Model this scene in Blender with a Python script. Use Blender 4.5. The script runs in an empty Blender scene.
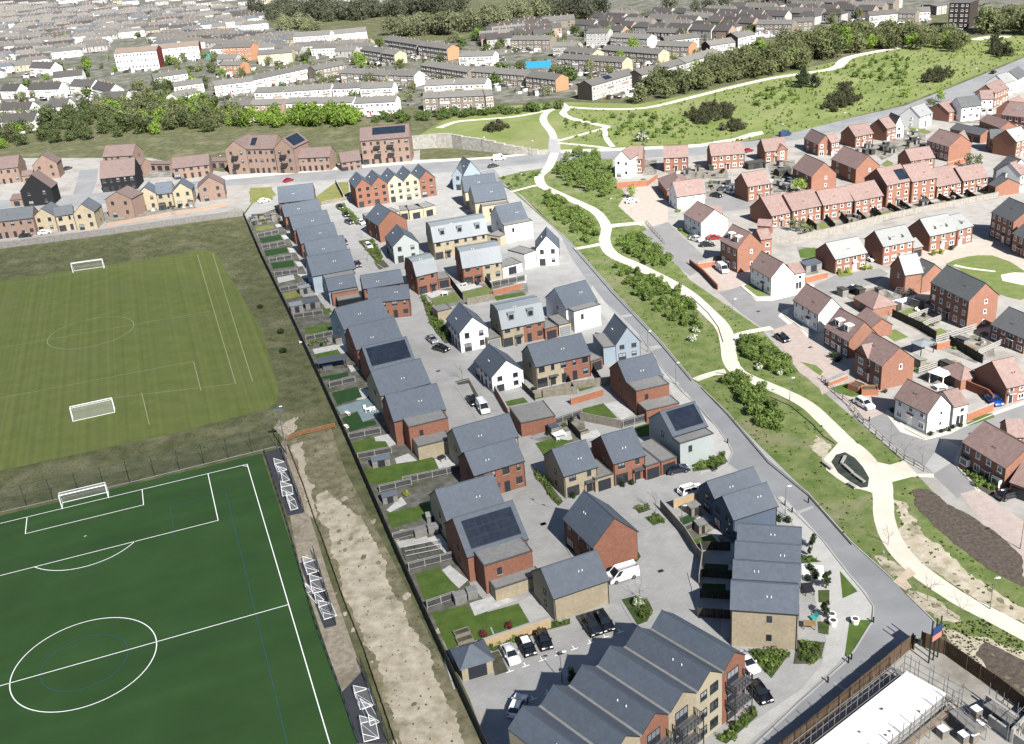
import bpy, bmesh, math, random
from mathutils import Vector, Matrix, Euler
from mathutils.geometry import tessellate_polygon
R=math.radians
sc=bpy.context.scene
COL=sc.collection
# ------------------------------------------------------------------ camera, world, sun, exposure
CAM_H=95.8317; CAM_F=1041.094; CAM_T=0.432057; CAM_R=-0.088626
cd=bpy.data.cameras.new('camera'); cam=bpy.data.objects.new('camera',cd); COL.objects.link(cam)
_c,_s=math.cos(CAM_R),math.sin(CAM_R)
_r0=Vector((1,0,0)); _u0=Vector((0,math.sin(CAM_T),math.cos(CAM_T))); _f=Vector((0,math.cos(CAM_T),-math.sin(CAM_T)))
_rt=_r0*_c+_u0*_s; _up=_u0*_c-_r0*_s
cam.matrix_world=Matrix(((_rt.x,_up.x,-_f.x,0),(_rt.y,_up.y,-_f.y,0),(_rt.z,_up.z,-_f.z,CAM_H),(0,0,0,1)))
cd.sensor_width=36; cd.lens=CAM_F/1024*36; cd.clip_start=1; cd.clip_end=9000
sc.camera=cam
SUN_AZ=R(-66); SUN_EL=R(40)
sund=Vector((math.cos(SUN_AZ)*math.cos(SUN_EL),math.sin(SUN_AZ)*math.cos(SUN_EL),math.sin(SUN_EL)))
w=bpy.data.worlds.new('World'); sc.world=w; w.use_nodes=True
nt=w.node_tree; bgn=nt.nodes['Background']; sky=nt.nodes.new('ShaderNodeTexSky'); sky.sky_type='NISHITA'
sky.sun_disc=False; sky.air_density=.75; sky.dust_density=.4; sky.sun_elevation=SUN_EL; sky.sun_rotation=math.atan2(sund.x,sund.y)
nt.links.new(sky.outputs[0],bgn.inputs[0]); bgn.inputs[1].default_value=0.05
sl=bpy.data.lights.new('sun','SUN'); sl.energy=5; sl.angle=R(.53); sl.color=(1,.955,.89)
so=bpy.data.objects.new('sun',sl); COL.objects.link(so); so.rotation_euler=(-sund).to_track_quat('-Z','Y').to_euler(); so.location=(0,0,300)
vs=sc.view_settings; vs.view_transform='Standard'; vs.look='None'; vs.exposure=1.4; vs.gamma=1; vs.use_curve_mapping=False
sc.cycles.max_bounces=5; sc.cycles.diffuse_bounces=3; sc.cycles.glossy_bounces=2; sc.cycles.transparent_max_bounces=24; sc.cycles.transmission_bounces=2
try: sc.cycles.use_denoising=True
except Exception: pass
rnd=random.Random(7)
# ------------------------------------------------------------------ materials
M={}
def mul(c,k): return tuple(min(1,x*k) for x in c)
def mat(name,c1,c2=None,scale=.3,rough=.85,c3=None,scale2=None,bump=0,rand=0,spec=.3,metal=0,detail=4,lo=.35,hi=.65,bscale=None):
    q_=1 if min(c1)>.6 else (.78 if name=='cream' else .68); c1=mul(c1,q_); c2=c2 and mul(c2,q_); c3=c3 and mul(c3,q_)
    m=bpy.data.materials.new(name); m.use_nodes=True; n=m.node_tree; b=n.nodes['Principled BSDF']
    b.inputs['Roughness'].default_value=rough; b.inputs['Metallic'].default_value=metal
    b.inputs['Specular IOR Level'].default_value=spec
    L=n.links.new
    geo=n.nodes.new('ShaderNodeNewGeometry')
    def noise(s,d=detail):
        t=n.nodes.new('ShaderNodeTexNoise'); t.inputs['Scale'].default_value=s; t.inputs['Detail'].default_value=d; t.inputs['Roughness'].default_value=.6
        L(geo.outputs['Position'],t.inputs['Vector']); return t.outputs['Fac']
    def ramp(f,lo,hi):
        r=n.nodes.new('ShaderNodeMapRange'); r.inputs['From Min'].default_value=lo; r.inputs['From Max'].default_value=hi; L(f,r.inputs['Value']); return r.outputs[0]
    def mix(f,a,bb):
        x=n.nodes.new('ShaderNodeMix'); x.data_type='RGBA'; L(f,x.inputs[0])
        for k,v in ((6,a),(7,bb)):
            if isinstance(v,tuple): x.inputs[k].default_value=(*v,1)
            else: L(v,x.inputs[k])
        return x.outputs[2]
    col=c1
    if c2: col=mix(ramp(noise(scale),lo,hi),c1,c2)
    if c3: col=mix(ramp(noise(scale2 or scale*.2),.52,.72),col,c3)
    if rand:
        oi=n.nodes.new('ShaderNodeObjectInfo'); r=n.nodes.new('ShaderNodeMapRange'); r.inputs['To Min'].default_value=1-rand; r.inputs['To Max'].default_value=1+rand
        L(oi.outputs['Random'],r.inputs['Value']); h=n.nodes.new('ShaderNodeHueSaturation'); L(r.outputs[0],h.inputs['Value'])
        if isinstance(col,tuple): h.inputs['Color'].default_value=(*col,1)
        else: L(col,h.inputs['Color'])
        col=h.outputs[0]
    if isinstance(col,tuple): b.inputs['Base Color'].default_value=(*col,1)
    else: L(col,b.inputs['Base Color'])
    if bump:
        bn=n.nodes.new('ShaderNodeBump'); bn.inputs['Strength'].default_value=1; bn.inputs['Distance'].default_value=bump
        L(noise(bscale or 3,3),bn.inputs['Height']); L(bn.outputs[0],b.inputs['Normal'])
    M[name]=m; return m
def wallmat(name,c,v=.22,spec=.2): mat('wall_'+name,mul(c,1-v),mul(c,1+v),2.2,.9,c3=mul(c,.86),scale2=.35,rand=.07,spec=spec,detail=8,lo=.3,hi=.7)
wallmat('red',(.28,.13,.088),.18); wallmat('tan',(.42,.36,.255),.16); wallmat('cream',(.50,.44,.32),.08); wallmat('white',(.64,.64,.625),.03)
wallmat('pale',(.44,.485,.475),.04); wallmat('blue',(.32,.385,.445),.05); wallmat('navy',(.105,.14,.19),.08); wallmat('black',(.018,.019,.022),.2)
wallmat('brown',(.29,.205,.165),.14); wallmat('maroon',(.17,.035,.035)); wallmat('orange',(.50,.26,.15)); wallmat('dark3',(.055,.045,.04)); wallmat('tan3',(.25,.215,.175)); wallmat('dull',(.46,.45,.43),.1); wallmat('brick3',(.40,.29,.23)); wallmat('redR',(.315,.16,.112),.16); wallmat('concrete',(.45,.44,.41))
def roofmat(name,c,v=.1,rough=.62,rand=.07,spec=.35): mat('roof_'+name,mul(c,1-v),mul(c,1+v),1.4,rough,c3=mul(c,.9),scale2=.22,rand=rand,spec=spec,detail=6,bump=.015,bscale=4)
roofmat('slate',(.108,.13,.162)); roofmat('tile',(.28,.195,.175),.14); roofmat('tileb',(.19,.14,.13),.12); roofmat('grey',(.31,.32,.315),.06); roofmat('dgrey',(.115,.122,.125))
roofmat('metal',(.27,.30,.32),.04,.5); roofmat('flat',(.27,.27,.26),.12,.9); roofmat('grey2',(.13,.145,.16)); roofmat('grey3',(.165,.16,.15),.16,.9,.22); roofmat('dark3',(.08,.076,.074),.15,.9,.2); roofmat('brown3',(.24,.19,.155),.1,.9)
mat('fascia',(.025,.027,.03),rough=.6); mat('fasciaw',(.75,.75,.73),rough=.6)
mat('ridge',(.10,.12,.15),rough=.7); mat('ridge_t',(.19,.12,.10),rough=.8)
mat('frame_dark',(.04,.043,.048),rough=.5); mat('frame_white',(.82,.82,.80),rough=.5)
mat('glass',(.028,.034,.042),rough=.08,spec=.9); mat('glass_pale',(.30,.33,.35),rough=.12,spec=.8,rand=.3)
mat('door_dark',(.03,.035,.045),rough=.5); mat('door_white',(.75,.75,.73),rough=.5); mat('door_red',(.35,.03,.03),rough=.5)
mat('solar',(.012,.018,.032),(.02,.03,.05),.8,.28,spec=.5); mat('solar_line',(.045,.055,.07),rough=.5)
mat('vent',(.8,.8,.8),rough=.5)
# ground
mat('rough',(.07,.085,.032),(.155,.155,.075),.35,.95,c3=(.225,.21,.13),scale2=.09,bump=.12,bscale=1.2,detail=9)
mat('hill',(.15,.205,.05),(.245,.28,.10),.06,.95,c3=(.28,.28,.14),scale2=.018,bump=.3,bscale=.5,detail=9)
mat('verge',(.10,.158,.034),(.205,.24,.085),.32,.95,c3=(.30,.27,.175),scale2=.075,bump=.12,bscale=1.2,detail=9)
mat('mown',(.118,.152,.034),(.15,.18,.047),.25,.95,c3=(.14,.165,.05),scale2=.06,detail=8)
mat('turf3g',(.026,.074,.015),(.035,.09,.021),.1,.95,c3=(.026,.074,.018),scale2=.03,detail=8)
mat('lawn',(.062,.118,.018),(.105,.165,.03),.5,.95,bump=.04,bscale=4); mat('lawn_b',(.13,.18,.045),(.19,.225,.075),.5,.95,bump=.04,bscale=4)
mat('lawn_d',(.018,.062,.016),(.026,.08,.02),.8,.95); mat('lawn_dry',(.17,.19,.05),(.26,.26,.09),.4,.95,bump=.04,bscale=4)
mat('semi',(.12,.115,.06),(.26,.235,.15),.5,.95,c3=(.38,.33,.22),scale2=.2,bump=.06,bscale=2,detail=9); mat('yard',(.15,.14,.12),(.36,.34,.31),.35,.9,c3=(.07,.085,.035),scale2=.16,detail=6); mat('gardens',(.09,.095,.07),(.20,.195,.175),.5,.95,c3=(.07,.09,.035),scale2=.2)
mat('dry',(.40,.35,.25),(.60,.54,.43),.55,.95,c3=(.17,.165,.08),scale2=.22,bump=.06,bscale=2,detail=9)
mat('dirt',(.42,.36,.27),(.52,.46,.36),.6,.95); mat('gravel',(.27,.23,.17),(.42,.37,.29),1.2,.95,c3=(.16,.14,.09),scale2=.2)
mat('paving',(.40,.40,.388),(.48,.48,.468),.25,.9,c3=(.345,.345,.335),scale2=.06,detail=9); mat('paving2',(.36,.345,.32),(.44,.425,.40),.3,.9,c3=(.28,.265,.24),scale2=.1)
mat('town',(.075,.085,.045),(.25,.24,.22),.13,.95,c3=(.06,.085,.03),scale2=.05,detail=8)
mat('asphalt',(.27,.278,.288),(.325,.333,.342),.12,.92,c3=(.235,.242,.25),scale2=.05,detail=9); mat('asphalt2',(.25,.25,.25),(.30,.30,.30),.2,.92,detail=9)
mat('block',(.46,.385,.345),(.53,.45,.41),.8,.9); mat('block2',(.50,.44,.38),(.58,.52,.46),.6,.9); mat('slab',(.52,.515,.49),(.58,.575,.55),.4,.9); mat('slab2',(.55,.55,.53),(.70,.70,.68),.9,.85); mat('slab3',(.30,.32,.34),(.36,.38,.40),.8,.85)
mat('cream',(.585,.55,.465),(.66,.62,.53),.35,.95,c3=(.52,.48,.39),scale2=.08,detail=8); mat('tanpath',(.55,.45,.33),(.62,.52,.40),.4,.95); mat('teal',(.20,.28,.30),(.26,.34,.36),.6,.8)
mat('rubber',(.045,.05,.06),(.06,.065,.075),.5,.9); mat('deck',(.61,.61,.605),(.68,.68,.67),.4,.9,c3=(.54,.53,.50),scale2=.15); mat('pond',(.03,.04,.032),(.06,.075,.055),.7,.8,c3=(.02,.025,.02),scale2=.3); mat('mulch',(.075,.058,.045),(.14,.115,.095),1.6,.95,bump=.08,bscale=3,detail=9)
mat('concrete',(.36,.35,.32),(.46,.44,.40),.35,.95,c3=(.22,.20,.17),scale2=.12); mat('bed',(.05,.06,.03),(.11,.10,.07),.8,.95,c3=(.16,.14,.11),scale2=.5,bump=.1); mat('bedg',(.04,.075,.018),(.09,.12,.035),.8,.95,bump=.15); mat('white',(.78,.78,.75),(.84,.84,.82),1,.9)
mat('line',(.80,.80,.78),rough=.8); mat('line_blue',(.03,.10,.14),rough=.8); mat('kerb',(.42,.42,.405),(.48,.48,.465),.5,.9)
mat('faint_line',(.34,.37,.22),rough=.9)
def joints(m,w_,h_,amt):
    n=M[m].node_tree; L=n.links.new; b=n.nodes['Principled BSDF']; src=b.inputs['Base Color'].links[0].from_socket
    g_=n.nodes.new('ShaderNodeNewGeometry'); mp=n.nodes.new('ShaderNodeMapping'); mp.inputs['Rotation'].default_value=(0,0,-.3); L(g_.outputs['Position'],mp.inputs['Vector'])
    t=n.nodes.new('ShaderNodeTexBrick'); L(mp.outputs[0],t.inputs['Vector']); t.inputs['Scale'].default_value=1; t.inputs['Brick Width'].default_value=w_; t.inputs['Row Height'].default_value=h_; t.inputs['Mortar Size'].default_value=.035
    t.inputs['Color1'].default_value=(1,1,1,1); k=1-amt*.5; t.inputs['Color2'].default_value=(k,k,k,1); k=1-amt; t.inputs['Mortar'].default_value=(k,k,k,1)
    x=n.nodes.new('ShaderNodeMix'); x.data_type='RGBA'; x.blend_type='MULTIPLY'; x.inputs[0].default_value=1; L(src,x.inputs[6]); L(t.outputs[0],x.inputs[7]); L(x.outputs[2],b.inputs['Base Color'])
for m_ in ('paving','block','block2','slab','slab2'): joints(m_,.9,.45,.16)
joints('asphalt',9,3.1,.07); joints('asphalt2',8,2.7,.07)
def mow(m,ang,w_,amt):
    n=M[m].node_tree; L=n.links.new; b=n.nodes['Principled BSDF']; src=b.inputs['Base Color'].links[0].from_socket
    g_=n.nodes.new('ShaderNodeNewGeometry'); mp=n.nodes.new('ShaderNodeMapping'); mp.inputs['Rotation'].default_value=(0,0,-ang); L(g_.outputs['Position'],mp.inputs['Vector'])
    sx=n.nodes.new('ShaderNodeSeparateXYZ'); L(mp.outputs[0],sx.inputs[0]); nz=n.nodes.new('ShaderNodeTexNoise'); nz.noise_dimensions='1D'; nz.inputs['Scale'].default_value=1/w_; nz.inputs['Detail'].default_value=2; L(sx.outputs['Y'],nz.inputs['W'])
    r=n.nodes.new('ShaderNodeMapRange'); r.inputs['From Min'].default_value=.3; r.inputs['From Max'].default_value=.7; r.inputs['To Min'].default_value=1-amt; r.inputs['To Max'].default_value=1+amt; L(nz.outputs['Fac'],r.inputs['Value'])
    h=n.nodes.new('ShaderNodeHueSaturation'); L(r.outputs[0],h.inputs['Value']); L(src,h.inputs['Color']); L(h.outputs[0],b.inputs['Base Color'])
mow('mown',-1.2573,1.1,.10); mow('turf3g',0.3224,5,.07)
# fences, props
mat('f_dark',(.045,.042,.034),(.075,.07,.055),1.5,.95); mat('f_grey',(.20,.195,.185),(.28,.27,.255),1.2,.95); mat('f_grey2',(.30,.28,.245),(.40,.37,.33),1.2,.95); mat('f_board',(.21,.19,.15),(.30,.27,.22),1.2,.95); mat('f_rail',(.34,.335,.31),(.42,.41,.385),1.5,.9); mat('f_panel',(.055,.058,.062),(.085,.088,.09),1.2,.95)
mat('f_hoard',(.10,.068,.042),(.15,.10,.062),1.0,.9); mat('f_white',(.74,.73,.70),(.8,.79,.76),.8,.8); mat('f_brick',(.34,.135,.075),(.42,.18,.105),1.5,.9); mat('f_bricktan',(.48,.36,.20),(.56,.43,.26),1.5,.9); mat('f_brickdark',(.20,.075,.05),(.26,.1,.065),1.5,.9); mat('f_brickbrown',(.42,.26,.18),(.5,.32,.235),1.5,.9); mat('f_red',(.27,.13,.06),(.33,.17,.085),1,.9); mat('f_dirt',(.17,.14,.095),(.23,.19,.13),1,.95); mat('cap',(.45,.44,.41),rough=.9)
mat('metal_dark',(.03,.032,.035),rough=.5); mat('metal_grey',(.30,.31,.32),rough=.45,metal=.6); mat('metal_white',(.80,.81,.82),rough=.45); mat('timber',(.30,.19,.10),(.36,.24,.14),1.5,.85); mat('bluepanel',(.03,.33,.55),rough=.6); mat('teal_fabric',(.05,.42,.35),rough=.7); mat('sack',(.78,.78,.76),rough=.8); mat('gabion',(.30,.29,.26),(.46,.45,.41),.8,.95,detail=9); mat('signblue',(.03,.06,.16),rough=.6); mat('signpink',(.65,.25,.20),rough=.6); mat('black',(.012,.012,.013),rough=.6)
# cars
for k,c in dict(white=(.78,.79,.80),white2=(.66,.68,.70),black=(.012,.013,.016),black2=(.02,.022,.027),blackw=(.016,.017,.02),navy=(.012,.02,.05),silver=(.35,.37,.39),grey=(.08,.085,.09),red=(.35,.012,.02),blue=(.01,.09,.42),bluelorry=(.02,.06,.16)).items():
    m=mat('paint_'+k,c,rough=.28,spec=.6); m.node_tree.nodes['Principled BSDF'].inputs['Coat Weight'].default_value=.6
mat('tyre',(.012,.012,.012),rough=.9); mat('rim',(.35,.35,.36),rough=.35,metal=.7); mat('carglass',(.015,.02,.025),rough=.05,spec=.9); mat('lampglass',(.75,.75,.72),rough=.15,spec=.7); mat('taillight',(.35,.01,.01),rough=.2)
def leafmat(name,c,c2,rand=.25):
    c,c2=mul(c,.92),mul(c2,.92)
    m=bpy.data.materials.new('leaf_'+name); m.use_nodes=True; n=m.node_tree; L=n.links.new
    b=n.nodes['Principled BSDF']; b.inputs['Roughness'].default_value=.75; b.inputs['Specular IOR Level'].default_value=.25
    g_=n.nodes.new('ShaderNodeNewGeometry'); t=n.nodes.new('ShaderNodeTexNoise'); t.inputs['Scale'].default_value=.9; t.inputs['Detail'].default_value=5; L(g_.outputs['Position'],t.inputs['Vector'])
    r=n.nodes.new('ShaderNodeMapRange'); r.inputs['From Min'].default_value=.35; r.inputs['From Max'].default_value=.65; L(t.outputs['Fac'],r.inputs['Value'])
    x=n.nodes.new('ShaderNodeMix'); x.data_type='RGBA'; L(r.outputs[0],x.inputs[0]); x.inputs[6].default_value=(*c,1); x.inputs[7].default_value=(*c2,1)
    oi=n.nodes.new('ShaderNodeObjectInfo'); q=n.nodes.new('ShaderNodeMapRange'); q.inputs['To Min'].default_value=1-rand; q.inputs['To Max'].default_value=1+rand; L(oi.outputs['Random'],q.inputs['Value'])
    h=n.nodes.new('ShaderNodeHueSaturation'); L(q.outputs[0],h.inputs['Value']); L(x.outputs[2],h.inputs['Color']); L(h.outputs[0],b.inputs['Base Color'])
    tr=n.nodes.new('ShaderNodeBsdfTranslucent'); L(h.outputs[0],tr.inputs['Color']); ms=n.nodes.new('ShaderNodeMixShader'); ms.inputs[0].default_value=.38
    L(b.outputs[0],ms.inputs[1]); L(tr.outputs[0],ms.inputs[2]); L(ms.outputs[0],n.nodes['Material Output'].inputs['Surface']); M['leaf_'+name]=m
leafmat('bush',(.085,.145,.026),(.20,.27,.075)); leafmat('tree',(.085,.14,.03),(.18,.235,.07)); leafmat('gorse',(.045,.05,.022),(.085,.085,.045)); leafmat('conifer',(.02,.035,.015),(.045,.065,.03)); leafmat('dark',(.05,.07,.024),(.10,.125,.05)); leafmat('olive',(.095,.115,.045),(.17,.185,.09)); leafmat('bright',(.10,.18,.022),(.21,.29,.055)); leafmat('hedge',(.05,.085,.022),(.11,.15,.045)); leafmat('mixed',(.09,.11,.04),(.18,.19,.09),.35); leafmat('round',(.145,.165,.085),(.225,.24,.135)); leafmat('darkbig',(.055,.065,.04),(.115,.125,.08),.4); leafmat('lime',(.13,.20,.03),(.26,.33,.08)); leafmat('bushy',(.08,.10,.045),(.15,.17,.085)); leafmat('column',(.02,.04,.013),(.05,.08,.025)); leafmat('blossom',(.60,.62,.52),(.78,.78,.72)); leafmat('red',(.12,.02,.025),(.2,.05,.05)); leafmat('yellow',(.22,.26,.04),(.36,.38,.09)); leafmat('clip',(.02,.035,.015),(.045,.07,.025))
mat('bark',(.09,.07,.05),(.15,.12,.09),2,.95); mat('twig',(.20,.17,.14),rough=.9)
def wiremat(name,c,a):
    m=bpy.data.materials.new(name); m.use_nodes=True; b=m.node_tree.nodes['Principled BSDF']; b.inputs['Base Color'].default_value=(*c,1); b.inputs['Alpha'].default_value=a; b.inputs['Roughness'].default_value=.6; M[name]=m
wiremat('net',(.8,.8,.8),.11); wiremat('mesh_wire',(.05,.06,.05),.16); wiremat('mesh_green',(.05,.11,.09),.42)
mc=bpy.data.materials.new('cloud'); mc.use_nodes=True; _n=mc.node_tree; _m=_n.nodes.new('ShaderNodeMixShader'); _t=_n.nodes.new('ShaderNodeBsdfTransparent'); _d=_n.nodes.new('ShaderNodeBsdfDiffuse'); _d.inputs[0].default_value=(.9,.9,.9,1); _m.inputs[0].default_value=.06
_n.links.new(_t.outputs[0],_m.inputs[1]); _n.links.new(_d.outputs[0],_m.inputs[2]); _n.links.new(_m.outputs[0],_n.nodes['Material Output'].inputs['Surface'])
# ------------------------------------------------------------------ object helpers
def new(name,data,parent=None,loc=None,rz=0,rot=None):
    o=bpy.data.objects.new(name,data); COL.objects.link(o)
    if loc is not None: o.location=loc
    if rot is not None: o.rotation_euler=rot
    elif rz: o.rotation_euler=(0,0,rz)
    if parent is not None: o.parent=parent
    return o
def tag(o,label,cat,group=None,kind=None):
    o['label']=label; o['category']=cat
    if group: o['group']=group
    if kind: o['kind']=kind
    return o
def struct(o,kind='structure'): o['kind']=kind; return o
class MB:
    """collects faces with material slots, builds one mesh"""
    def __init__(s): s.v=[];s.f=[];s.m=[];s.mats=[]
    def mi(s,m):
        if m not in s.mats: s.mats.append(m)
        return s.mats.index(m)
    def face(s,pts,m):
        i=len(s.v); s.v+= [tuple(p) for p in pts]; s.f.append(tuple(range(i,i+len(pts)))); s.m.append(s.mi(m))
    def box(s,x0,y0,z0,x1,y1,z1,m,top=None,skipb=False,T=None):
        P=[(x0,y0,z0),(x1,y0,z0),(x1,y1,z0),(x0,y1,z0),(x0,y0,z1),(x1,y0,z1),(x1,y1,z1),(x0,y1,z1)]
        if T: P=[tuple(T@Vector(p)) for p in P]
        for k,q in enumerate([(4,5,6,7),(0,1,5,4),(1,2,6,5),(2,3,7,6),(3,0,4,7),(3,2,1,0)]):
            if k==5 and skipb: continue
            s.face([P[a] for a in q],top if (top and k==0) else m)
    def bar(s,a,b,r,m,n=4,r2=None):
        a=Vector(a);b=Vector(b);d=b-a
        if d.length<1e-6: return
        d.normalize(); u=d.orthogonal().normalized(); v=d.cross(u); r2=r if r2 is None else r2
        A=[a+(u*math.cos(t)+v*math.sin(t))*r for t in [2*math.pi*(k+.5)/n for k in range(n)]]
        B=[b+(u*math.cos(t)+v*math.sin(t))*r2 for t in [2*math.pi*(k+.5)/n for k in range(n)]]
        for k in range(n):
            j=(k+1)%n; s.face([A[k],A[j],B[j],B[k]],m)
        s.face(A[::-1],m); s.face(B,m)
    def mesh(s,name,smooth=False):
        me=bpy.data.meshes.new(name); me.from_pydata(s.v,[],s.f)
        for m in s.mats: me.materials.append(M[m])
        me.polygons.foreach_set('material_index',s.m)
        if smooth: me.polygons.foreach_set('use_smooth',[True]*len(s.f))
        me.update(); return me
    def build(s,name,parent=None,loc=None,rz=0): return new(name,s.mesh(name),parent,loc,rz)
def pip(x,y,poly):
    c=False; n=len(poly); j=n-1
    for i in range(n):
        xi,yi=poly[i]; xj,yj=poly[j]
        if (yi>y)!=(yj>y) and x<(xj-xi)*(y-yi)/(yj-yi)+xi: c=not c
        j=i
    return c
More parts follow.
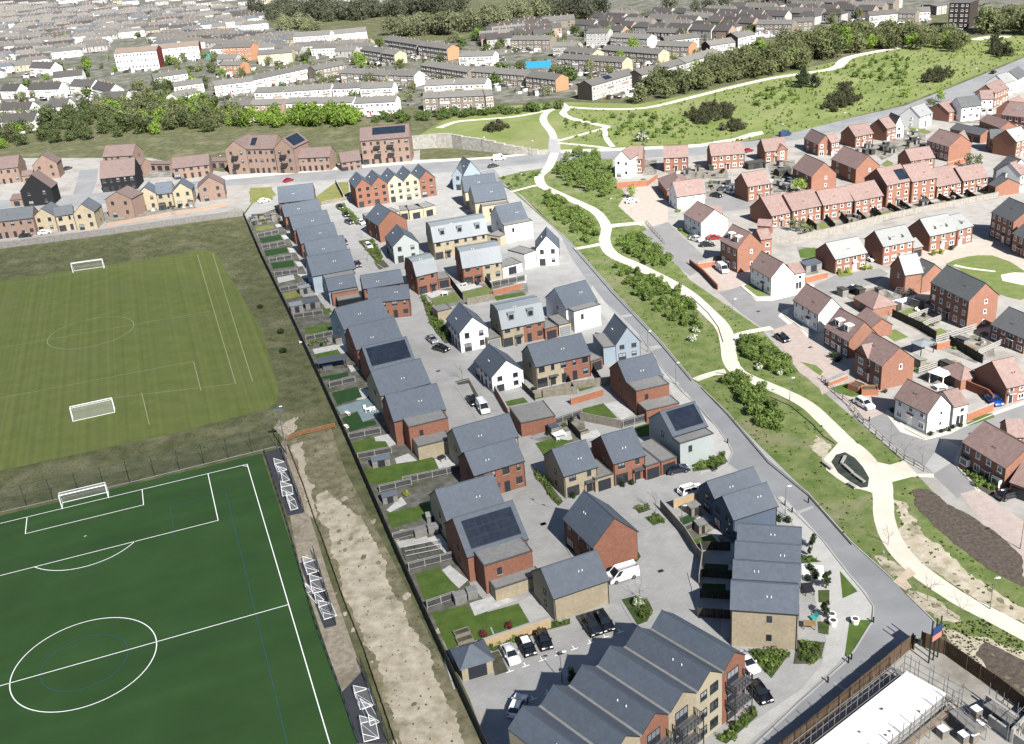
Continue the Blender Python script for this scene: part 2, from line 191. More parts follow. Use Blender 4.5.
# ------------------------------------------------------------------ surveyed positions, metres
POLY=[
('hill_grass','hill',1,[(-31.6,468.8),(-23.3,494.3),(-4.2,520.5),(36.1,517.1),(71.1,494.9),(102.7,511.3),(161.6,546.7),(231.1,593.6),(291.9,604.2),(338.9,607.3),(304.4,560.6),(260.5,521.9),(208.2,472.9),(176.4,444),(142.7,424.6),(117.5,407.9),(96.3,402),(58.5,410.2),(27.1,415.5),(11.2,421.8),(-21.9,438.6)]),
('greenway_grass','verge',1,[(1.9,379.2),(19.9,381.8),(24.5,402.6),(45.8,397.7),(42.9,368.9),(43.7,307.4),(48.4,255.1),(57.8,219.9),(59.9,195.1),(66.9,156.3),(67.3,151.4),(69,132.8),(73.1,125.6),(78.6,115.2),(69.3,98.3),(61.2,101.2),(55.1,113.4),(53,123.6),(50.2,134.2),(47.8,148.8),(37.5,196.3),(21.2,292.9),(5.6,359.4)]),
('paved_court','paving',1,[(-88.9,356.6),(-88.8,393.1),(-75.9,403.8),(-28.7,401.1),(2.5,399.3),(24.5,402.6),(19.9,381.8),(5.6,359.4),(21.2,292.9),(37.5,196.3),(47.8,148.8),(50.2,134.2),(53,123.6),(46.4,111),(30.9,94.8),(26,90.3),(0.9,85.8),(-6.6,95.7),(-9.3,106.5)]),
('estate_ground','paving2',1,[(46,399.4),(78.6,391.7),(114.7,398),(173.8,436.1),(256.8,514.1),(331.6,593.6),(223.1,275.5),(85.4,94.5),(73.1,125.6),(69,132.8),(67.3,151.4),(66.9,156.3),(59.9,195.1),(57.8,219.9),(48.4,255.1),(43.7,307.4),(42.9,368.9)]),
('estate_ground','paving2',1,[(-187.9,326.9),(-170.2,347),(-89.7,360.6),(-88.8,393.1),(-28.7,401.1),(-30.3,438.2),(-66.7,425.2),(-112.1,429.9),(-153.5,470.9),(-233.9,501.8),(-266.5,480.6)]),
('wood_floor','rough',2,[(-259,1197.9),(-144.8,868.2),(-67.7,792.8),(-31.2,801.9),(28.5,813.2),(60.3,834.6),(89.9,824.8),(117.1,1062.3),(-289.5,1482.4)]),
('town_ground','town',1,[(-445.2,602.6),(-312.3,634.7),(-254.4,639),(-202.7,646.8),(-122.1,576.3),(-66.3,549.9),(-4.1,525.8),(35.5,522.8),(67.9,523.4),(98,583.4),(150.3,629.8),(203,689.5),(272.5,703.6),(340.4,708.7),(431.2,753.8),(498.6,938.1),(-237.3,1491),(-1140.1,2223),(-1216.5,1747.2)]),
('road','asphalt',2,[(-222.6,415.7),(-153,412),(-109.8,419.1),(-77.9,417.4),(-29.3,416.3),(-1.1,414.1),(24.1,413.1),(26.8,412.1),(49.8,404.8),(57.5,403.5),(80.2,399.6),(104.2,402.4),(122.5,411.5),(147.5,426.6),(174.9,440.1),(206.4,468.6),(258.1,516.7),(306.8,567.2),(300.6,539.6),(248.7,481.6),(219,456.8),(182.6,431.9),(168.2,421.4),(141.6,409),(118.7,398.2),(101.4,391.2),(77.7,387),(55.5,390.6),(25.6,397.1),(2.4,396.1),(-9.2,392.4),(-28.5,397.8),(-75.4,400.5),(-106.8,405.4),(-147.3,393.9),(-212.6,394.1)]),
('road','asphalt',2,[(-0.7,398.8),(5.6,359.4),(7.2,356.2),(21.2,292.9),(27.8,252.9),(34.3,218.1),(37.5,196.3),(38.5,193.2),(41.3,179.8),(44.2,160.7),(47.8,148.8),(50.2,134.2),(53,123.6),(53.3,120.4),(55.1,113.4),(54.3,111.6),(50.9,110.4),(30.9,94.8),(26.2,91.1),(22.2,89.2),(20.3,91),(32.5,100.7),(40.4,107.2),(42.5,109.5),(46.2,114.2),(48,118),(47.8,121.2),(47,126.5),(46,135.1),(44,143.2),(42.5,148.4),(37,160.9),(36.3,164),(38.7,168.1),(38,174.6),(36.8,177.7),(35.2,190.1),(32.3,203),(30.7,212),(30.4,222),(27,237.4),(23.7,249.5),(19.9,279.4),(18.4,302.5),(9.2,351.5),(-6.1,391.3)]),
('road','asphalt',2,[(-168,412.5),(-180.9,458.6),(-178.9,457.9),(-173.2,459.4),(-165.9,435.7),(-160,411.3)]),
('side_road','asphalt2',2,[(42.5,299.4),(47.2,304.2),(51.7,307),(53.4,290.2),(55.4,276.6),(56.8,267.5),(52.4,262),(49,258.1),(45.9,273.9)]),
('side_road','asphalt2',2,[(53.5,244.8),(59.9,248.3),(61.5,237.2),(64.9,236.3),(72.7,239.2),(77.7,243.7),(84.8,249.4),(96.9,251.6),(97.5,246.8),(90.4,240.4),(74.1,234),(67.6,230.2),(64.7,225.7),(64.6,219.5),(60.8,218),(58.2,219.8),(55.7,230.5)]),
('side_road','asphalt2',2,[(65.6,171.8),(70.1,174.7),(70.1,166.5),(73.2,162.8),(78.3,164.2),(84.4,167.8),(100.4,175.5),(104.8,172.9),(95.8,166.4),(77.9,159.7),(74.7,155.3),(74.5,151.2),(75.1,145.5),(70.8,143.4),(69.7,152),(68.2,159.3),(66.7,164.8)]),
('side_road','asphalt2',2,[(65.7,327.6),(67.7,313),(81.5,313.1),(91,313.4),(90.8,324.1),(79.9,332.8)]),
('shared_drive','block',3,[(60.1,218.1),(66.4,221.5),(66.4,213.1),(68.4,202.1),(68.8,190.3),(65.3,187.2),(61,183.9),(61.6,188.4),(59.7,194.7),(59.5,201.3)]),
('shared_drive','block',3,[(52.5,261.2),(57,265.7),(61.6,257.9),(61.3,248.7),(57.6,246),(53.8,244.8)]),
('shared_drive','block',3,[(63.9,182.9),(67.1,184.1),(71.3,181.4),(70.4,174.6),(65.6,171.8),(64.2,176.7)]),
('shared_drive','block',3,[(71.7,144.5),(74.9,145.5),(76.3,140.3),(79.9,128.4),(72.1,116.1),(70.4,126),(71.3,134.4)]),
('shared_drive','block2',3,[(106.5,259.6),(123.4,271.4),(130.5,265.7),(134.5,243.7),(129.5,233.8),(125.5,246.2),(122.4,253.4),(113.7,250.2),(102.7,243.1),(98.2,248.1)]),
('shared_drive','block2',3,[(42.8,305.5),(39.2,329.1),(46,349.6),(53.6,349.7),(56.8,336.8),(51.7,307),(47.2,304.2)]),
('footway','slab',3,[(42.4,148.2),(43.4,148.6),(44.7,142.8),(46.3,134.2),(47.3,125.9),(48.1,121.4),(48,118.2),(46.3,114.9),(43.5,111.4),(39.5,107.3),(31.9,100.7),(24.1,94.5),(17.5,89),(16.8,91.4),(24.1,97),(33.2,102.9),(37.3,107.2),(39.4,112),(40.5,120.6),(42.3,130.3),(43,136.9)]),
('footway','slab',3,[(31.5,199.6),(33.9,190.8),(35.2,190.1),(36.8,178.6),(38,174.6),(38.7,168.1),(38.7,164.5),(37,160.9),(34.1,158.9),(31.4,157.7),(32.8,162.8),(33.2,176.3)]),
('footway','slab',3,[(23,257.9),(24.8,245.6),(26.7,233.5),(24.1,231.6),(21.4,247.2)]),
('footway','slab',3,[(31.1,211.9),(32.5,201.4),(34.6,194.5),(31.9,193.1),(30.4,204.5)]),
('footway','cream',3,[(-110.6,422.6),(-78.4,421),(-53.9,420.4),(-29.5,419.8),(-9.2,415.5),(2.9,414.3),(24.3,416.6),(24.1,413.1),(2.8,410.9),(-29.3,414.5),(-77.6,415.7),(-109,415.6)]),
('footway','cream',3,[(27.1,415.5),(58.2,408.5),(81.2,404.6),(96.1,409.4),(103.6,415.7),(108.8,417.3),(108.2,411.8),(94.9,404.4),(80.2,399.6),(57.5,403.5),(26.6,410.3)]),
('footway','cream',3,[(70.1,174.7),(71.4,175.2),(71.8,168.6),(74.1,163.8),(78.9,165.6),(88.4,170.2),(103.1,177.2),(102.7,175.5),(84.4,167.8),(78.3,164.2),(73.2,162.8),(70.1,166.5)]),
('footway','cream',3,[(74.7,155.3),(75.8,158.3),(78.5,159.6),(75.9,155.1),(76,147.6),(75.6,145.1),(74.7,144.6)]),
('footway','cream',3,[(60.1,249),(61.2,249.5),(62.2,239.1),(65.4,238.2),(73.2,241.2),(77.2,244.6),(77.5,243),(72.5,238.6),(64.8,235.6),(61.1,236.6)]),
('footway','cream',3,[(63.6,226),(65.9,229.3),(67.6,230.2),(65.6,225.5),(67.9,213.3),(66.5,211.9),(64.6,219.5)]),
('raised_crossing','paving',4,[(28.7,214.2),(33.5,215.4),(34.3,213.8),(29.4,211.2)]),
('raised_crossing','paving',4,[(27.4,234.7),(30.4,235.3),(30.4,233.9),(27.4,233.3)]),
('raised_crossing','paving',4,[(44.1,143.5),(47.3,144.8),(47.5,144.2),(44.2,142.7)]),
('raised_crossing','paving',4,[(37.6,103.7),(37.9,103.8),(39.3,101.8),(38.9,101.5)]),
('raised_crossing','paving',4,[(76.5,162.6),(78.2,159.3),(74.8,154.6),(70.1,151.3),(69.7,154.1)]),
('grass_triangle','verge',3,[(0.8,379.6),(9.6,385.5),(19.6,388.1),(16.9,375.3),(13.7,364.9),(6,359.9)]),
('footpath','cream',4,[(26.6,412.5),(25.8,407.7),(24.6,400.7),(23.3,393.3),(22,387.4),(20.9,383.5),(19.7,380.9),(18.8,378.8),(18.1,376.6),(17.8,373.9),(17.8,370.9),(17.8,368),(18,365.5),(18.1,363.9),(18.2,363.1),(18.5,362.1),(19.2,360),(20.5,356.5),(22.3,352.3),(24.2,347.6),(26,343.2),(27.8,339),(29.6,334.8),(31.4,330.6),(32.7,326.2),(33.6,321.7),(34.1,317.1),(34.4,312.7),(34.4,308.5),(34.1,304.7),(33.4,301.2),(32.8,297.9),(32.4,294.8),(32.2,291.5),(32.2,288.2),(32.5,285),(33,282),(33.9,279.2),(35.2,276.4),(36.8,273.5),(38.3,270.4),(39.8,267),(41.3,263.4),(42.9,259.9),(44.2,256.6),(45.3,253.5),(46.3,250.7),(47.2,247.9),(48,244.9),(48.7,241.8),(49.2,238.6),(49.7,235.4),(50.1,232.5),(50.6,229.9),(51,227.3),(51.3,224.9),(51.4,222.4),(51.4,220),(51.2,217.8),(50.9,215.6),(50.5,213.4),(50.1,210.9),(49.6,208.4),(49.2,206),(48.9,203.9),(48.8,202.1),(48.7,200.6),(48.9,199.3),(49,198.1),(49.3,197.1),(49.7,196.2),(50.2,195.3),(50.9,194.1),(51.8,192.8),(52.8,191.3),(53.8,189.7),(54.9,188),(55.8,186.3),(56.8,184.6),(57.6,182.7),(58.4,180.7),(58.9,178.7),(59.3,176.6),(59.6,174.5),(59.9,172.6),(60.2,170.6),(60.5,168.7),(60.7,166.9),(61,165.3),(61.2,164),(61.6,162.9),(61.9,161.8),(62.1,160.6),(62.3,159.3),(62.4,158.1),(62.4,156.9),(62.5,155.7),(62.6,154.6),(62.7,153.4),(62.7,152.1),(62.6,150.6),(62.2,149),(61.7,147.3),(61.1,145.8),(60.6,144.2),(60.1,142.6),(59.5,141.1),(59,139.5),(58.7,138.1),(58.4,136.7),(58.2,135.3),(58,134),(58,132.6),(58,131.2),(58,129.8),(58.2,128.4),(58.4,127.1),(58.8,125.8),(59.3,124.3),(59.8,123),(60.3,121.7),(60.8,120.6),(61.2,119.6),(61.7,118.7),(62.2,117.8),(62.7,117),(63.3,116.2),(63.9,115.2),(64.6,114.2),(65.4,112.9),(66.4,111.3),(67.3,109.9),(68,108.9),(65.4,107.2),(64.7,108.2),(63.8,109.6),(62.8,111.2),(62,112.5),(61.3,113.5),(60.7,114.4),(60.1,115.3),(59.5,116.2),(58.9,117.2),(58.4,118.2),(57.9,119.3),(57.4,120.4),(56.8,121.8),(56.2,123.2),(55.7,124.8),(55.3,126.4),(55,128),(54.8,129.6),(54.7,131.1),(54.7,132.7),(54.8,134.2),(54.9,135.7),(55.2,137.2),(55.5,138.8),(55.9,140.4),(56.4,142.1),(57,143.7),(57.5,145.2),(58,146.8),(58.6,148.4),(59.1,149.9),(59.4,151.1),(59.5,152.2),(59.5,153.2),(59.4,154.3),(59.3,155.5),(59.2,156.8),(59.2,157.9),(59.1,159),(59,160.1),(58.8,161.1),(58.5,162.1),(58.2,163.3),(57.9,164.8),(57.6,166.4),(57.4,168.3),(57.2,170.2),(56.9,172.1),(56.6,174.1),(56.3,176.1),(56,178),(55.5,179.8),(54.9,181.5),(54.1,183.2),(53.1,184.9),(52.2,186.5),(51.3,188.1),(50.2,189.6),(49.2,191.1),(48.3,192.5),(47.5,193.7),(46.9,194.8),(46.4,196),(46,197.4),(45.7,198.9),(45.5,200.5),(45.5,202.2),(45.6,204.2),(45.9,206.5),(46.4,209),(46.8,211.5),(47.2,213.9),(47.5,216.1),(47.8,218.2),(47.9,220.2),(47.9,222.3),(47.8,224.5),(47.4,226.8),(47,229.3),(46.6,232),(46.1,234.9),(45.7,238),(45.1,241.1),(44.5,244.1),(43.7,246.9),(42.9,249.6),(42,252.3),(40.8,255.3),(39.5,258.5),(38,262),(36.5,265.5),(35,268.9),(33.6,271.9),(32,274.8),(30.6,277.9),(29.6,281.2),(29,284.6),(28.8,288.1),(28.9,291.6),(29,295.1),(29.5,298.5),(30.2,301.8),(30.9,305.1),(31.2,308.6),(31.1,312.6),(30.9,316.9),(30.4,321.2),(29.6,325.4),(28.3,329.5),(26.6,333.6),(24.8,337.7),(23,341.9),(21.1,346.4),(19.2,351),(17.4,355.3),(16.1,358.8),(15.3,361),(14.9,362.4),(14.7,363.6),(14.6,365.3),(14.4,367.9),(14.3,370.9),(14.4,374.1),(14.7,377.3),(15.5,380),(16.5,382.3),(17.6,384.7),(18.6,388.2),(19.8,394),(21.1,401.3),(22.2,408.3),(23.1,413.1)]),
('footpath','cream',5,[(31.8,310),(32.6,309.9),(33.9,309.9),(35.4,310),(37,309.9),(39,309.9),(41.1,309.9),(43.1,309.8),(44.5,309.7),(44.4,306.7),(43,306.7),(41,306.8),(38.9,306.8),(37.1,306.7),(35.7,306.5),(34.4,306.1),(33.2,305.8),(32.4,305.5)]),
('footpath','cream',5,[(31.4,290.5),(30.6,290.3),(29.5,290),(28.2,289.6),(26.8,289.3),(25.5,288.9),(23.9,288.6),(22.6,288.2),(21.6,288),(21.1,290),(22.1,290.2),(23.4,290.6),(24.9,291),(26.2,291.4),(27.3,291.9),(28.5,292.5),(29.5,293.1),(30.2,293.5)]),
('footpath','cream',5,[(17.8,363.9),(16.9,363.6),(15.6,363.2),(14.1,362.6),(12.6,361.9),(10.9,360.8),(8.9,359.5),(7,358.3),(5.7,357.4),(4.7,358.9),(6,359.8),(7.9,361),(9.9,362.3),(11.7,363.4),(13.3,364.3),(14.8,365.1),(16,365.7),(16.8,366.1)]),
('footpath','cream',5,[(45.1,196.8),(44.6,196.9),(43.9,197),(43.1,197),(42.4,197),(41.4,196.5),(40.3,195.9),(39.2,195.3),(38.5,194.9),(37.5,196.6),(38.2,197),(39.3,197.7),(40.5,198.3),(41.7,198.8),(42.7,199.2),(43.7,199.5),(44.5,199.6),(45,199.8)]),
('footpath','cream',5,[(48.7,215.7),(49.4,216.2),(50.5,217.1),(51.9,218),(53.4,218.7),(55.2,219.3),(57.2,219.7),(59,220.1),(60.2,220.3),(60.6,218.2),(59.4,218),(57.6,217.7),(55.7,217.3),(54.2,216.8),(53.1,216.1),(52.1,215.1),(51.3,214.2),(50.6,213.5)]),
('footpath','cream',6,[(62.2,156.8),(64.1,155.4),(66.9,156.3),(67.4,151.7),(70.1,151.3),(69.6,150),(66.2,150.9),(62,149.7),(60,148.4)]),
('footpath','tanpath',6,[(56.2,126.3),(56.6,124.5),(54.7,123.3),(54.8,121.4),(53.6,120.9),(52.7,123.2)]),
('footpath','cream',5,[(53.8,159.4),(58,164.5),(60.6,161.4),(61.8,151.4),(59.4,145.3),(58.3,146.8),(57.3,147.9),(55.4,149.2),(54,152.4),(53,155.6)]),
('footpath','cream',4,[(24.1,423.4),(24.3,428),(24.5,434.5),(24.7,441.7),(24.6,448.5),(24.2,454.7),(23.6,461.1),(23,467.3),(22.7,473.1),(22.7,478.3),(23,483),(23.6,487.4),(24.4,491.6),(25.6,495.4),(27.2,499),(28.8,502),(30.2,504.4),(31.5,506.2),(32.8,507.3),(33.7,507.9),(34.3,508.3),(36.2,505.5),(35.6,505.1),(34.8,504.6),(34,503.9),(33,502.6),(31.8,500.3),(30.2,497.5),(28.8,494.2),(27.7,490.7),(26.9,486.9),(26.4,482.7),(26.1,478.1),(26.1,473.1),(26.3,467.6),(26.9,461.4),(27.5,455),(27.8,448.6),(27.8,441.7),(27.6,434.4),(27.3,427.9),(27.1,423.3)]),
('footpath','cream',5,[(-25.1,481.6),(-23.7,483.7),(-21.7,486.8),(-19.3,490),(-16.8,492.4),(-14.2,493.6),(-11.8,493.8),(-9.5,493.5),(-6.7,493.3),(-2.8,493.1),(1.7,492.6),(6.3,492.3),(10.3,492.6),(13.8,493.4),(17,494.7),(20.1,496.4),(23.2,498.2),(26.3,500.6),(29.4,503.4),(32.2,506.1),(34.2,508),(36.3,505.8),(34.3,503.9),(31.5,501.2),(28.2,498.2),(24.9,495.7),(21.7,493.7),(18.3,491.9),(14.7,490.4),(10.8,489.4),(6.3,489.1),(1.5,489.4),(-3.1,489.8),(-6.9,490),(-9.8,490.1),(-11.9,490.2),(-13.3,490.1),(-14.6,489.4),(-16.5,487.6),(-18.5,484.6),(-20.4,481.6),(-21.7,479.5)]),
('footpath','cream',5,[(37.7,512.1),(37.8,509.6),(38.1,506),(38.3,502),(38.3,498.5),(37.8,495.8),(37,493.6),(36.3,491.8),(36,489.7),(36.1,487),(36.4,483.9),(37,480.7),(38,477.4),(39.5,473.9),(41.4,470.2),(43.4,466.4),(45.4,462.9),(47.3,459.5),(49.3,456.1),(51.1,453.2),(52.3,451.2),(49.8,449.6),(48.5,451.7),(46.7,454.6),(44.7,457.9),(42.7,461.4),(40.7,464.9),(38.6,468.7),(36.5,472.6),(35,476.3),(33.9,479.9),(33.2,483.4),(32.8,486.7),(32.6,489.8),(33,492.5),(33.7,494.7),(34.3,496.6),(34.7,498.8),(34.6,501.9),(34.3,505.7),(33.9,509.3),(33.7,511.8)]),
('footpath','cream',5,[(26.7,433.1),(28.4,434.4),(30.8,436.2),(33.7,438.4),(36.6,440.7),(40.1,443.4),(44.1,446.6),(47.7,449.4),(50.2,451.4),(51.8,449.4),(49.3,447.4),(45.7,444.5),(41.7,441.4),(38.2,438.7),(35.3,436.4),(32.4,434.2),(30,432.3),(28.3,431)]),
('footpath','cream',5,[(50.5,451),(50,447.1),(49.4,441.4),(48.7,435.2),(48.4,429.7),(48.4,424.7),(48.6,419.9),(48.9,415.6),(49.1,412.6),(46.9,412.5),(46.7,415.4),(46.4,419.7),(46.2,424.7),(46.2,429.7),(46.5,435.4),(47.2,441.6),(47.9,447.3),(48.3,451.2)]),
('footpath','cream',5,[(27.9,429.2),(30.2,427.2),(33.5,424.5),(37.1,421.4),(40.1,418.6),(42.7,416.1),(45,413.6),(47,411.4),(48.4,409.9),(46.8,408.4),(45.4,409.9),(43.4,412.1),(41.1,414.6),(38.6,417),(35.6,419.8),(32.1,422.8),(28.8,425.6),(26.5,427.5)]),
('footpath','cream',5,[(38,504.7),(40.6,502.5),(44.2,499.2),(48.4,495.7),(52.8,492.9),(57.3,490.4),(62,487.9),(66.8,486.4),(71.5,486.3),(76.5,488.2),(82.1,491.8),(88,496.2),(93.8,500.5),(99.5,504.5),(105.1,508.6),(110.8,512.7),(116.4,516.7),(122.3,520.7),(128.2,524.8),(134.1,528.5),(139.6,531.6),(144.5,533.8),(149,535.2),(153.2,536.4),(157.6,537.9),(162.7,539.5),(167.9,540.8),(172.6,542.7),(176.7,545.6),(180.3,550.6),(183.6,557.7),(187.4,565.2),(191.9,571.8),(197.4,576.5),(203.2,580.1),(209,582.9),(214.9,585.6),(221.5,588.3),(228.7,590.8),(235.1,592.8),(239.5,594.2),(241.2,589),(236.8,587.5),(230.5,585.5),(223.6,583),(217.2,580.4),(211.5,577.8),(206,575),(200.8,571.8),(196.3,567.9),(192.5,562.3),(189,555),(185.3,547.6),(180.8,541.5),(175.2,537.7),(169.5,535.6),(164.1,534.3),(159.1,533),(154.6,531.6),(150.3,530.6),(146.2,529.4),(141.6,527.5),(136.4,524.6),(130.7,521),(124.7,517.1),(118.9,513.1),(113.2,509.2),(107.6,505.1),(101.9,501.1),(96.2,497.1),(90.4,493),(84.4,488.5),(78.3,484.7),(72.2,482.5),(66.2,482.7),(60.6,484.6),(55.5,487.2),(50.9,489.9),(46.4,493),(42,496.6),(38.4,500),(35.8,502.4)]),
('footpath','cream',5,[(270.1,594.4),(272.1,595.6),(275.2,597.5),(278.8,599.4),(282.9,600.2),(286.9,599),(289.8,596.8),(291.9,594.6),(293.3,593.2),(289.2,588.8),(287.7,590.2),(285.7,592),(283.8,593.4),(282.8,593.8),(281.3,593.2),(278.6,591.7),(275.9,589.8),(273.8,588.5)]),
('bridge_deck','paving',5,[(24.1,437.3),(28.6,435.5),(27,410.2),(22,412.2)]),
('sports_turf','turf3g',2,None),
('rubber_apron','rubber',3,[(-49.7,180.4),(-46.9,182),(-43.1,170.7),(-38.6,156.8),(-41.3,156.2)]),
('rubber_apron','rubber',3,[(-37,141.4),(-34.7,142.8),(-29.1,124.5),(-30.8,124.1)]),
('rubber_apron','rubber',3,[(-26.8,109.9),(-24.3,113.9),(-19.8,99.9),(-23.6,100.4)]),
('gravel_strip','gravel',2,[(-41.3,156),(-38.2,156.8),(-36.4,154.2),(-36.1,154.1),(-39.7,165.7),(-45.2,182.6),(-46.1,184.4),(-49.7,190.8),(-49.1,194.3),(-45.5,190),(-46,184.9)]),
('gravel_strip','gravel',2,[(-47.4,181.5),(-46.5,186.8),(-39,161.1),(-31.4,136.1),(-25.1,116.4),(-19,97.2),(-22.7,97.6),(-26.9,110.6),(-36.6,139.5)]),
('bare_path','dirt',3,[(-45.2,182.3),(-42.9,183.8),(-40.5,174.2),(-37.8,161.2),(-36.2,154.1),(-37.4,156.6),(-39.7,165.7)]),
('dry_strip','semi',2,[(-46.2,185),(-37.7,189),(-32.8,170.7),(-20.3,135.8),(-6.9,95.7),(-16.6,93.7),(-18.6,99.8),(-24.4,118.5),(-28.4,129.8),(-34,147.6),(-39.8,165.8)]),
('dry_patch','dry',3,[(-37,161.5),(-35.5,164),(-29.7,155.3),(-26.1,147.9),(-21.9,135.2),(-17.8,123.1),(-13.3,108.9),(-9.3,98.5),(-7.5,93.4),(-15.6,94.4),(-18.2,100.8),(-23.1,116.2),(-27.1,128.4),(-32.5,145.1)]),
('mown_pitch','mown',2,[(-184.1,294.3),(-153.9,307.4),(-127.9,312.6),(-94,320.9),(-89.5,316.6),(-78.6,288.5),(-62.2,246.6),(-51.7,209.2),(-51.1,203.2),(-52.5,200.1),(-69.5,192.8),(-91.9,185.9),(-109.6,180.4),(-127.9,174.2)]),
('bare_path','dirt',3,[(-48,190.5),(-47,193.9),(-45.6,194.9),(-45.2,190),(-46,187.2)]),
('building_site','concrete',3,[(30.7,94.2),(51.6,110.3),(53.5,110),(58.4,95.3),(60.4,86.3),(36.2,76.7),(24.5,89)]),
('rain_garden','pond',6,[(54.7,158.1),(56.3,160.4),(58.1,161),(59.1,158.8),(59.4,155.5),(59.2,151.8),(58,149),(56.8,148.9),(55.7,151.1),(54.7,154.3)]),
('mulch_bed','mulch',4,[(64.7,146.9),(67.5,147),(68.5,141.9),(71.1,136.7),(73.4,126.4),(70.1,119.5),(67.6,123.9),(65.3,129.4),(63.9,136),(63.5,140.9)]),
('mulch_bed','mulch',4,[(57.2,106.5),(59.8,109),(63,104.8),(65,102.2),(60.5,95.6),(57.8,99.3)]),
('garden_ground','gardens',2,[(-86.9,353.5),(-78.3,364.7),(-67.2,323.6),(-50.6,266.7),(-37.7,231.4),(-27.1,194.6),(-18.9,175.1),(-10.8,166.9),(-11.8,150.2),(-9.3,131.5),(-6.3,125.9),(-9.3,116.4),(-13.6,119.2),(-20.6,139.8),(-32.3,178.4),(-43,212.7),(-56.5,255.5),(-73.2,307.1)]),  # dark ground tone also paints in the shadow between the garden fences
('back_yard','yard',2,[(97.4,366.3),(107.9,367.4),(97.1,329.4),(89.6,327.8),(93.3,343.8)]),
('back_yard','yard',2,[(92.8,341.8),(106.3,343.7),(101.4,323.8),(94.5,326.1)]),
('back_yard','yard',2,[(129.9,377.5),(147.4,381.7),(141.5,362.2),(135.4,356.9),(137.5,374.5)]),
('back_yard','yard',2,[(91.3,298.6),(115.9,301.6),(124.5,304.3),(121.2,294.5),(105.9,287.2),(91.2,283.5)]),
('back_yard','yard',2,[(114,298.6),(154.3,309.8),(150.8,301.3),(128.8,295.6),(111.1,289)]),
('back_yard','yard',2,[(56,387.2),(61,385.3),(57.5,363.7),(53,365.3)]),
('back_yard','yard',2,[(60.7,366.9),(83.1,366.6),(80.2,350.8),(66.2,353.4)]),
('back_yard','yard',2,[(71.7,349.2),(79.7,348.7),(74.4,320.8),(68.1,328.9)]),
('back_yard','yard',2,[(158.8,397.8),(167,397.4),(148.8,351.8),(146,357.9),(142,364.6),(137.9,371.6)]),
('back_yard','yard',2,[(185.4,408.8),(201.1,408.4),(190.5,396.6),(177.5,402.4)]),
('back_yard','yard',2,[(81.7,273.8),(86.9,270.9),(81,251.7),(77.8,251.2)]),
('back_yard','yard',2,[(82.1,237.8),(93.1,238.5),(92.9,229.3),(84.3,214.4),(83.9,222.8)]),
('back_yard','yard',2,[(88.7,224.8),(100.3,227.4),(94.1,211.2),(99.1,208.1),(92,204.1),(88.3,219.6)]),
('back_yard','yard',2,[(89.6,202.8),(102.7,206.3),(102.7,200.7),(100.4,194.2),(95.3,191.9),(91.2,199.7)]),
('back_yard','yard',2,[(83.2,194.5),(92.8,193.3),(91.1,184.7),(85.3,179),(84.7,182.1),(82.1,185.8)]),
('back_yard','yard',2,[(-156.1,461.7),(-138.9,455.2),(-132.2,429.3),(-145.9,431.4)]),
('back_yard','yard',2,[(-132.2,379.4),(-112.5,382),(-109.3,374.2),(-130.1,372.1)]),
('back_yard','yard',2,[(-147.2,379.7),(-123.3,387.9),(-119.1,373),(-139.2,364.4)]),
('back_yard','yard',2,[(3.9,181.2),(13.4,184.4),(13.1,174.7),(7.2,172.5),(2.3,176.7)]),
('back_yard','yard',2,[(-21.9,264.3),(-2.9,267.3),(6.2,267.6),(6.1,255.9),(-3.2,253.3),(-17.9,250.9)]),
('back_yard','yard',2,[(25.2,145.2),(29,146.1),(32.6,136.3),(26.9,135.3)]),
('lawn','lawn_dry',4,[(-86.8,355.6),(-83.3,357.5),(-81.2,353.1),(-85.2,350.7)]),
('lawn','lawn_dry',4,[(-81.8,342.5),(-76.2,343.6),(-74.8,339),(-80.4,337.2)]),
('lawn','lawn_d',4,[(-78,328.5),(-71.6,330.5),(-69.8,324.8),(-76.1,322.8)]),
('lawn','lawn_d',4,[(-73.9,314.7),(-67.2,315.8),(-65.6,310.5),(-72.2,308.2)]),
('lawn','lawn_d',4,[(-69.5,301.1),(-63,302.2),(-61.4,296.1),(-67.7,295.1)]),
('lawn','lawn_dry',4,[(-61.2,272.9),(-56.7,274.6),(-55.5,270),(-59.8,268.3)]),
('garden_decking','slab',4,[(-65.2,286.9),(-60.7,288.4),(-59.5,283.9),(-63.9,282)]),
('patio','slab2',3,[(-75.4,343.4),(-72.9,343.3),(-72.2,340.3),(-74.1,339.4)]),
('patio','slab2',3,[(-71.1,329.7),(-69.3,329.9),(-67.6,325.4),(-69.2,324.6)]),
('patio','slab2',3,[(-66.8,315.7),(-63.9,313.6),(-63.1,309.8),(-65,309.7)]),
('patio','slab2',3,[(-62.3,300.8),(-59.7,299.6),(-58.8,296),(-60.3,295.3)]),
('patio','slab2',3,[(-59.7,288.6),(-56.4,287.8),(-55.6,284.4),(-57.3,284.3)]),
('patio','slab2',3,[(-52.7,271.2),(-50.9,270.3),(-51,268.4)]),
('lawn','lawn_dry',4,[(-61,272.7),(-56.6,273.5),(-55.5,269.4),(-59.6,267.6)]),
('lawn','lawn',4,[(-52.1,256.8),(-46.3,258),(-45.3,254.7),(-51,253.5)]),
('garden_decking','slab3',4,[(-56.5,273.5),(-53,272.6),(-51.5,268.9),(-54.9,268.3)]),
('lawn','lawn',4,[(-51.2,245.3),(-42.7,247.3),(-41.1,239.8),(-49.1,237)]),
('lawn','lawn',4,[(-46.2,227.5),(-41,229.5),(-40.1,226.1),(-45.4,224.5)]),
('patio','slab2',3,[(-47.2,230.9),(-40.2,233.1),(-38,228.9),(-39.4,225.6),(-41,229.5),(-46.2,227.8)]),
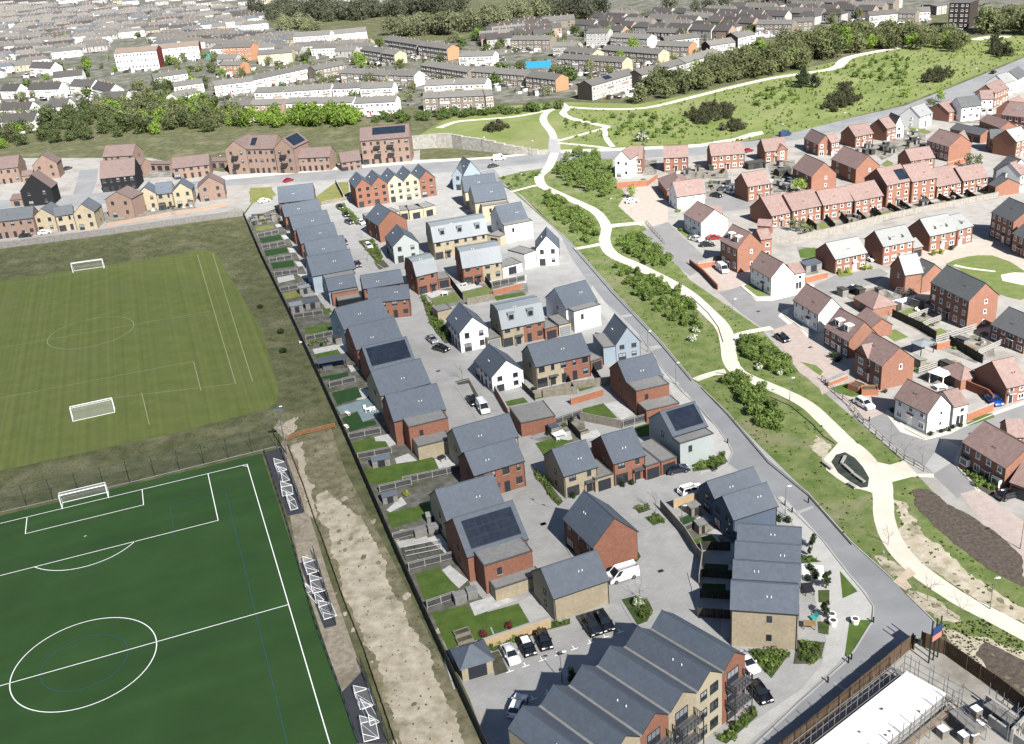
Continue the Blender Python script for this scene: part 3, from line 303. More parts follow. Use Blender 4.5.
('lawn','lawn_d',4,[(-43,214.2),(-37.2,215.6),(-36.7,214.2),(-42.5,212.6)]),
('patio','slab2',3,[(-37.6,219.7),(-35,218.4),(-34.6,216.4),(-36.3,215.4)]),
('patio','slab2',3,[(-33.4,206.4),(-31.1,205.4),(-30.7,202.9),(-31.8,200.7),(-33.6,200.5)]),
('lawn','lawn_d',4,[(-40.8,213),(-37.1,215.5),(-36.6,213.4),(-40.6,211.7)]),
('lawn','lawn_d',4,[(-39.5,205.3),(-34.1,207.2),(-32.5,201.8),(-37.5,199)]),
('garden_decking','teal',4,[(-37.7,197.9),(-31.3,200.9),(-28.2,194.9),(-28.4,191.6),(-31.2,190),(-32.8,195.2),(-36.2,194.2)]),
('lawn','lawn_d',4,[(-35.8,192.5),(-32.9,194.9),(-31.3,190),(-28.8,190.3),(-28.3,188.3),(-33.5,186.2)]),
('lawn','lawn',4,[(-32.5,181.4),(-28.5,182.9),(-27.9,181.1),(-25.9,180.7),(-25.2,178.1),(-31,175.8)]),
('patio','slab2',3,[(-28.3,182.9),(-24.7,184),(-23.2,179.7),(-25,178.1),(-25.9,180.7),(-27.9,181.1)]),
('lawn','lawn',4,[(-29.2,170.4),(-23.6,171.3),(-16.1,172.2),(-14.8,167.1),(-21.7,163.7),(-27.9,164.8),(-28.6,167.6)]),
('patio','slab2',3,[(-23.6,173.5),(-21.1,175),(-19.2,171.8),(-22.9,170.2)]),
('patio','slab2',3,[(-16.1,171.8),(-13.7,173),(-10.8,168.1),(-14.7,166.9)]),
('lawn','lawn',4,[(-26,167.7),(-19.9,169.7),(-16.2,171.6),(-14.7,166.9),(-25.6,162.4)]),
('lawn','lawn',4,[(-23.8,154.2),(-15,156.6),(-14.6,152.6),(-22.6,149.3)]),
('patio','slab2',3,[(-23.9,155.3),(-21.5,159.3),(-20.4,156.7),(-23.2,154.4)]),
('patio','slab',3,[(-21.6,145.2),(-16.5,146.1),(-15.9,144.3),(-20.8,143.2)]),
('patio','slab2',3,[(-16.5,145.4),(-14.3,146.3),(-12.3,141.4),(-13.3,140.6)]),
('lawn','lawn',4,[(-18,135.6),(-14.1,136.8),(-11,130.5),(-16.1,128.4)]),
('patio','slab2',3,[(-13.9,135.9),(-12.5,137.2),(-9.6,132.8),(-11,130.9)]),
('lawn','lawn',4,[(-15,125.4),(-9.8,126.7),(-8.6,123.9),(-2.1,125.9),(-0.7,121.3),(-7.4,118.7),(-11,117.4),(-12.4,116.7)]),
('patio','slab2',3,[(-9.4,127),(-5.8,128.3),(-2.2,126.8),(-8.6,123.9)]),
('patio','slab',3,[(-2.1,126.2),(-0,127.7),(2.4,122.6),(-0.6,121.2)]),
('lawn','lawn_dry',4,[(-66.2,373.6),(-61.3,393.5),(-54.5,369.7),(-62.8,363.5)]),
('lawn','lawn_dry',4,[(-60.1,394.4),(-55.9,394.2),(-53.3,373.4),(-54.5,370.9)]),
('lawn','lawn_dry',4,[(-94.4,398),(-85.6,396.5),(-81.8,376.5),(-90,375.1)]),
('planting_bed','bed',4,[(-57.1,360.6),(-54.2,361.9),(-44.7,335.3),(-46.8,334)]),
('planting_bed','bed',4,[(-44.5,316.1),(-39.8,316.4),(-35.2,297.8),(-36.1,290.3)]),
('planting_bed','bed',4,[(-37.9,293.9),(-34.9,294.6),(-32.7,287.9),(-35.5,286)]),
('planting_bed','bed',4,[(-22.7,263.2),(-19.7,255),(-16.4,242.5),(-13.6,227),(-15.2,227.3),(-17.8,235.2),(-20.3,246.8)]),
('lawn','lawn_b',4,[(-19.4,258),(-13,262),(-11.9,254.8),(-18.3,252.2)]),
('lawn','lawn_b',4,[(-11.5,261.6),(-3.6,263.5),(-3.8,254.7),(-10.1,253.6)]),
('lawn','lawn',4,[(-2.9,255.7),(4.6,257.5),(5.6,254.8),(-2.3,252.5)]),
('patio','slab2',3,[(-21.8,263),(-17.8,264.6),(-14.2,263),(-19.4,258.6)]),
('patio','slab2',3,[(-14.7,267.7),(-7.9,268.6),(-5.9,264.1),(-11.5,261.6)]),
('patio','slab2',3,[(-5.6,270.7),(6.4,270.3),(6,263.6),(-2.9,265.9)]),
('lawn','lawn',4,[(4.5,194.9),(11.2,198),(11.9,195.4),(4.2,193.2)]),
('lawn','lawn',4,[(13,198.5),(17.2,200.5),(18.2,197.2),(13.8,195.1)]),
('lawn','lawn',4,[(19.2,200.1),(22,200.8),(21.9,198.1),(19.3,197.4)]),
('lawn','lawn',4,[(13,186.9),(17.9,188.8),(19.9,181.7),(13.5,183.3)]),
('patio','slab2',3,[(18,188.3),(21.1,189.3),(23.4,182.8),(20.6,180.9)]),
('patio','slab2',3,[(5.2,198.4),(11.1,200.5),(11.3,198.4),(5.5,196.8)]),
('patio','slab2',3,[(12.9,200.6),(15.8,201.6),(16.5,199.4),(13.1,198.6)]),
('lawn','lawn',4,[(-2,193.5),(1.9,194.7),(2.8,192.2),(-1.7,191.1)]),
('lawn','lawn',4,[(3.2,174.5),(6.8,175.9),(10.2,174.2),(4.5,169.6)]),
('patio','slab2',3,[(6.8,176.9),(10.2,178.3),(10.4,174.9),(8.2,173.9)]),
('patio','slab2',3,[(11.9,176.2),(15.4,178),(16.1,174.8),(12.1,174.3)]),
('patio','slab3',3,[(2.4,177.4),(7.7,179.8),(7.9,178.4),(2.9,175.9)]),
('lawn','lawn',4,[(22.8,177.5),(25.9,178.8),(25,173.5),(22.9,173.4)]),
('lawn','lawn',4,[(22.6,177.3),(26.8,178.4),(26.3,173.6),(23.1,173.3)]),
('lawn','lawn',4,[(18.8,199.3),(22.6,201.1),(22.3,197.8),(19.3,197.2)]),
('lawn','lawn_d',4,[(25.4,144.6),(27.2,145.4),(28.2,143.4),(25.2,142.1)]),
('lawn','lawn',4,[(25.8,138.2),(29.5,139.1),(30.4,136),(26.4,135.8)]),
('lawn','lawn_d',4,[(26.8,131.7),(30.3,130.8),(29.6,128.4),(26,129)]),
('lawn','lawn_d',4,[(25.5,126.8),(28.8,126.1),(28.3,123.8),(24.8,124.4)]),
('patio','slab2',3,[(28,144.2),(29.4,145),(30.3,143.4),(28.6,142.4)]),
('patio','slab',3,[(28.9,139.7),(30.5,140.8),(31.4,139.3),(30.1,138.1)]),
('patio','slab2',3,[(27.6,138.9),(29.9,139.5),(30.5,136.8),(30,136.7),(29.4,138.9)]),
('patio','slab2',3,[(30.4,130.8),(31.1,130.7),(29.9,126.6),(29.5,127.9)]),
('patio','slab',3,[(27.4,121.7),(28.6,121.6),(26.7,114),(25.4,114.2)]),
('lawn','lawn',4,[(46.1,126.9),(47,121.7),(44.4,120.4)]),
('lawn','lawn',4,[(43.8,115.6),(46.8,115.2),(45.7,113.9),(42.5,109.5),(41.5,108.4),(40.9,108.8)]),
('planting_bed','bed',4,[(35.6,112.5),(39.1,111.5),(37.8,108.8),(36.3,107.5),(33.7,107.8)]),
('planting_bed','bedg',4,[(41.6,132.1),(44.2,129.5),(41.1,129.5)]),
('planting_bed','bedg',4,[(20.8,95.9),(26.9,100.7),(26.8,99.1),(21.9,94.9)]),
('planting_bed','bedg',4,[(28.1,111.2),(33.9,110),(30.2,105.5)]),
('planting_bed','bedg',4,[(41.6,122.8),(43.2,122.6),(42.3,119.8),(40.8,120)]),
('planting_bed','bedg',4,[(39.4,115.9),(41,115.7),(40,112.9),(38.8,113.5)]),
('white_gravel','white',4,[(41.1,129.4),(44.1,128.5),(43.1,124.7),(40.2,125.5)]),
('planting_bed','bedg',4,[(13.1,124.7),(15.4,125.3),(17,123.6),(17.3,121.2),(16.1,119.2),(14.6,118.5)]),
('planting_bed','bed',4,[(18.6,148.8),(20.7,149.4),(21.2,147.9),(19,147)]),
('planting_bed','bedg',4,[(19.7,145.8),(22.2,146.7),(22.9,144.1),(20.8,143.2)]),
('planting_bed','bed',4,[(1.8,165.9),(3.5,163.8),(6.8,152.9),(5.9,151.7),(4.9,153.8),(2.5,162.7)]),
('planting_bed','bedg',4,[(12.2,133.1),(16.9,135),(17.3,136.3),(17.5,134.9),(16.7,133.7),(12.3,131.8)]),
('planting_bed','bed',4,[(-12.6,205.4),(-9.6,206.6),(-7.2,196.1),(-7.9,195.5),(-9.6,204),(-11.8,203.6)]),
('planting_bed','bedg',4,[(30.6,161.4),(35.2,163.3),(37,164.5),(37.1,161.4),(34.7,159.4),(30.4,159)]),
('planting_bed','bedg',4,[(-7.5,116.9),(2.2,120.3),(5.2,121.4),(5.1,120.1),(0.9,119),(-6,115.6)]),
('planting_bed','bed',4,[(-6.5,115.3),(-5.3,115.7),(-4.1,111.3),(-5.9,110.7)]),
('lawn','lawn_b',4,[(83,210.8),(86.3,212.5),(87.4,207.7),(83.8,205.9)]),
('lawn','lawn_b',4,[(89.7,221.2),(94.2,223.8),(95.9,220.9),(92.7,219.1),(90.3,218.9)]),
('lawn','lawn_b',4,[(93.2,209.4),(95.9,211),(96.5,207.1),(93.4,205.9)]),
('lawn','lawn',4,[(91.1,214.9),(94.6,216.1),(97.3,214.4),(92.4,211.6)]),
('green_oval','lawn_b',4,[(113.3,250.2),(117,252.8),(120.7,254.2),(123.8,254.4),(126.9,253.4),(128.9,247.6),(129,240.7),(129,235.8),(123.7,224.9),(119.4,222.7),(117.7,224.8),(116.5,227.3),(115.6,233.3),(115.3,240),(114.8,246.5)]),
('footpath','cream',6,[(115.4,249.2),(115.9,248.6),(116.5,247.7),(117.2,246.7),(118.1,245.8),(119.2,244.9),(120.6,243.9),(121.8,242.9),(122.7,242.3),(122.1,241.5),(121.2,242.1),(119.9,243),(118.5,244.1),(117.4,245),(116.4,246),(115.6,247),(114.9,247.8),(114.5,248.4)]),
('footpath','cream',6,[(122.5,239.3),(126.2,240.2),(130.4,238.5),(125.9,229.5),(123.3,232.5),(121.1,235.4)]),
('lawn','lawn',4,[(63.4,186.5),(67.3,188),(69,186.1),(69.6,182),(66.3,181.9),(64.3,184)]),
('lawn','lawn_b',4,[(61.3,200.1),(64,197.6),(64.5,194.3),(63.3,192.5),(62.5,195.6)]),
('lawn','lawn',4,[(83.7,195.2),(85.9,195.6),(85,191.6),(82.5,190.5)]),
('lawn','lawn',4,[(83.8,195.2),(85,193.3),(83.6,191.1),(82,190.6)]),
('lawn','lawn',4,[(91.5,191.9),(92.7,188.3),(92.3,186),(91.1,187.8)]),
('lawn','lawn',4,[(81.4,169.8),(88.9,170.4),(88.7,169.1),(82.6,168.2)]),
('lawn','lawn',4,[(82.6,167.6),(88.7,170.1),(88.6,168.8),(82.8,166.5)]),
('lawn','lawn_b',4,[(60.6,247.5),(63.6,249.3),(65.2,239.1),(62,239.6)]),
('lawn','lawn_b',4,[(52.9,299.2),(54.8,301.2),(55.8,290.8),(54.4,288.8)]),
('lawn','lawn_b',4,[(85.2,250.6),(89.3,250.8),(88.9,248.3),(85.2,247.4)]),
('lawn','lawn',4,[(81.4,271),(86.2,271.8),(84,263),(80.1,264.8)]),
('lawn','lawn_b',4,[(162.5,404.1),(165.4,398.1),(167.1,391.2),(163.9,388),(161,398.4)]),
('lawn','lawn_b',4,[(132.7,350.5),(137.1,356.3),(137.6,351.1),(134.1,346.4)]),
('lawn','lawn_b',4,[(91.3,296.9),(91.7,291.6),(89.9,287.1),(88.6,290.9)]),
('lawn','lawn_b',4,[(93.1,292.9),(95.3,292.2),(95.7,287),(92.5,286.3)]),
('lawn','lawn_b',4,[(114.3,298.5),(116.5,297.8),(115.5,292.8),(112.9,291.9)]),
('lawn','lawn_b',4,[(113.5,296.9),(116.3,297.8),(115.4,292.8),(113.1,291.8)]),
('lawn','lawn_b',4,[(131.5,302.1),(134,302.1),(133.2,297.8),(131.1,297.6)]),
('lawn','lawn_dry',4,[(-93.9,392.4),(-86.3,396),(-81.6,383.4),(-88.6,374.2)]),
('planting_bed','bed',4,[(76.8,156.1),(76.5,151.5),(77.5,147.4),(77.2,144.8),(77.2,143.8),(76.1,143.2),(75.1,145.7),(75.4,152.2)]),
('dry_bank','dry',3,[(55.1,112.3),(60,109.6),(63.4,105.7),(64.6,98.9),(60.2,95.1),(57.5,99.8),(54.7,105.1)]),
('dry_bank','dry',3,[(60.6,144.5),(62.1,143.3),(61.9,132.6),(64.2,122),(68.9,112.6),(67.7,110.2),(63.4,115.5),(59.4,122.7),(57.5,131.1)]),
('dry_bank','dry',3,[(54.8,167.8),(57.1,163.6),(54,159),(52.5,164.4)]),
('dry_bank','dry',3,[(54.2,131.1),(55.7,125.2),(52.9,124.1),(52,129.8)]),
('dry_bank','dry',3,[(53.9,120.6),(55.9,119.4),(58.4,113.6),(55.4,113.6)])]
KERB=[
[(5.6,359.4),(7.2,356.2),(21.2,292.9),(27.8,252.9),(34.3,218.1),(37.4,196.9)],
[(38.4,192.7),(41.3,179.8),(44.2,160.7),(47.8,148.8),(50.1,134),(52.9,123.6)],
[(53.5,120.2),(55,113.4)],
[(42.4,148.2),(44,143.2),(46,135.1),(47,126.5),(47.8,121.2),(48,118),(46.7,114.6),(46.2,114.2),(42.5,109.5),(40.4,107.2),(32.5,100.7),(22.2,91.6)],
[(30.4,222),(31.5,211.8),(32.3,203),(34.7,189.2),(36.2,184.4),(38,174.6),(38.7,168.1),(38.7,164.5),(37,160.9),(34.3,158.2)],
[(6.8,391.2),(2.4,396.1),(-6.1,391.3),(6,367.6)],
[(71.3,167.5),(73.3,163.2),(78.5,164.6),(88,169.5),(100.2,175.1)],
[(74.9,155.6),(74.7,150.8),(75.1,145.2)],
[(59.8,246.9),(61.5,237.2),(64.9,236.3),(72.8,239.9)],
[(64.9,225.7),(67.7,212.8)],
[(6.8,136.6),(6,139.9),(5.6,141.9),(5.9,143.3),(7.3,145.3)],
[(23.9,129.6),(23.8,127.1),(23.8,125.8),(23.3,123.5)]]
FLUSH=[
[(1.6,118.5),(13.1,123),(14.3,118.3),(16.1,119),(17.3,121.3)],
[(-12.7,204.6),(-7.6,185.6)],
[(-12.7,204.6),(-9.3,206),(-5.1,192.6)],
[(1.2,155),(3.9,151.8),(6.6,150.8),(9.6,151.9)],
[(13.3,154),(17.5,155.5),(22.4,156.7),(26,159.2),(31.6,160.6)],
[(16.1,148),(17.4,146.4),(20.1,147.3),(22.2,148.3)],
[(29.5,154),(37.4,158.4)],
[(0.7,156.7),(2.2,153.2),(4.4,151.7)],
[(-6.3,120.9),(-4,111.6)],
[(-61.4,362),(-38.9,283.2)],
[(-37.9,293.9),(-31.6,281.8)],
[(-12.9,115),(-11.4,108.7)],
[(26.1,232.4),(29.4,215.7)],
[(69.6,151.7),(67.8,158.3)]]
EDGE=[
[(46.2,243.8),(48.2,231.6),(48.7,222.6),(47.9,213.8)],
[(42.9,198.2),(44.5,197.4),(45.4,193.2),(48.3,186.5)],
[(50.9,185),(53.7,180.5),(55.6,172.5),(56.2,167.2),(57.3,164.3)],
[(20.9,290.1),(27.4,250.7),(33.9,216.4),(37.1,195.4)],
[(38.5,191.8),(41.1,178.6),(43.9,159.7),(47.6,147.9),(49.9,133.1)]]
PITCH=(-52.3,176.3,0.322,29.59,48.2)
PK=1.1
GRASSLINES=[
[(-98,255.6),(-98,257),(-98.3,258.4),(-98.8,259.8),(-99.4,261),(-100.2,262.2),(-101.1,263.2),(-102.2,264.2),(-103.3,265),(-104.6,265.6),(-106,266),(-107.3,266.3),(-108.7,266.4),(-110.2,266.3),(-111.5,266),(-112.9,265.6),(-114.1,265),(-115.3,264.2),(-116.4,263.2),(-117.3,262.2),(-118.1,261),(-118.7,259.8),(-119.2,258.4),(-119.4,257),(-119.5,255.6),(-119.4,254.2),(-119.2,252.8),(-118.7,251.5),(-118.1,250.2),(-117.3,249.1),(-116.4,248),(-115.3,247.1),(-114.1,246.3),(-112.9,245.7),(-111.5,245.2),(-110.2,244.9),(-108.7,244.8),(-107.3,244.9),(-106,245.2),(-104.6,245.7),(-103.3,246.3),(-102.2,247.1),(-101.1,248),(-100.2,249.1),(-99.4,250.2),(-98.8,251.5),(-98.3,252.8),(-98,254.2),(-98,255.6)],
[(-130.4,250.1),(-79,263.7)],
[(-95.2,316.1),(-62.4,214.7)],
[(-75.6,229.9),(-69.7,212.4)],
[(-93,212.6),(-62.2,214.7)],
[(-117.2,218.2),(-75.6,229.9)],
[(-83.6,214.4),(-77.1,197.4)],
[(-152.4,303.7),(-95.2,316.1)],
[(-90.4,316.2),(-58.5,214.7)]]
GOALS=[
((-84.2,165.7),(-76.5,168.2),2.7,2.2,'white goal on the artificial pitch goal line'),
((-87.4,206.9),(-95.6,204.1),2.7,1.8,'white goal at the near end of the grass pitch'),
((-132,309.1),(-123,310.8),2.9,1.8,'white goal at the far end of the grass pitch')]
SGOALS=[
(-46.87,175.4,-1.248,3.4,1.9,1.3,1,'portable goal tipped on the first apron, nearest the mast'),
(-45.49,171.3,-1.148,3.4,1.9,1.3,0,'portable goal standing on the first apron'),
(-44.05,166.4,-1.348,3.4,1.9,1.3,1,'third portable goal on the first apron'),
(-42.11,161.2,-1.248,3.4,1.9,1.3,0,'last portable goal on the first apron'),
(-36.31,141.3,-1.248,3.4,1.9,1.3,1,'portable goal at the top of the middle apron'),
(-34.6,133.1,-0.998,3.4,1.9,1.3,0,'portable goal pulled out onto the carpet'),
(-34.49,136.2,-1.348,3.4,1.9,1.3,1,'portable goal tipped in the middle of the second apron'),
(-32.28,129.3,-1.198,3.4,1.9,1.3,1,'portable goal at the bottom of the middle apron'),
(-24.88,109.7,-1.248,3.4,1.9,1.3,1,'portable goal at the top of the lowest apron'),
(-23.57,106.4,-1.148,3.4,1.9,1.3,0,'second portable goal on the lowest apron'),
(-23.48,103.9,-1.348,3.4,1.9,1.3,1,'portable goal nearest the bottom of the photo')]
FEN=[
('boundary_fence','dark',2,[(-88.8,357.8),(-73.2,307.1),(-56.5,255.5),(-43,212.7),(-32.28,178.4),(-20.58,139.8),(-13.55,117.4),(-7.57,98.5),(-5.73,92.5)],'long dark timber fence between the back gardens and the sports field'),
('boundary_fence','grey',2.2,[(-184.8,334),(-168.7,343.3),(-136.4,348.4),(-113.6,353.3),(-89.1,357.9)],'weathered grey timber fence along the top edge of the grass pitch'),
('retaining_wall','brickbrown',1,[(-138.1,361),(-116.8,367.5),(-116.2,368.8)],'low brick wall in front of the slate roofed trio'),
('retaining_wall','brickbrown',1.1,[(-115.3,367.9),(-98,373.9)],'low brick wall in front of the corner brick gable house'),
('garden_fence','panel',1.5,[(-83.9,345.3),(-77,348.2)],'panelled fence across the back gardens, first along the dark boundary fence from the top road'),
('garden_fence','panel',1.5,[(-78.5,329),(-72.2,332.1)],'panelled fence across the back gardens, second along the dark boundary fence from the top road'),
('garden_fence','panel',1.5,[(-74.7,316.1),(-67.9,318.5)],'panelled fence across the back gardens, third along the dark boundary fence from the top road'),
('garden_fence','panel',1.5,[(-69.9,301.5),(-63.4,303.4)],'panelled fence across the back gardens, fourth along the dark boundary fence from the top road'),
('garden_fence','panel',1.5,[(-66,288.2),(-59.4,289.1)],'panelled fence across the back gardens, fifth along the dark boundary fence from the top road'),
('garden_fence','panel',1.5,[(-62,273.9),(-55.1,276.2)],'panelled fence across the back gardens, sixth along the dark boundary fence from the top road'),
('garden_fence','panel',1.5,[(-54.9,252.3),(-47.52,253.5)],'panelled fence across the back gardens, seventh along the dark boundary fence from the top road'),
('garden_fence','panel',1.5,[(-49.5,236.3),(-43.17,238.3)],'panelled fence across the back gardens, eighth along the dark boundary fence from the top road'),
('garden_fence','panel',1.5,[(-40.17,207.8),(-34.76,209.8)],'panelled fence across the back gardens, ninth along the dark boundary fence from the top road'),
('garden_fence','panel',1.5,[(-33.25,182.7),(-27.12,184.2)],'panelled fence across the back gardens, tenth along the dark boundary fence from the top road'),
('garden_fence','panel',1.5,[(-30.62,174.2),(-24.36,175.6)],'panelled fence across the back gardens, eleventh along the dark boundary fence from the top road'),
('garden_fence','panel',1.5,[(-21.42,163.7),(-10.82,166.3)],'panelled fence across the back gardens, twelfth along the dark boundary fence from the top road'),
('garden_fence','panel',1.5,[(-22.03,145.5),(-18.76,146.5)],'panelled fence across the back gardens, thirteenth along the dark boundary fence from the top road'),
('garden_fence','panel',1.5,[(-18.93,136.7),(-11.44,138.9)],'panelled fence across the back gardens, fourteenth along the dark boundary fence from the top road'),
('garden_fence','panel',1.5,[(-15.66,126.6),(-11.57,128.3)],'panelled fence across the back gardens, fifteenth along the dark boundary fence from the top road'),
('garden_fence','panel',1.5,[(-25.49,161.4),(-19.88,163.1)],'panelled fence across the back gardens, sixteenth along the dark boundary fence from the top road'),
('garden_wall','bricktan',1.8,[(-7.32,116.3),(2.3,119.8)],'tan brick garden wall behind the row of parked cars'),
('garden_wall','bricktan',1.8,[(24.89,147.8),(29.64,149.4)],'tan brick garden wall beside the dark blue pair'),
('garden_fence','board',1.8,[(22.8,147.9),(23.92,143.9),(25.25,139.3),(26.12,133.6),(26.53,132.4)],'timber fence edging the court beside the dark blue pair'),
('garden_fence','board',1.8,[(26.81,135.1),(26.7,132.6),(25,126.7)],'pale capped timber fence beside the stepped terrace gardens'),
('garden_fence','dark',1.7,[(26.98,135.3),(31.36,134.4)],'dark timber fence above the terrace gardens'),
('garden_fence','dark',1.6,[(25.83,128.4),(30.09,127.2)],'first dark fence between the stepped terrace gardens'),
('garden_fence','dark',1.6,[(24.52,123.5),(28.66,122.5)],'second dark fence between the stepped terrace gardens'),
('garden_fence','dark',1.6,[(23.26,119.3),(27.64,118.1)],'third dark fence between the stepped terrace gardens'),
('garden_fence','panel',1.4,[(25.16,140.3),(27.88,141.8)],'slatted fence between the two blue pair gardens'),
('garden_fence','board',1.8,[(3.9,193.7),(12.77,196.7),(21.81,197.3)],'timber fence behind the semi detached patios'),
('garden_wall','brick',1.6,[(11.32,189.3),(18.32,192.3)],'red brick garden wall behind the artificial lawn'),
('garden_fence','board',1.8,[(12.67,182.2),(20.19,177.3)],'curved grey timber fence below the artificial lawn'),
('garden_fence','panel',1.6,[(20.5,177.7),(25.14,179.5)],'panelled fence beside the stepped red annexes'),
('garden_fence','dark',1.7,[(11.79,200.6),(12.55,194.3)],'dark fence between the semi detached lawns'),
('garden_fence','dark',1.7,[(17.57,204.5),(18.45,198)],'dark fence at the right of the small semi detached lawn'),
('garden_fence','board',1.7,[(5.99,193.9),(13.06,194.2)],'grey fence beside the flat roofed brick garages'),
('garden_fence','panel',1.6,[(7.12,180.8),(13.1,183.9)],'slatted fence behind the flat garage patio'),
('garden_fence','dark',1.7,[(10.03,180.2),(11.9,174.2)],'dark fence between the two court patios'),
('garden_fence','dark',1.8,[(-14.5,269),(-11,255.2)],'dark fence between the bright green lawns'),
('garden_fence','board',1.7,[(-9.9,251.3),(-3.17,253.3)],'timber fence below the bright lawns'),
('garden_fence','panel',1.7,[(-3.2,262.7),(5.68,265.7)],'panelled fence above the brick raised garden'),
('garden_wall','brick',1.5,[(-3.09,257),(4.52,260.1)],'red brick wall of the raised garden'),
('garden_fence','dark',1.7,[(-5.57,270.7),(-3.45,261.5)],'dark fence beside the cream and red mansard patio'),
('garden_wall','brick',1.7,[(-3.96,198.7),(-1.51,187.3)],'red brick wall beside the parked white van'),
('garden_fence','dark',1.6,[(1.91,199.1),(4.21,192.7)],'dark fence beside the white gabled house patio'),
('garden_fence','board',1.2,[(-62.1,363.3),(-53.6,367.2)],'low hedge fence at the end of the parking court'),
('garden_fence','dark',1.4,[(-60.6,393.3),(-55.3,371.1)],'dark fence between the dry lawns'),
('hoarding','hoard',2.4,[(24.8,90.2),(30.68,94.2),(38.8,100.4),(49.9,108.9),(50,108.5)],'brown timber hoarding along the bend of the road'),
('hoarding','hoard',2.4,[(51.2,109.1),(53.5,107.1),(55,103.9),(56.8,100.1),(58.5,95.7),(60.2,93)],'dark brown timber hoarding beside the dry grass bank'),
('terrace_back_fence','grey2',1.9,[(75.4,278.1),(84,278.4),(97.9,283.8),(114,290.8),(127.4,295),(150.7,301.7)],'long grey timber fence behind the pink roofed terrace gardens'),
('garden_fence','dark',1.7,[(90.9,297),(91.2,286.7)],'first dark fence between the pink terrace gardens, counted from the left end'),
('garden_fence','dark',1.7,[(96.8,298.6),(96.3,286)],'second dark fence between the pink terrace gardens, counted from the left end'),
('garden_fence','dark',1.7,[(101.7,299.8),(101.1,288.7)],'third dark fence between the pink terrace gardens, counted from the left end'),
('garden_fence','dark',1.7,[(106.6,300.9),(106.4,288.8)],'fourth dark fence between the pink terrace gardens, counted from the left end'),
('garden_fence','dark',1.7,[(111.3,301.2),(111.5,290.6)],'fifth dark fence between the pink terrace gardens, counted from the left end'),
('garden_fence','dark',1.7,[(112.5,302.7),(111.8,292.2)],'sixth dark fence between the pink terrace gardens, counted from the left end'),
('garden_fence','dark',1.7,[(117.5,303.8),(118.3,292.8)],'seventh dark fence between the pink terrace gardens, counted from the left end'),
('garden_fence','dark',1.7,[(121.8,305.2),(121.7,295.2)],'eighth dark fence between the pink terrace gardens, counted from the left end'),
('garden_fence','dark',1.7,[(130.1,306.3),(128.7,296.5)],'ninth dark fence between the pink terrace gardens, counted from the left end'),
('garden_fence','dark',1.7,[(134.8,307.6),(135.3,298)],'tenth dark fence between the pink terrace gardens, counted from the left end'),
('garden_fence','dark',1.7,[(139.3,310),(139,299.6)],'eleventh dark fence between the pink terrace gardens, counted from the left end'),
('garden_fence','dark',1.7,[(144.1,310.3),(143.6,300.9)],'twelfth dark fence between the pink terrace gardens, counted from the left end'),
('garden_fence','white',1.5,[(88.7,224.8),(96.5,227.8)],'white rendered garden fence beside the wire dog run'),
('garden_fence','rail',1.5,[(90.6,216.5),(98.6,220.3)],'white railed fence beside the small lawn'),
('garden_fence','rail',1.5,[(92.1,211.7),(99.5,215.9)],'white railed fence behind the brick patio'),
('garden_fence','dark',1.9,[(88.3,219.6),(91.4,210.8),(92.5,205.3)],'long dark fence between the brick garages and the terrace lawns'),
('garden_fence','rail',1.7,[(91.6,203.2),(102.3,207.8)],'pale railed fence along the terrace garden end'),
('garden_fence','rail',1.5,[(97,194.9),(104.3,199.4)],'pale railed fence beside the planted garden'),
('garden_fence','dark',1.9,[(94.3,202.6),(96.5,191.6)],'dark fence below the planted garden'),
('garden_wall','brick',1.6,[(90.4,199.9),(93.6,201)],'short red brick wall behind the grey gazebo'),
('garden_fence','rail',1.5,[(82.4,189.3),(89.2,192.3)],'white railed fence beside the white gazebo'),
('garden_wall','brickdark',1.9,[(87.1,183.9),(90.7,176.4),(90.5,173.9)],'dark brick wall behind the white corner house'),
('garden_wall','brick',1.7,[(83,168.2),(89.4,171.4)],'red brick wall between white corner house and blue car'),
('garden_fence','rail',1.2,[(63.2,188.5),(68.9,191.7)],'grey balustrade on a low brick wall above the planters'),
('garden_wall','brick',1,[(63.2,187.3),(68.1,189.9)],'low brick wall above the lawn with planters'),
('garden_wall','brick',1.6,[(51.9,262.8),(56.8,263.6)],'brick wall behind the parked white van'),
('garden_fence','grey2',1.5,[(52.3,264.8),(59.6,268.4)],'grey slatted fence above the brick wall by the white van'),
('garden_wall','brickdark',1.4,[(50.7,267.3),(52.5,258),(53.7,246.2)],'dark brick retaining wall edging the white van drive'),
('garden_wall','brick',1.6,[(75.7,245.5),(82.3,248.1)],'red brick wall between the white bend house and grey roofed house'),
('garden_wall','brick',2.2,[(41.45,350.3),(52.1,350.4)],'raised brick terrace wall of the white gabled corner house'),
('garden_wall','brick',1.8,[(52.1,350.4),(57,359)],'brick wall beside the raised terrace garage'),
('garden_wall','brick',1.5,[(151.8,341),(160.3,345)],'red brick wall behind the pink terrace'),
('greenway_fence','wire',1.1,[(64.4,173.1),(65.5,166.2),(67,156.6),(68.8,152.3)],'thin post and rail fence between path verge and bend in the side road'),
('greenway_fence','wire',1.1,[(63,190.5),(63.7,184.1),(64.7,178),(64.8,171)],'thin post and rail fence beside the white car drive'),
('greenway_fence','wire',1,[(45.2,307.6),(46.04,297),(47.19,286.3)],'thin rail fence beside the side road by the path end'),
('post_rail_fence','rail3',1.2,[(-45.88,184.1),(-43.51,186.2),(-36.71,188.3)],'three railed timber fence across the end of the dry strip'),
('edge_fence','dirtwall',0.8,[(-45.39,182.4),(-39.81,165.8),(-36.21,154.1),(-33.99,147.6),(-28.35,129.8),(-24.4,118.5),(-18.64,99.8),(-16.85,94.5)],'low timber edging wall beside the dry strip')]
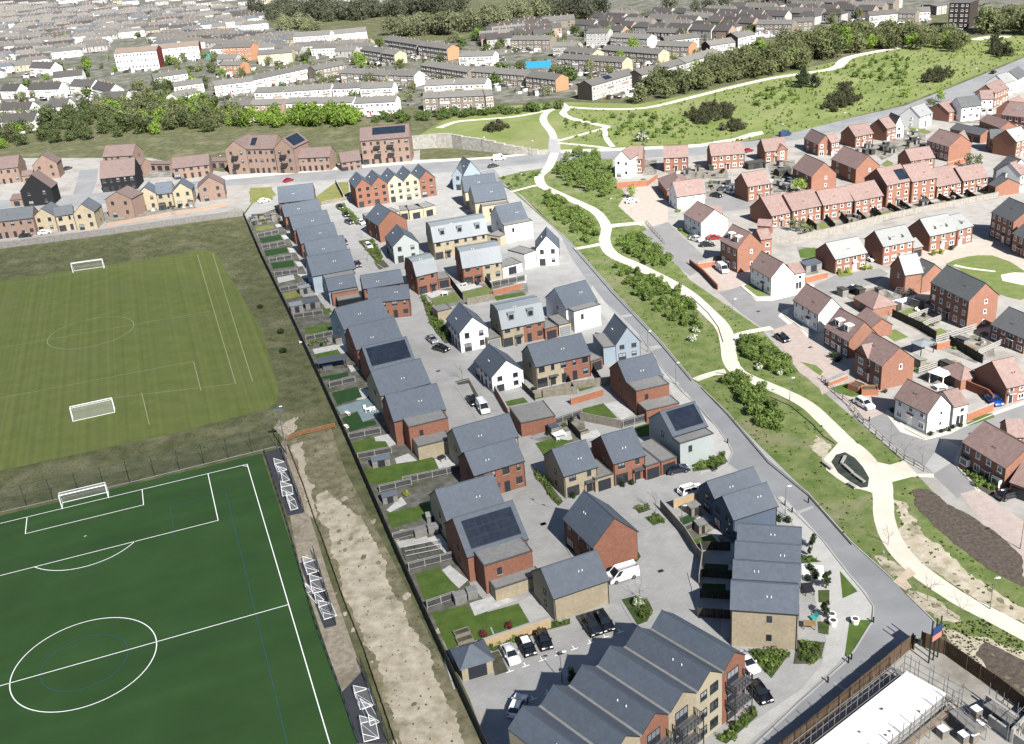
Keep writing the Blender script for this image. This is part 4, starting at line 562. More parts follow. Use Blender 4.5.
BALLF=[
('ball_stop_fence',[(-105.5,163),(-95.9,166.2),(-74,173.1),(-47.78,182.4)],4.6,5,'tall mesh ball stop fence behind the artificial pitch goal'),
('pitch_fence',[(-49.6,180.1),(-41.56,155.6),(-31.75,123.8),(-26.78,110.2),(-23.42,100.3)],1.2,2.5,'low mesh fence along the artificial pitch touchline','mesh_green'),
('pitch_fence',[(-46.93,182.3),(-38.45,156.8)],2.2,3,'dark mesh fence at the back of the first goal apron','mesh_green'),
('pitch_fence',[(-34.74,142.8),(-29.11,124.7)],2.2,3,'dark mesh fence at the back of the middle goal apron','mesh_green'),
('pitch_fence',[(-24.34,114.5),(-19.57,99.9)],2.2,3,'dark mesh fence at the back of the lowest goal apron','mesh_green'),
('road_railing',[(-21.68,440.2),(-14.1,435.8),(-2.74,425.7),(5.98,417.4),(13.47,412.5),(22.12,411.1)],1.1,2.5,'dark railing below the stepped retaining wall','mesh_wire')]
HOUSES=[
{'l':'red brick slate roofed house at the far end of the garden row','x':-74.9,'y':352.9,'r':0.111,'L':12.22,'d':10.86,'he':4.8,'hr':8.87,'ax':0,'st':'C','wall':'red','roof':'slate','w':'F g F g','prof':'g','name':'house'},
{'l':'red brick house with a grey gable, second from the far end of the garden row','x':-69.7,'y':334.1,'r':0.329,'L':12.33,'d':7.92,'he':4.8,'hr':7.77,'ax':0,'st':'C','wall':'red','roof':'slate','w':'F g F g','prof':'g','name':'house'},
{'l':'slate roofed house in the garden row opposite the dark green back lawns','x':-64.3,'y':317.6,'r':0.337,'L':12,'d':8.82,'he':4.8,'hr':8.11,'ax':0,'st':'C','wall':'red','roof':'slate','w':'F g F g','prof':'g','name':'house'},
{'l':'slate roofed garden row house beside the dark hedge of the parking bays','x':-59.8,'y':302.6,'r':0.313,'L':11.36,'d':8.88,'he':4.8,'hr':8.13,'ax':0,'st':'C','wall':'red','roof':'slate','w':'F g F g','prof':'g','name':'house'},
{'l':'slate roofed garden row house just beyond the blue boarded house','x':-55.5,'y':288.3,'r':0.283,'L':11.44,'d':8.94,'he':4.8,'hr':8.15,'ax':0,'st':'C','wall':'tan','roof':'slate','w':'F g F g','prof':'g','name':'house'},
{'l':'blue boarded house with flat roofed side block in the garden row','x':-52,'y':271.2,'r':0.316,'L':12.02,'d':10.5,'he':4.8,'hr':8.74,'ax':0,'st':'C','wall':'blue','roof':'slate','w':'F g F g','ext':[[2.73,11.15,-3.92,0,4.6,'blue']],'prof':'g','name':'house'},
{'l':'small lower house with a black lean to canopy below the blue boarded one','x':-46.3,'y':260.2,'r':0.263,'L':7.57,'d':6.3,'he':4,'hr':6.36,'ax':0,'st':'C','wall':'blue','roof':'slate','w':'F g F g','ext':[[0.55,7.6,-1.5,0,3.6,'red'],[1.49,7.66,-4.57,-1.5,2.5,'black']],'prof':'g','name':'house'},
{'l':'red brick house below the black lean to roof in the garden row','x':-36.74,'y':257.4,'r':0.219,'L':10.61,'d':6.54,'he':4.8,'hr':7.25,'ax':0,'st':'C','wall':'red','roof':'slate','w':'F g F g','prof':'g','name':'house'},
{'l':'house with a red brick street face and pale windows in the garden row','x':-34.38,'y':246.4,'r':0.062,'L':10.26,'d':6.54,'he':4.8,'hr':7.25,'ax':0,'st':'C','wall':'red','roof':'slate','w':'F g F g','prof':'g','name':'house'},
{'l':'large slate roofed house above the big rectangular lawn in the garden row','x':-38.74,'y':229.8,'r':0.456,'L':11.58,'d':9.96,'he':4.8,'hr':8.54,'ax':0,'st':'C','wall':'blue','roof':'slate','w':'F g F g','prof':'g','name':'house'},
{'l':'plain slate roofed house just beyond the one with dark solar roof','x':-34.49,'y':216.9,'r':0.383,'L':10.94,'d':9.84,'he':4.8,'hr':8.49,'ax':0,'st':'C','wall':'red','roof':'slate','w':'F g F g','prof':'g','name':'house'},
{'l':'house whose near roof slope is covered by one black solar array','x':-30.35,'y':204.9,'r':0.357,'L':10.05,'d':9.54,'he':4.8,'hr':8.38,'ax':0,'st':'C','wall':'red','roof':'slate','w':'F g F g','solar':[0.06,0.94,0.1,0.88],'prof':'g','name':'house'},
{'l':'slate roofed house between the black solar roof and the red flat roofed annexe','x':-27.12,'y':191.7,'r':0.393,'L':10.81,'d':9.54,'he':4.8,'hr':8.38,'ax':0,'st':'C','wall':'tan','roof':'slate','w':'F g F g','prof':'g','name':'house'},
{'l':'house with red brick flat roofed annexe and tan garage in the garden row','x':-23.46,'y':178.6,'r':0.326,'L':10.42,'d':9.24,'he':5.34,'hr':8.81,'ax':0,'st':'C','wall':'red','roof':'slate','w':'F g F g','ext':[[1.8,9.65,-4.07,0,5.42,'red'],[2.23,8.83,-7.79,-4.07,2.88,'tan']],'prof':'g','name':'house'},
{'l':'tan gabled house next to the tan garage lawn in the garden row','x':-10.32,'y':165.1,'r':0.372,'L':11.14,'d':7.74,'he':4.8,'hr':7.7,'ax':0,'st':'C','wall':'tan','roof':'slate','w':'F g F g','prof':'g','name':'house'},
{'l':'red brick house with the projecting canopy beside the corner path','x':-8.09,'y':155.6,'r':0.392,'L':9.54,'d':7.14,'he':5.26,'hr':7.94,'ax':0,'st':'C','wall':'red','roof':'slate','w':'F g F g','prof':'g','name':'house'},
{'l':'tan gabled house with thin flat strip before the many panelled solar roof','x':-12.6,'y':142.7,'r':0.354,'L':10.03,'d':8.88,'he':4.8,'hr':8.13,'ax':0,'st':'C','wall':'tan','roof':'slate','w':'F g F g','ext':[[1.32,9.51,-0.97,0,4.7,'tan']],'prof':'g','name':'house'},
{'l':'red brick house with a many panelled solar roof and flat roofed annexe','x':-9.22,'y':132.2,'r':0.366,'L':9.99,'d':10.32,'he':4.78,'hr':8.65,'ax':0,'st':'C','wall':'red','roof':'slate','w':'F g F g','ext':[[1.12,9.01,-4.07,0,5.2,'red'],[1.69,9.24,-6.45,-4.07,2.28,'tan']],'solar':[0.1,0.93,0.12,0.85],'prof':'g','name':'house'},
{'l':'tan brick gabled house standing beside the car park hedge','x':3.04,'y':120.9,'r':0.371,'L':8.84,'d':7.32,'he':4.24,'hr':6.99,'ax':0,'st':'C','wall':'tan','roof':'slate','w':'b g F g','prof':'g','name':'house'},
{'l':'freestanding red brick gabled house in the middle of the paved court','x':9.91,'y':131.4,'r':0.41,'L':7.66,'d':9.31,'he':5.06,'hr':8.78,'ax':1,'st':'C','wall':'red','roof':'slate','w':'b f b F','prof':'g','name':'house'},
{'l':'tan brick house with garage facing the court beside the red one','x':7.25,'y':153.8,'r':0.363,'L':6.35,'d':8.28,'he':4.58,'hr':7.69,'ax':0,'st':'C','wall':'tan','roof':'slate','w':'F g F g','prof':'g','name':'house'},
{'l':'red brick house with dark porch canopy facing the court','x':16.08,'y':156.5,'r':0.342,'L':6.18,'d':8.82,'he':4.58,'hr':7.89,'ax':0,'st':'C','wall':'red','roof':'slate','w':'F g F g','prof':'g','name':'house'},
{'l':'pale green rendered corner house with black solar panels','x':27.53,'y':162.9,'r':0.387,'L':7.29,'d':8.1,'he':5.4,'hr':8.44,'ax':0,'st':'C','wall':'pale','roof':'slate','w':'g g F g','ext':[[-0,6.99,-2.44,0,5,'pale']],'solar':[0.14,0.94,0.1,0.9],'prof':'g','name':'house'},
{'l':'red brick house with two stepped flat annexes beside the spine road','x':22.7,'y':186.5,'r':0.303,'L':7.75,'d':8.58,'he':4.9,'hr':8.12,'ax':0,'st':'C','wall':'red','roof':'slate','w':'b g F g','ext':[[-0.14,7.01,-4.33,0,5.26,'red'],[0.06,7.16,-8.25,-4.33,2.7,'red']],'prof':'g','name':'house'},
{'l':'blue grey boarded gabled house with a flat side wing by the spine road','x':23.17,'y':208.6,'r':0.203,'L':5.52,'d':8.5,'he':3.9,'hr':7.56,'ax':1,'st':'C','wall':'blue','roof':'slate','w':'G b F f','prof':'g','name':'house'},
{'l':'white rendered house with slate slope and flat strip, beside the pale garage doors','x':14.04,'y':229.3,'r':0.447,'L':8.62,'d':9.84,'he':5.2,'hr':8.89,'ax':0,'st':'C','wall':'white','roof':'slate','w':'b g F g','ext':[[0.45,7.76,-2.86,0,5.28,'white']],'prof':'g','name':'house'},
{'l':'half tan half red semi detached house with patios and small lawns','x':5.08,'y':198.4,'r':0.308,'L':12.38,'d':8.58,'he':5.1,'hr':8.32,'ax':0,'st':'C','wall':'tan','roof':'slate','w':'F g F g','prof':'g','split':['tan','red'],'name':'house'},
{'l':'half tan half red house with two roof dormers and a pale mansard','x':-1.46,'y':221.8,'r':0.308,'L':10.52,'d':8.2,'he':5.02,'hr':9,'ax':0,'st':'C','wall':'tan','roof':'metal','w':'F g F g','dorm':[0.25,0.7],'prof':'m','split':['tan','red'],'name':'house'},
{'l':'pale gabled house beside the parked car and hedge near the white van','x':-11.21,'y':220.9,'r':0.296,'L':6.85,'d':10.53,'he':4.86,'hr':8.06,'ax':1,'st':'C','wall':'white','roof':'slate','w':'G f b F','prof':'g','name':'house'},
{'l':'white gabled house with raised patio just below the mansard house','x':-4.35,'y':198,'r':0.351,'L':7.11,'d':10.15,'he':3.66,'hr':6.68,'ax':1,'st':'C','wall':'white','roof':'slate','w':'G f b F','prof':'g','name':'house'},
{'l':'white gabled house with flat wing beside the spine road pavement','x':9.74,'y':276.9,'r':-0.066,'L':6.12,'d':8.5,'he':5,'hr':8.48,'ax':1,'st':'C','wall':'white','roof':'slate','w':'G b F f','prof':'g','name':'house'},
{'l':'white rendered house with slate slope next to the tan mansard terrace','x':0.96,'y':303.6,'r':0.319,'L':8.42,'d':10.56,'he':5.2,'hr':9.16,'ax':0,'st':'C','wall':'white','roof':'slate','w':'b g F g','ext':[[-0.35,8.65,-3.03,0,5.3,'white']],'prof':'g','name':'house'},
{'l':'cream house with black side wall and flat annexe near the top of the spine road','x':-7.04,'y':327.2,'r':0.189,'L':10.58,'d':11.22,'he':5.8,'hr':10.01,'ax':0,'st':'C','wall':'cream','roof':'slate','w':'b g F g','ext':[[1.65,10.43,-3.04,0,5.2,'cream']],'prof':'g','name':'house'},
{'l':'cream house with black gable directly behind the flat roofed cream annexe','x':-10.44,'y':342.1,'r':0.126,'L':11.15,'d':10.02,'he':5.8,'hr':9.56,'ax':0,'st':'C','wall':'cream','roof':'slate','w':'b g F g','prof':'g','name':'house'},
{'l':'light blue boarded gable house, left of the twin pair by the top road','x':-15.11,'y':367.4,'r':-0.234,'L':4.06,'d':8,'he':5.48,'hr':8.06,'ax':1,'st':'C','wall':'blue','roof':'slate','w':'G f b b','prof':'g','name':'house'},
{'l':'light blue boarded gable house, taller right one of the twin pair','x':-11.03,'y':365.7,'r':0.319,'L':6.28,'d':9,'he':5.6,'hr':9.94,'ax':1,'st':'C','wall':'blue','roof':'slate','w':'G b b b','prof':'g','name':'house','n':2},
{'l':'tan terrace with pale mansard roof and three dormers','x':-19.32,'y':290.2,'r':0.273,'L':16.41,'d':8.5,'he':5.8,'hr':10,'ax':0,'st':'C','wall':'tan','roof':'metal','w':'F g F g','dorm':[0.18,0.5,0.83],'prof':'m','name':'house'},
{'l':'half red half tan house with rounded pale mansard roof and two skylight spots','x':-10.75,'y':266.4,'r':0.245,'L':10.97,'d':8.2,'he':5.34,'hr':9.4,'ax':0,'st':'C','wall':'red','roof':'metal','w':'F g F g','prof':'m','split':['red','tan'],'name':'house'},
{'l':'small red brick house with pale mansard roof above a bright lawn','x':-23.05,'y':262,'r':0.433,'L':6.07,'d':8,'he':5.66,'hr':9.2,'ax':0,'st':'C','wall':'red','roof':'metal','w':'F g F g','prof':'m','name':'house','n':2},
{'l':'red brick gable house beside the cream garages','x':-37.06,'y':312,'r':0.434,'L':9.26,'d':11.62,'he':5.6,'hr':9.28,'ax':1,'st':'C','wall':'red','roof':'slate','w':'b b b f','prof':'g','name':'house'},
{'l':'pale blue gabled house with one window column beside the parking court','x':-31.17,'y':290.2,'r':0.266,'L':7.59,'d':11.15,'he':5.1,'hr':8.22,'ax':1,'st':'C','wall':'pale','roof':'slate','w':'G b b F','prof':'g','name':'house'},
{'l':'red brick gabled townhouse at the hedge end of the row of five','x':-48.3,'y':354.9,'r':0.272,'L':5.64,'d':12.2,'he':7.14,'hr':9.74,'ax':1,'st':'C','wall':'red','roof':'slate','w':'G g G b','name':'house','n':3,'grp':'gabled townhouses in a row of five'},
{'l':'second red brick gabled townhouse from the hedge end, beside the cream one','x':-42.86,'y':356.4,'r':0.272,'L':5.64,'d':12.2,'he':6.98,'hr':9.58,'ax':1,'st':'C','wall':'red','roof':'slate','w':'G g G b','name':'house','n':3,'grp':'gabled townhouses in a row of five'},
{'l':'cream gabled townhouse next to the red pair in the row of five','x':-37.41,'y':358,'r':0.272,'L':5.64,'d':12.2,'he':6.82,'hr':9.42,'ax':1,'st':'C','wall':'cream','roof':'slate','w':'G g G b','name':'house','n':3,'grp':'gabled townhouses in a row of five'},
{'l':'cream gabled townhouse beside the single red end one','x':-31.97,'y':359.5,'r':0.272,'L':5.64,'d':12.2,'he':6.66,'hr':9.26,'ax':1,'st':'C','wall':'cream','roof':'slate','w':'G g G b','name':'house','n':3,'grp':'gabled townhouses in a row of five'},
{'l':'single red gabled townhouse at the road end of the row of five','x':-26.52,'y':361,'r':0.272,'L':5.64,'d':12.2,'he':6.5,'hr':9.1,'ax':1,'st':'C','wall':'red','roof':'slate','w':'G g G b','name':'house','n':3,'grp':'gabled townhouses in a row of five'},
{'l':'dark blue boarded semi detached house nearest the brick garden wall','x':31.05,'y':143.6,'r':0.373,'L':9.01,'d':4.93,'he':3.58,'hr':5.74,'ax':0,'st':'C','wall':'navy','roof':'slate','w':'b b b f','prof':'g','name':'house','grp':'dark blue boarded pair'},
{'l':'dark blue boarded semi detached house beside the stepped terrace','x':32.33,'y':136.5,'r':0.357,'L':8.11,'d':5.97,'he':4.36,'hr':6.92,'ax':0,'st':'C','wall':'navy','roof':'slate','w':'b b b f','prof':'g','name':'house','grp':'dark blue boarded pair'},
{'l':'topmost slate roofed terrace house beside the dark blue pair','x':30.92,'y':127.8,'r':-0.278,'L':9.01,'d':4.8,'he':6.2,'hr':7.69,'ax':0,'st':'C','wall':'tan','roof':'slate','w':'b F b F','prof':'g','name':'house','grp':'stepped slate roofed terrace'},
{'l':'second terrace house beside the box hedge parterre','x':29.47,'y':123.2,'r':-0.271,'L':9.04,'d':4.98,'he':6.2,'hr':7.74,'ax':0,'st':'C','wall':'tan','roof':'slate','w':'b F b F','prof':'g','name':'house','grp':'stepped slate roofed terrace'},
{'l':'third terrace house with two roof vents, beside the dark patio furniture','x':28.1,'y':118.5,'r':-0.264,'L':9.01,'d':5.22,'he':6.2,'hr':7.82,'ax':0,'st':'C','wall':'tan','roof':'slate','w':'b F b F','prof':'g','name':'house','grp':'stepped slate roofed terrace'},
{'l':'end terrace house with a tan brick flank wall above a hedge','x':26.45,'y':112.6,'r':-0.253,'L':8.75,'d':6.54,'he':6.2,'hr':8.23,'ax':0,'st':'C','wall':'tan','roof':'slate','w':'g F b F','prof':'g','name':'house','grp':'stepped slate roofed terrace'},
{'l':'white rendered corner house with door surround, beside the round clipped bushes','x':71,'y':172.3,'r':-1.163,'L':8.1,'d':5.48,'he':4.28,'hr':7.14,'ax':0,'st':'R','wall':'white','roof':'tile','w':'F g F b','prof':'g','name':'house'},
{'l':'red brick house with white bay windows in the corner near the black car','x':75.6,'y':153.4,'r':-1.272,'L':9.86,'d':8.2,'he':4.58,'hr':7.42,'ax':0,'st':'R','wall':'red','roof':'tile','w':'F g F b','prof':'g','name':'house'},
{'l':'red brick house with gabled bay above twin walled planters','x':70.2,'y':192.1,'r':-1.288,'L':8.71,'d':7.45,'he':5.36,'hr':8.44,'ax':0,'st':'R','wall':'red','roof':'tile','w':'F g F b','prof':'x','name':'house'},
{'l':'red brick house with two white dormers facing the brick drive','x':68.9,'y':207.9,'r':-1.288,'L':8.84,'d':6.98,'he':4.14,'hr':7.8,'ax':0,'st':'R','wall':'red','roof':'tile','w':'F b F b','dorm':[0.35,0.72],'prof':'g','name':'house'},
{'l':'white rendered house beside the dormered red house and brick drive','x':66.8,'y':224.5,'r':-1.315,'L':10.5,'d':6.26,'he':4.46,'hr':7.7,'ax':0,'st':'R','wall':'white','roof':'tile','w':'F b F b','prof':'g','name':'house'},
{'l':'white rendered house with rear wing on the bend by the white van drive','x':62.7,'y':249,'r':-1.306,'L':10.28,'d':6.24,'he':4.68,'hr':8,'ax':0,'st':'R','wall':'white','roof':'tile','w':'F b F b','prof':'g','name':'house'},
{'l':'tall red brick house with two dormers above the parked white van','x':58.7,'y':265.3,'r':-1.262,'L':8.48,'d':7.16,'he':6.72,'hr':10.44,'ax':0,'st':'R','wall':'red','roof':'tile','w':'F g F b','dorm':[0.35,0.75],'prof':'g','name':'house','n':2},
{'l':'white rendered house beside the red parked car','x':55,'y':297.9,'r':-1.303,'L':10.87,'d':8.54,'he':4.94,'hr':8.1,'ax':0,'st':'R','wall':'white','roof':'tile','w':'F b F b','prof':'g','name':'house'},
{'l':'white topped brick based house beside the brown hipped garage','x':56.6,'y':318.6,'r':0.167,'L':9.24,'d':7.6,'he':4.38,'hr':8.12,'ax':0,'st':'R','wall':'white','roof':'tile','w':'g b F f','prof':'g','name':'house'},
{'l':'white gabled corner house with raised brick walled terrace','x':42.93,'y':365.2,'r':-0.532,'L':5.72,'d':8,'he':6.8,'hr':9.64,'ax':1,'st':'R','wall':'white','roof':'tile','w':'G b b b','prof':'g','name':'house'},
{'l':'red brick half of the corner house on the raised terrace','x':48.7,'y':368.1,'r':-0.254,'L':4.34,'d':9.42,'he':5.38,'hr':8.91,'ax':0,'st':'R','wall':'red','roof':'tile','w':'F b F g','prof':'g','name':'house'},
{'l':'plain red brick house just right of the raised terrace house','x':60.6,'y':366.9,'r':-0.172,'L':8.67,'d':8.4,'he':5.06,'hr':8.21,'ax':0,'st':'R','wall':'red','roof':'tile','w':'F g F b','prof':'g','name':'house'},
{'l':'wide red brick pair of houses below the gorse bushes','x':76.9,'y':363.2,'r':-0.036,'L':11.73,'d':8.82,'he':5.14,'hr':8.45,'ax':0,'st':'R','wall':'red','roof':'tile','w':'F g F b','prof':'g','name':'house'},
{'l':'red brick house with a blank dark flank beside the paved garage court','x':79.5,'y':320.6,'r':0.256,'L':8.11,'d':8.82,'he':4.94,'hr':8.25,'ax':0,'st':'R','wall':'red','roof':'tile','w':'F g F b','prof':'g','name':'house'},
{'l':'red brick house with cross gable near the parked red car','x':97,'y':367.2,'r':0.059,'L':8.22,'d':9.12,'he':4.04,'hr':7.46,'ax':0,'st':'R','wall':'red','roof':'tile','w':'F g F b','prof':'x2','name':'house'},
{'l':'brown roofed red brick house facing its sunlit gable to the gardens','x':117,'y':370.1,'r':0.123,'L':5.24,'d':12.14,'he':4.24,'hr':7.12,'ax':1,'st':'R','wall':'red','roof':'tile','w':'G b b f','prof':'g','name':'house'},
{'l':'pink roofed wing beside the brown roofed gable house','x':121.2,'y':368.8,'r':0.32,'L':3.54,'d':6.06,'he':4.64,'hr':6.91,'ax':0,'st':'R','wall':'red','roof':'tile','w':'F g b b','prof':'g','name':'house'},
{'l':'red brick pink roofed house with dark flank near the blue lorry road','x':132.7,'y':377,'r':0.337,'L':7.99,'d':8.28,'he':4.16,'hr':7.27,'ax':0,'st':'R','wall':'red','roof':'tile','w':'F b F b','prof':'g','name':'house'},
{'l':'red brick pink roofed house joined to the white gable by the main road','x':146.1,'y':382.2,'r':0.488,'L':4.98,'d':8.04,'he':4.82,'hr':7.84,'ax':0,'st':'R','wall':'red','roof':'tile','w':'F b F b','prof':'g','name':'house'},
{'l':'white gable ended house joined behind the pink roofed brick one','x':150.3,'y':385.7,'r':0.067,'L':3.66,'d':8,'he':4.3,'hr':8,'ax':1,'st':'R','wall':'white','roof':'tile','w':'G b b b','prof':'g','name':'house'},
{'l':'red brick gable house with white garage door behind the pink terrace','x':101.5,'y':326.5,'r':0.184,'L':8.55,'d':13.06,'he':4.82,'hr':8.7,'ax':1,'st':'R','wall':'red','roof':'tile','w':'g b b f','prof':'g','name':'house'},
{'l':'red brick brown roofed gable house right of the white garage door','x':117.2,'y':330.5,'r':0.203,'L':8.45,'d':15.55,'he':4.92,'hr':8.62,'ax':1,'st':'R','wall':'red','roof':'tile','w':'g b b f','prof':'g','name':'house'},
{'l':'long pink roofed brick house behind the solar panelled terrace','x':136.3,'y':333.9,'r':0.169,'L':8.67,'d':7.8,'he':5,'hr':7.93,'ax':0,'st':'R','wall':'red','roof':'tile','w':'F b F b','prof':'g','name':'house'},
{'l':'left end house of the pink roofed terrace with a small porch roof','x':79.4,'y':291.6,'r':0.329,'L':6.72,'d':11.4,'he':3.84,'hr':8.12,'ax':0,'st':'R','wall':'red','roof':'tile','w':'F g F b','prof':'g','name':'house','grp':'pink roofed brick terrace backing on the fence'},
{'l':'second house of the pink roofed terrace beside the end porch one','x':85.8,'y':292.8,'r':0.292,'L':9.85,'d':9.96,'he':4.44,'hr':8.18,'ax':0,'st':'R','wall':'red','roof':'tile','w':'F b F b','prof':'g','name':'house','grp':'pink roofed brick terrace backing on the fence'},
{'l':'third house of the pink roofed terrace with white patio doors','x':95.5,'y':294.9,'r':0.212,'L':9.6,'d':8.76,'he':4.62,'hr':7.91,'ax':0,'st':'R','wall':'red','roof':'tile','w':'F b F b','prof':'g','name':'house','grp':'pink roofed brick terrace backing on the fence'},
{'l':'fourth house of the pink roofed terrace beside the tall solar one','x':105.5,'y':297,'r':0.305,'L':9.96,'d':9.48,'he':4.48,'hr':8.04,'ax':0,'st':'R','wall':'red','roof':'tile','w':'F b F b','prof':'g','name':'house','grp':'pink roofed brick terrace backing on the fence'},
{'l':'tall three storey terrace house with solar panels on its pink roof','x':116.7,'y':301.9,'r':0.32,'L':8.58,'d':10.5,'he':6.92,'hr':10.86,'ax':0,'st':'R','wall':'red','roof':'tile','w':'F g F b','solar':[0.58,0.98,0.12,0.72],'prof':'g','name':'house','n':3,'grp':'pink roofed brick terrace backing on the fence'},
{'l':'tall three storey terrace house right of the solar panelled one','x':125,'y':303.8,'r':0.25,'L':8.53,'d':10.38,'he':6.76,'hr':10.65,'ax':0,'st':'R','wall':'red','roof':'tile','w':'F b F b','prof':'g','name':'house','n':3,'grp':'pink roofed brick terrace backing on the fence'},
{'l':'lower pink roofed terrace house beside the tall three storey pair','x':133.8,'y':306.4,'r':0.293,'L':9.35,'d':10.98,'he':3.74,'hr':7.86,'ax':0,'st':'R','wall':'red','roof':'tile','w':'F b F b','prof':'g','name':'house','grp':'pink roofed brick terrace backing on the fence'},
{'l':'right end house of the pink roofed terrace beside the grey garage','x':142.6,'y':308.3,'r':0.244,'L':9.1,'d':8.64,'he':4.22,'hr':7.46,'ax':0,'st':'R','wall':'red','roof':'tile','w':'F b F b','prof':'g','name':'house','grp':'pink roofed brick terrace backing on the fence'},
{'l':'red brick house with pale grey roof and red front door','x':84.7,'y':250.1,'r':0.304,'L':9.54,'d':8.6,'he':4,'hr':7.08,'ax':0,'st':'R','wall':'red','roof':'grey','w':'F g F b','prof':'g','name':'house'},
{'l':'red brick pale roofed house with two little roof gablets, middle of the three','x':98.1,'y':253.4,'r':0.291,'L':9.26,'d':7.71,'he':5.08,'hr':8.24,'ax':0,'st':'R','wall':'red','roof':'grey','w':'F g F b','prof':'gl','name':'house'},
{'l':'red brick pale roofed house with gablets beside the yellow hedge','x':113,'y':260.3,'r':0.302,'L':8.7,'d':8.67,'he':4.42,'hr':7.92,'ax':0,'st':'R','wall':'red','roof':'grey','w':'F g F b','prof':'gl','name':'house'},
{'l':'red brick pale roofed end house beside the oval green','x':121.4,'y':262.8,'r':0.414,'L':5.61,'d':9.5,'he':4.52,'hr':6.9,'ax':0,'st':'R','wall':'red','roof':'grey','w':'F b F b','prof':'gl1','name':'house'},
{'l':'three storey red brick terrace with stepped grey roof above white patio doors','x':97.4,'y':221.3,'r':-1.335,'L':13.17,'d':7.41,'he':7.04,'hr':10.36,'ax':0,'st':'R','wall':'red','roof':'dgrey','w':'F g F b','prof':'g','name':'house','n':3},
{'l':'grey roofed brick house with twin skylights beside the wire dog run','x':97.7,'y':237,'r':-1.313,'L':5.08,'d':8.35,'he':3.16,'hr':6.64,'ax':0,'st':'R','wall':'red','roof':'dgrey','w':'F b b b','prof':'g','name':'house'},
{'l':'pale roofed dark flanked wing of the skylight house','x':94.3,'y':238.1,'r':-1.418,'L':6.72,'d':4.6,'he':5.4,'hr':9.06,'ax':1,'st':'R','wall':'red','roof':'grey','w':'g b b b','prof':'g','name':'house'},
{'l':'dark red brick grey roofed house at the frame edge above a planted garden','x':103.2,'y':202.9,'r':-1.243,'L':9.16,'d':8.5,'he':3.48,'hr':6.44,'ax':0,'st':'R','wall':'red','roof':'dgrey','w':'F g F b','prof':'g','name':'house'},
{'l':'three storey dark red terrace with grey roof across the paved corner','x':132.8,'y':268.2,'r':-1.441,'L':9.74,'d':9,'he':6.88,'hr':10.24,'ax':0,'st':'R','wall':'red','roof':'dgrey','w':'F b b b','prof':'g','name':'house','n':3},
{'l':'lower grey roofed brick house beyond the frame edge terrace','x':132.4,'y':255,'r':-1.426,'L':7.21,'d':8,'he':5,'hr':8,'ax':0,'st':'R','wall':'red','roof':'dgrey','w':'F b b b','prof':'g','name':'house'},
{'l':'brown roofed dark flanked house with a blue car in front','x':92.6,'y':173.5,'r':0.258,'L':4.68,'d':8.96,'he':3.46,'hr':7.06,'ax':0,'st':'R','wall':'red','roof':'tile','w':'F g F b','prof':'g','name':'house'},
{'l':'white cottage with pale grey roof beside the clipped hedge','x':164.6,'y':397.9,'r':0.611,'L':8.43,'d':8.43,'he':4.46,'hr':7.76,'ax':0,'st':'R','wall':'white','roof':'grey','w':'F b F g','prof':'g','name':'house'},
{'l':'pink roofed brick house right of the pale cottage','x':178.7,'y':404.5,'r':0.53,'L':7.58,'d':10.18,'he':3.56,'hr':6.66,'ax':0,'st':'R','wall':'red','roof':'tile','w':'F g b b','prof':'g','name':'house'},
{'l':'white gable house with grey cross roof near the main road','x':182.8,'y':403.1,'r':0.149,'L':8.45,'d':8,'he':5.5,'hr':8.5,'ax':0,'st':'R','wall':'white','roof':'dgrey','w':'F b b b','prof':'g','name':'house'},
{'l':'pink roofed white house with large bay window near the main road','x':195,'y':413.1,'r':-0.172,'L':4.68,'d':7.5,'he':5.8,'hr':8.5,'ax':0,'st':'R','wall':'white','roof':'tile','w':'F b b b','prof':'g','name':'house'},
{'l':'pink roofed brick terrace block beside the main road','x':204.4,'y':422,'r':0.715,'L':12.9,'d':8,'he':5.8,'hr':8.8,'ax':0,'st':'R','wall':'red','roof':'tile','w':'F b b b','prof':'g','name':'house'},
{'l':'white cottage with grey roof at the top of the estate','x':217.5,'y':441.3,'r':0.626,'L':7.57,'d':8,'he':5.5,'hr':8.5,'ax':0,'st':'R','wall':'white','roof':'grey','w':'F b b b','prof':'g','name':'house'},
{'l':'white gable ended house at the frame edge near the main road','x':225.4,'y':445.9,'r':0.822,'L':12.11,'d':8,'he':5.8,'hr':8.8,'ax':0,'st':'R','wall':'white','roof':'dgrey','w':'F b b b','prof':'g','name':'house'},
{'l':'brown roofed dark walled house in the middle of the upper estate','x':151.5,'y':358.2,'r':-1.317,'L':11.55,'d':9,'he':5.2,'hr':8.48,'ax':0,'st':'R','wall':'red','roof':'tile','w':'F b b b','prof':'g','name':'house'},
{'l':'cream gabled wing with pink roof and small square windows','x':156.7,'y':352.2,'r':-0.661,'L':4.37,'d':9,'he':4.08,'hr':7.72,'ax':1,'st':'R','wall':'cream','roof':'tile','w':'G b b b','prof':'g','name':'house'},
{'l':'dark brown roofed terrace with twin skylights in the upper estate','x':190.5,'y':386,'r':-0.995,'L':9.69,'d':9,'he':5.4,'hr':9.44,'ax':0,'st':'R','wall':'red','roof':'tile','w':'F b b b','prof':'g','name':'house'},
{'l':'pink roofed brick house at the frame edge beyond the dark terrace','x':199.4,'y':391.8,'r':0.737,'L':9.99,'d':8,'he':5.2,'hr':8.38,'ax':0,'st':'R','wall':'red','roof':'tile','w':'F b b b','prof':'g','name':'house'},
{'l':'grey roofed dark brick house with light slope right of the long grey garage','x':176.1,'y':344.5,'r':0.462,'L':7.09,'d':9,'he':5.4,'hr':8.78,'ax':0,'st':'R','wall':'red','roof':'grey','w':'F g b b','prof':'g','name':'house'},
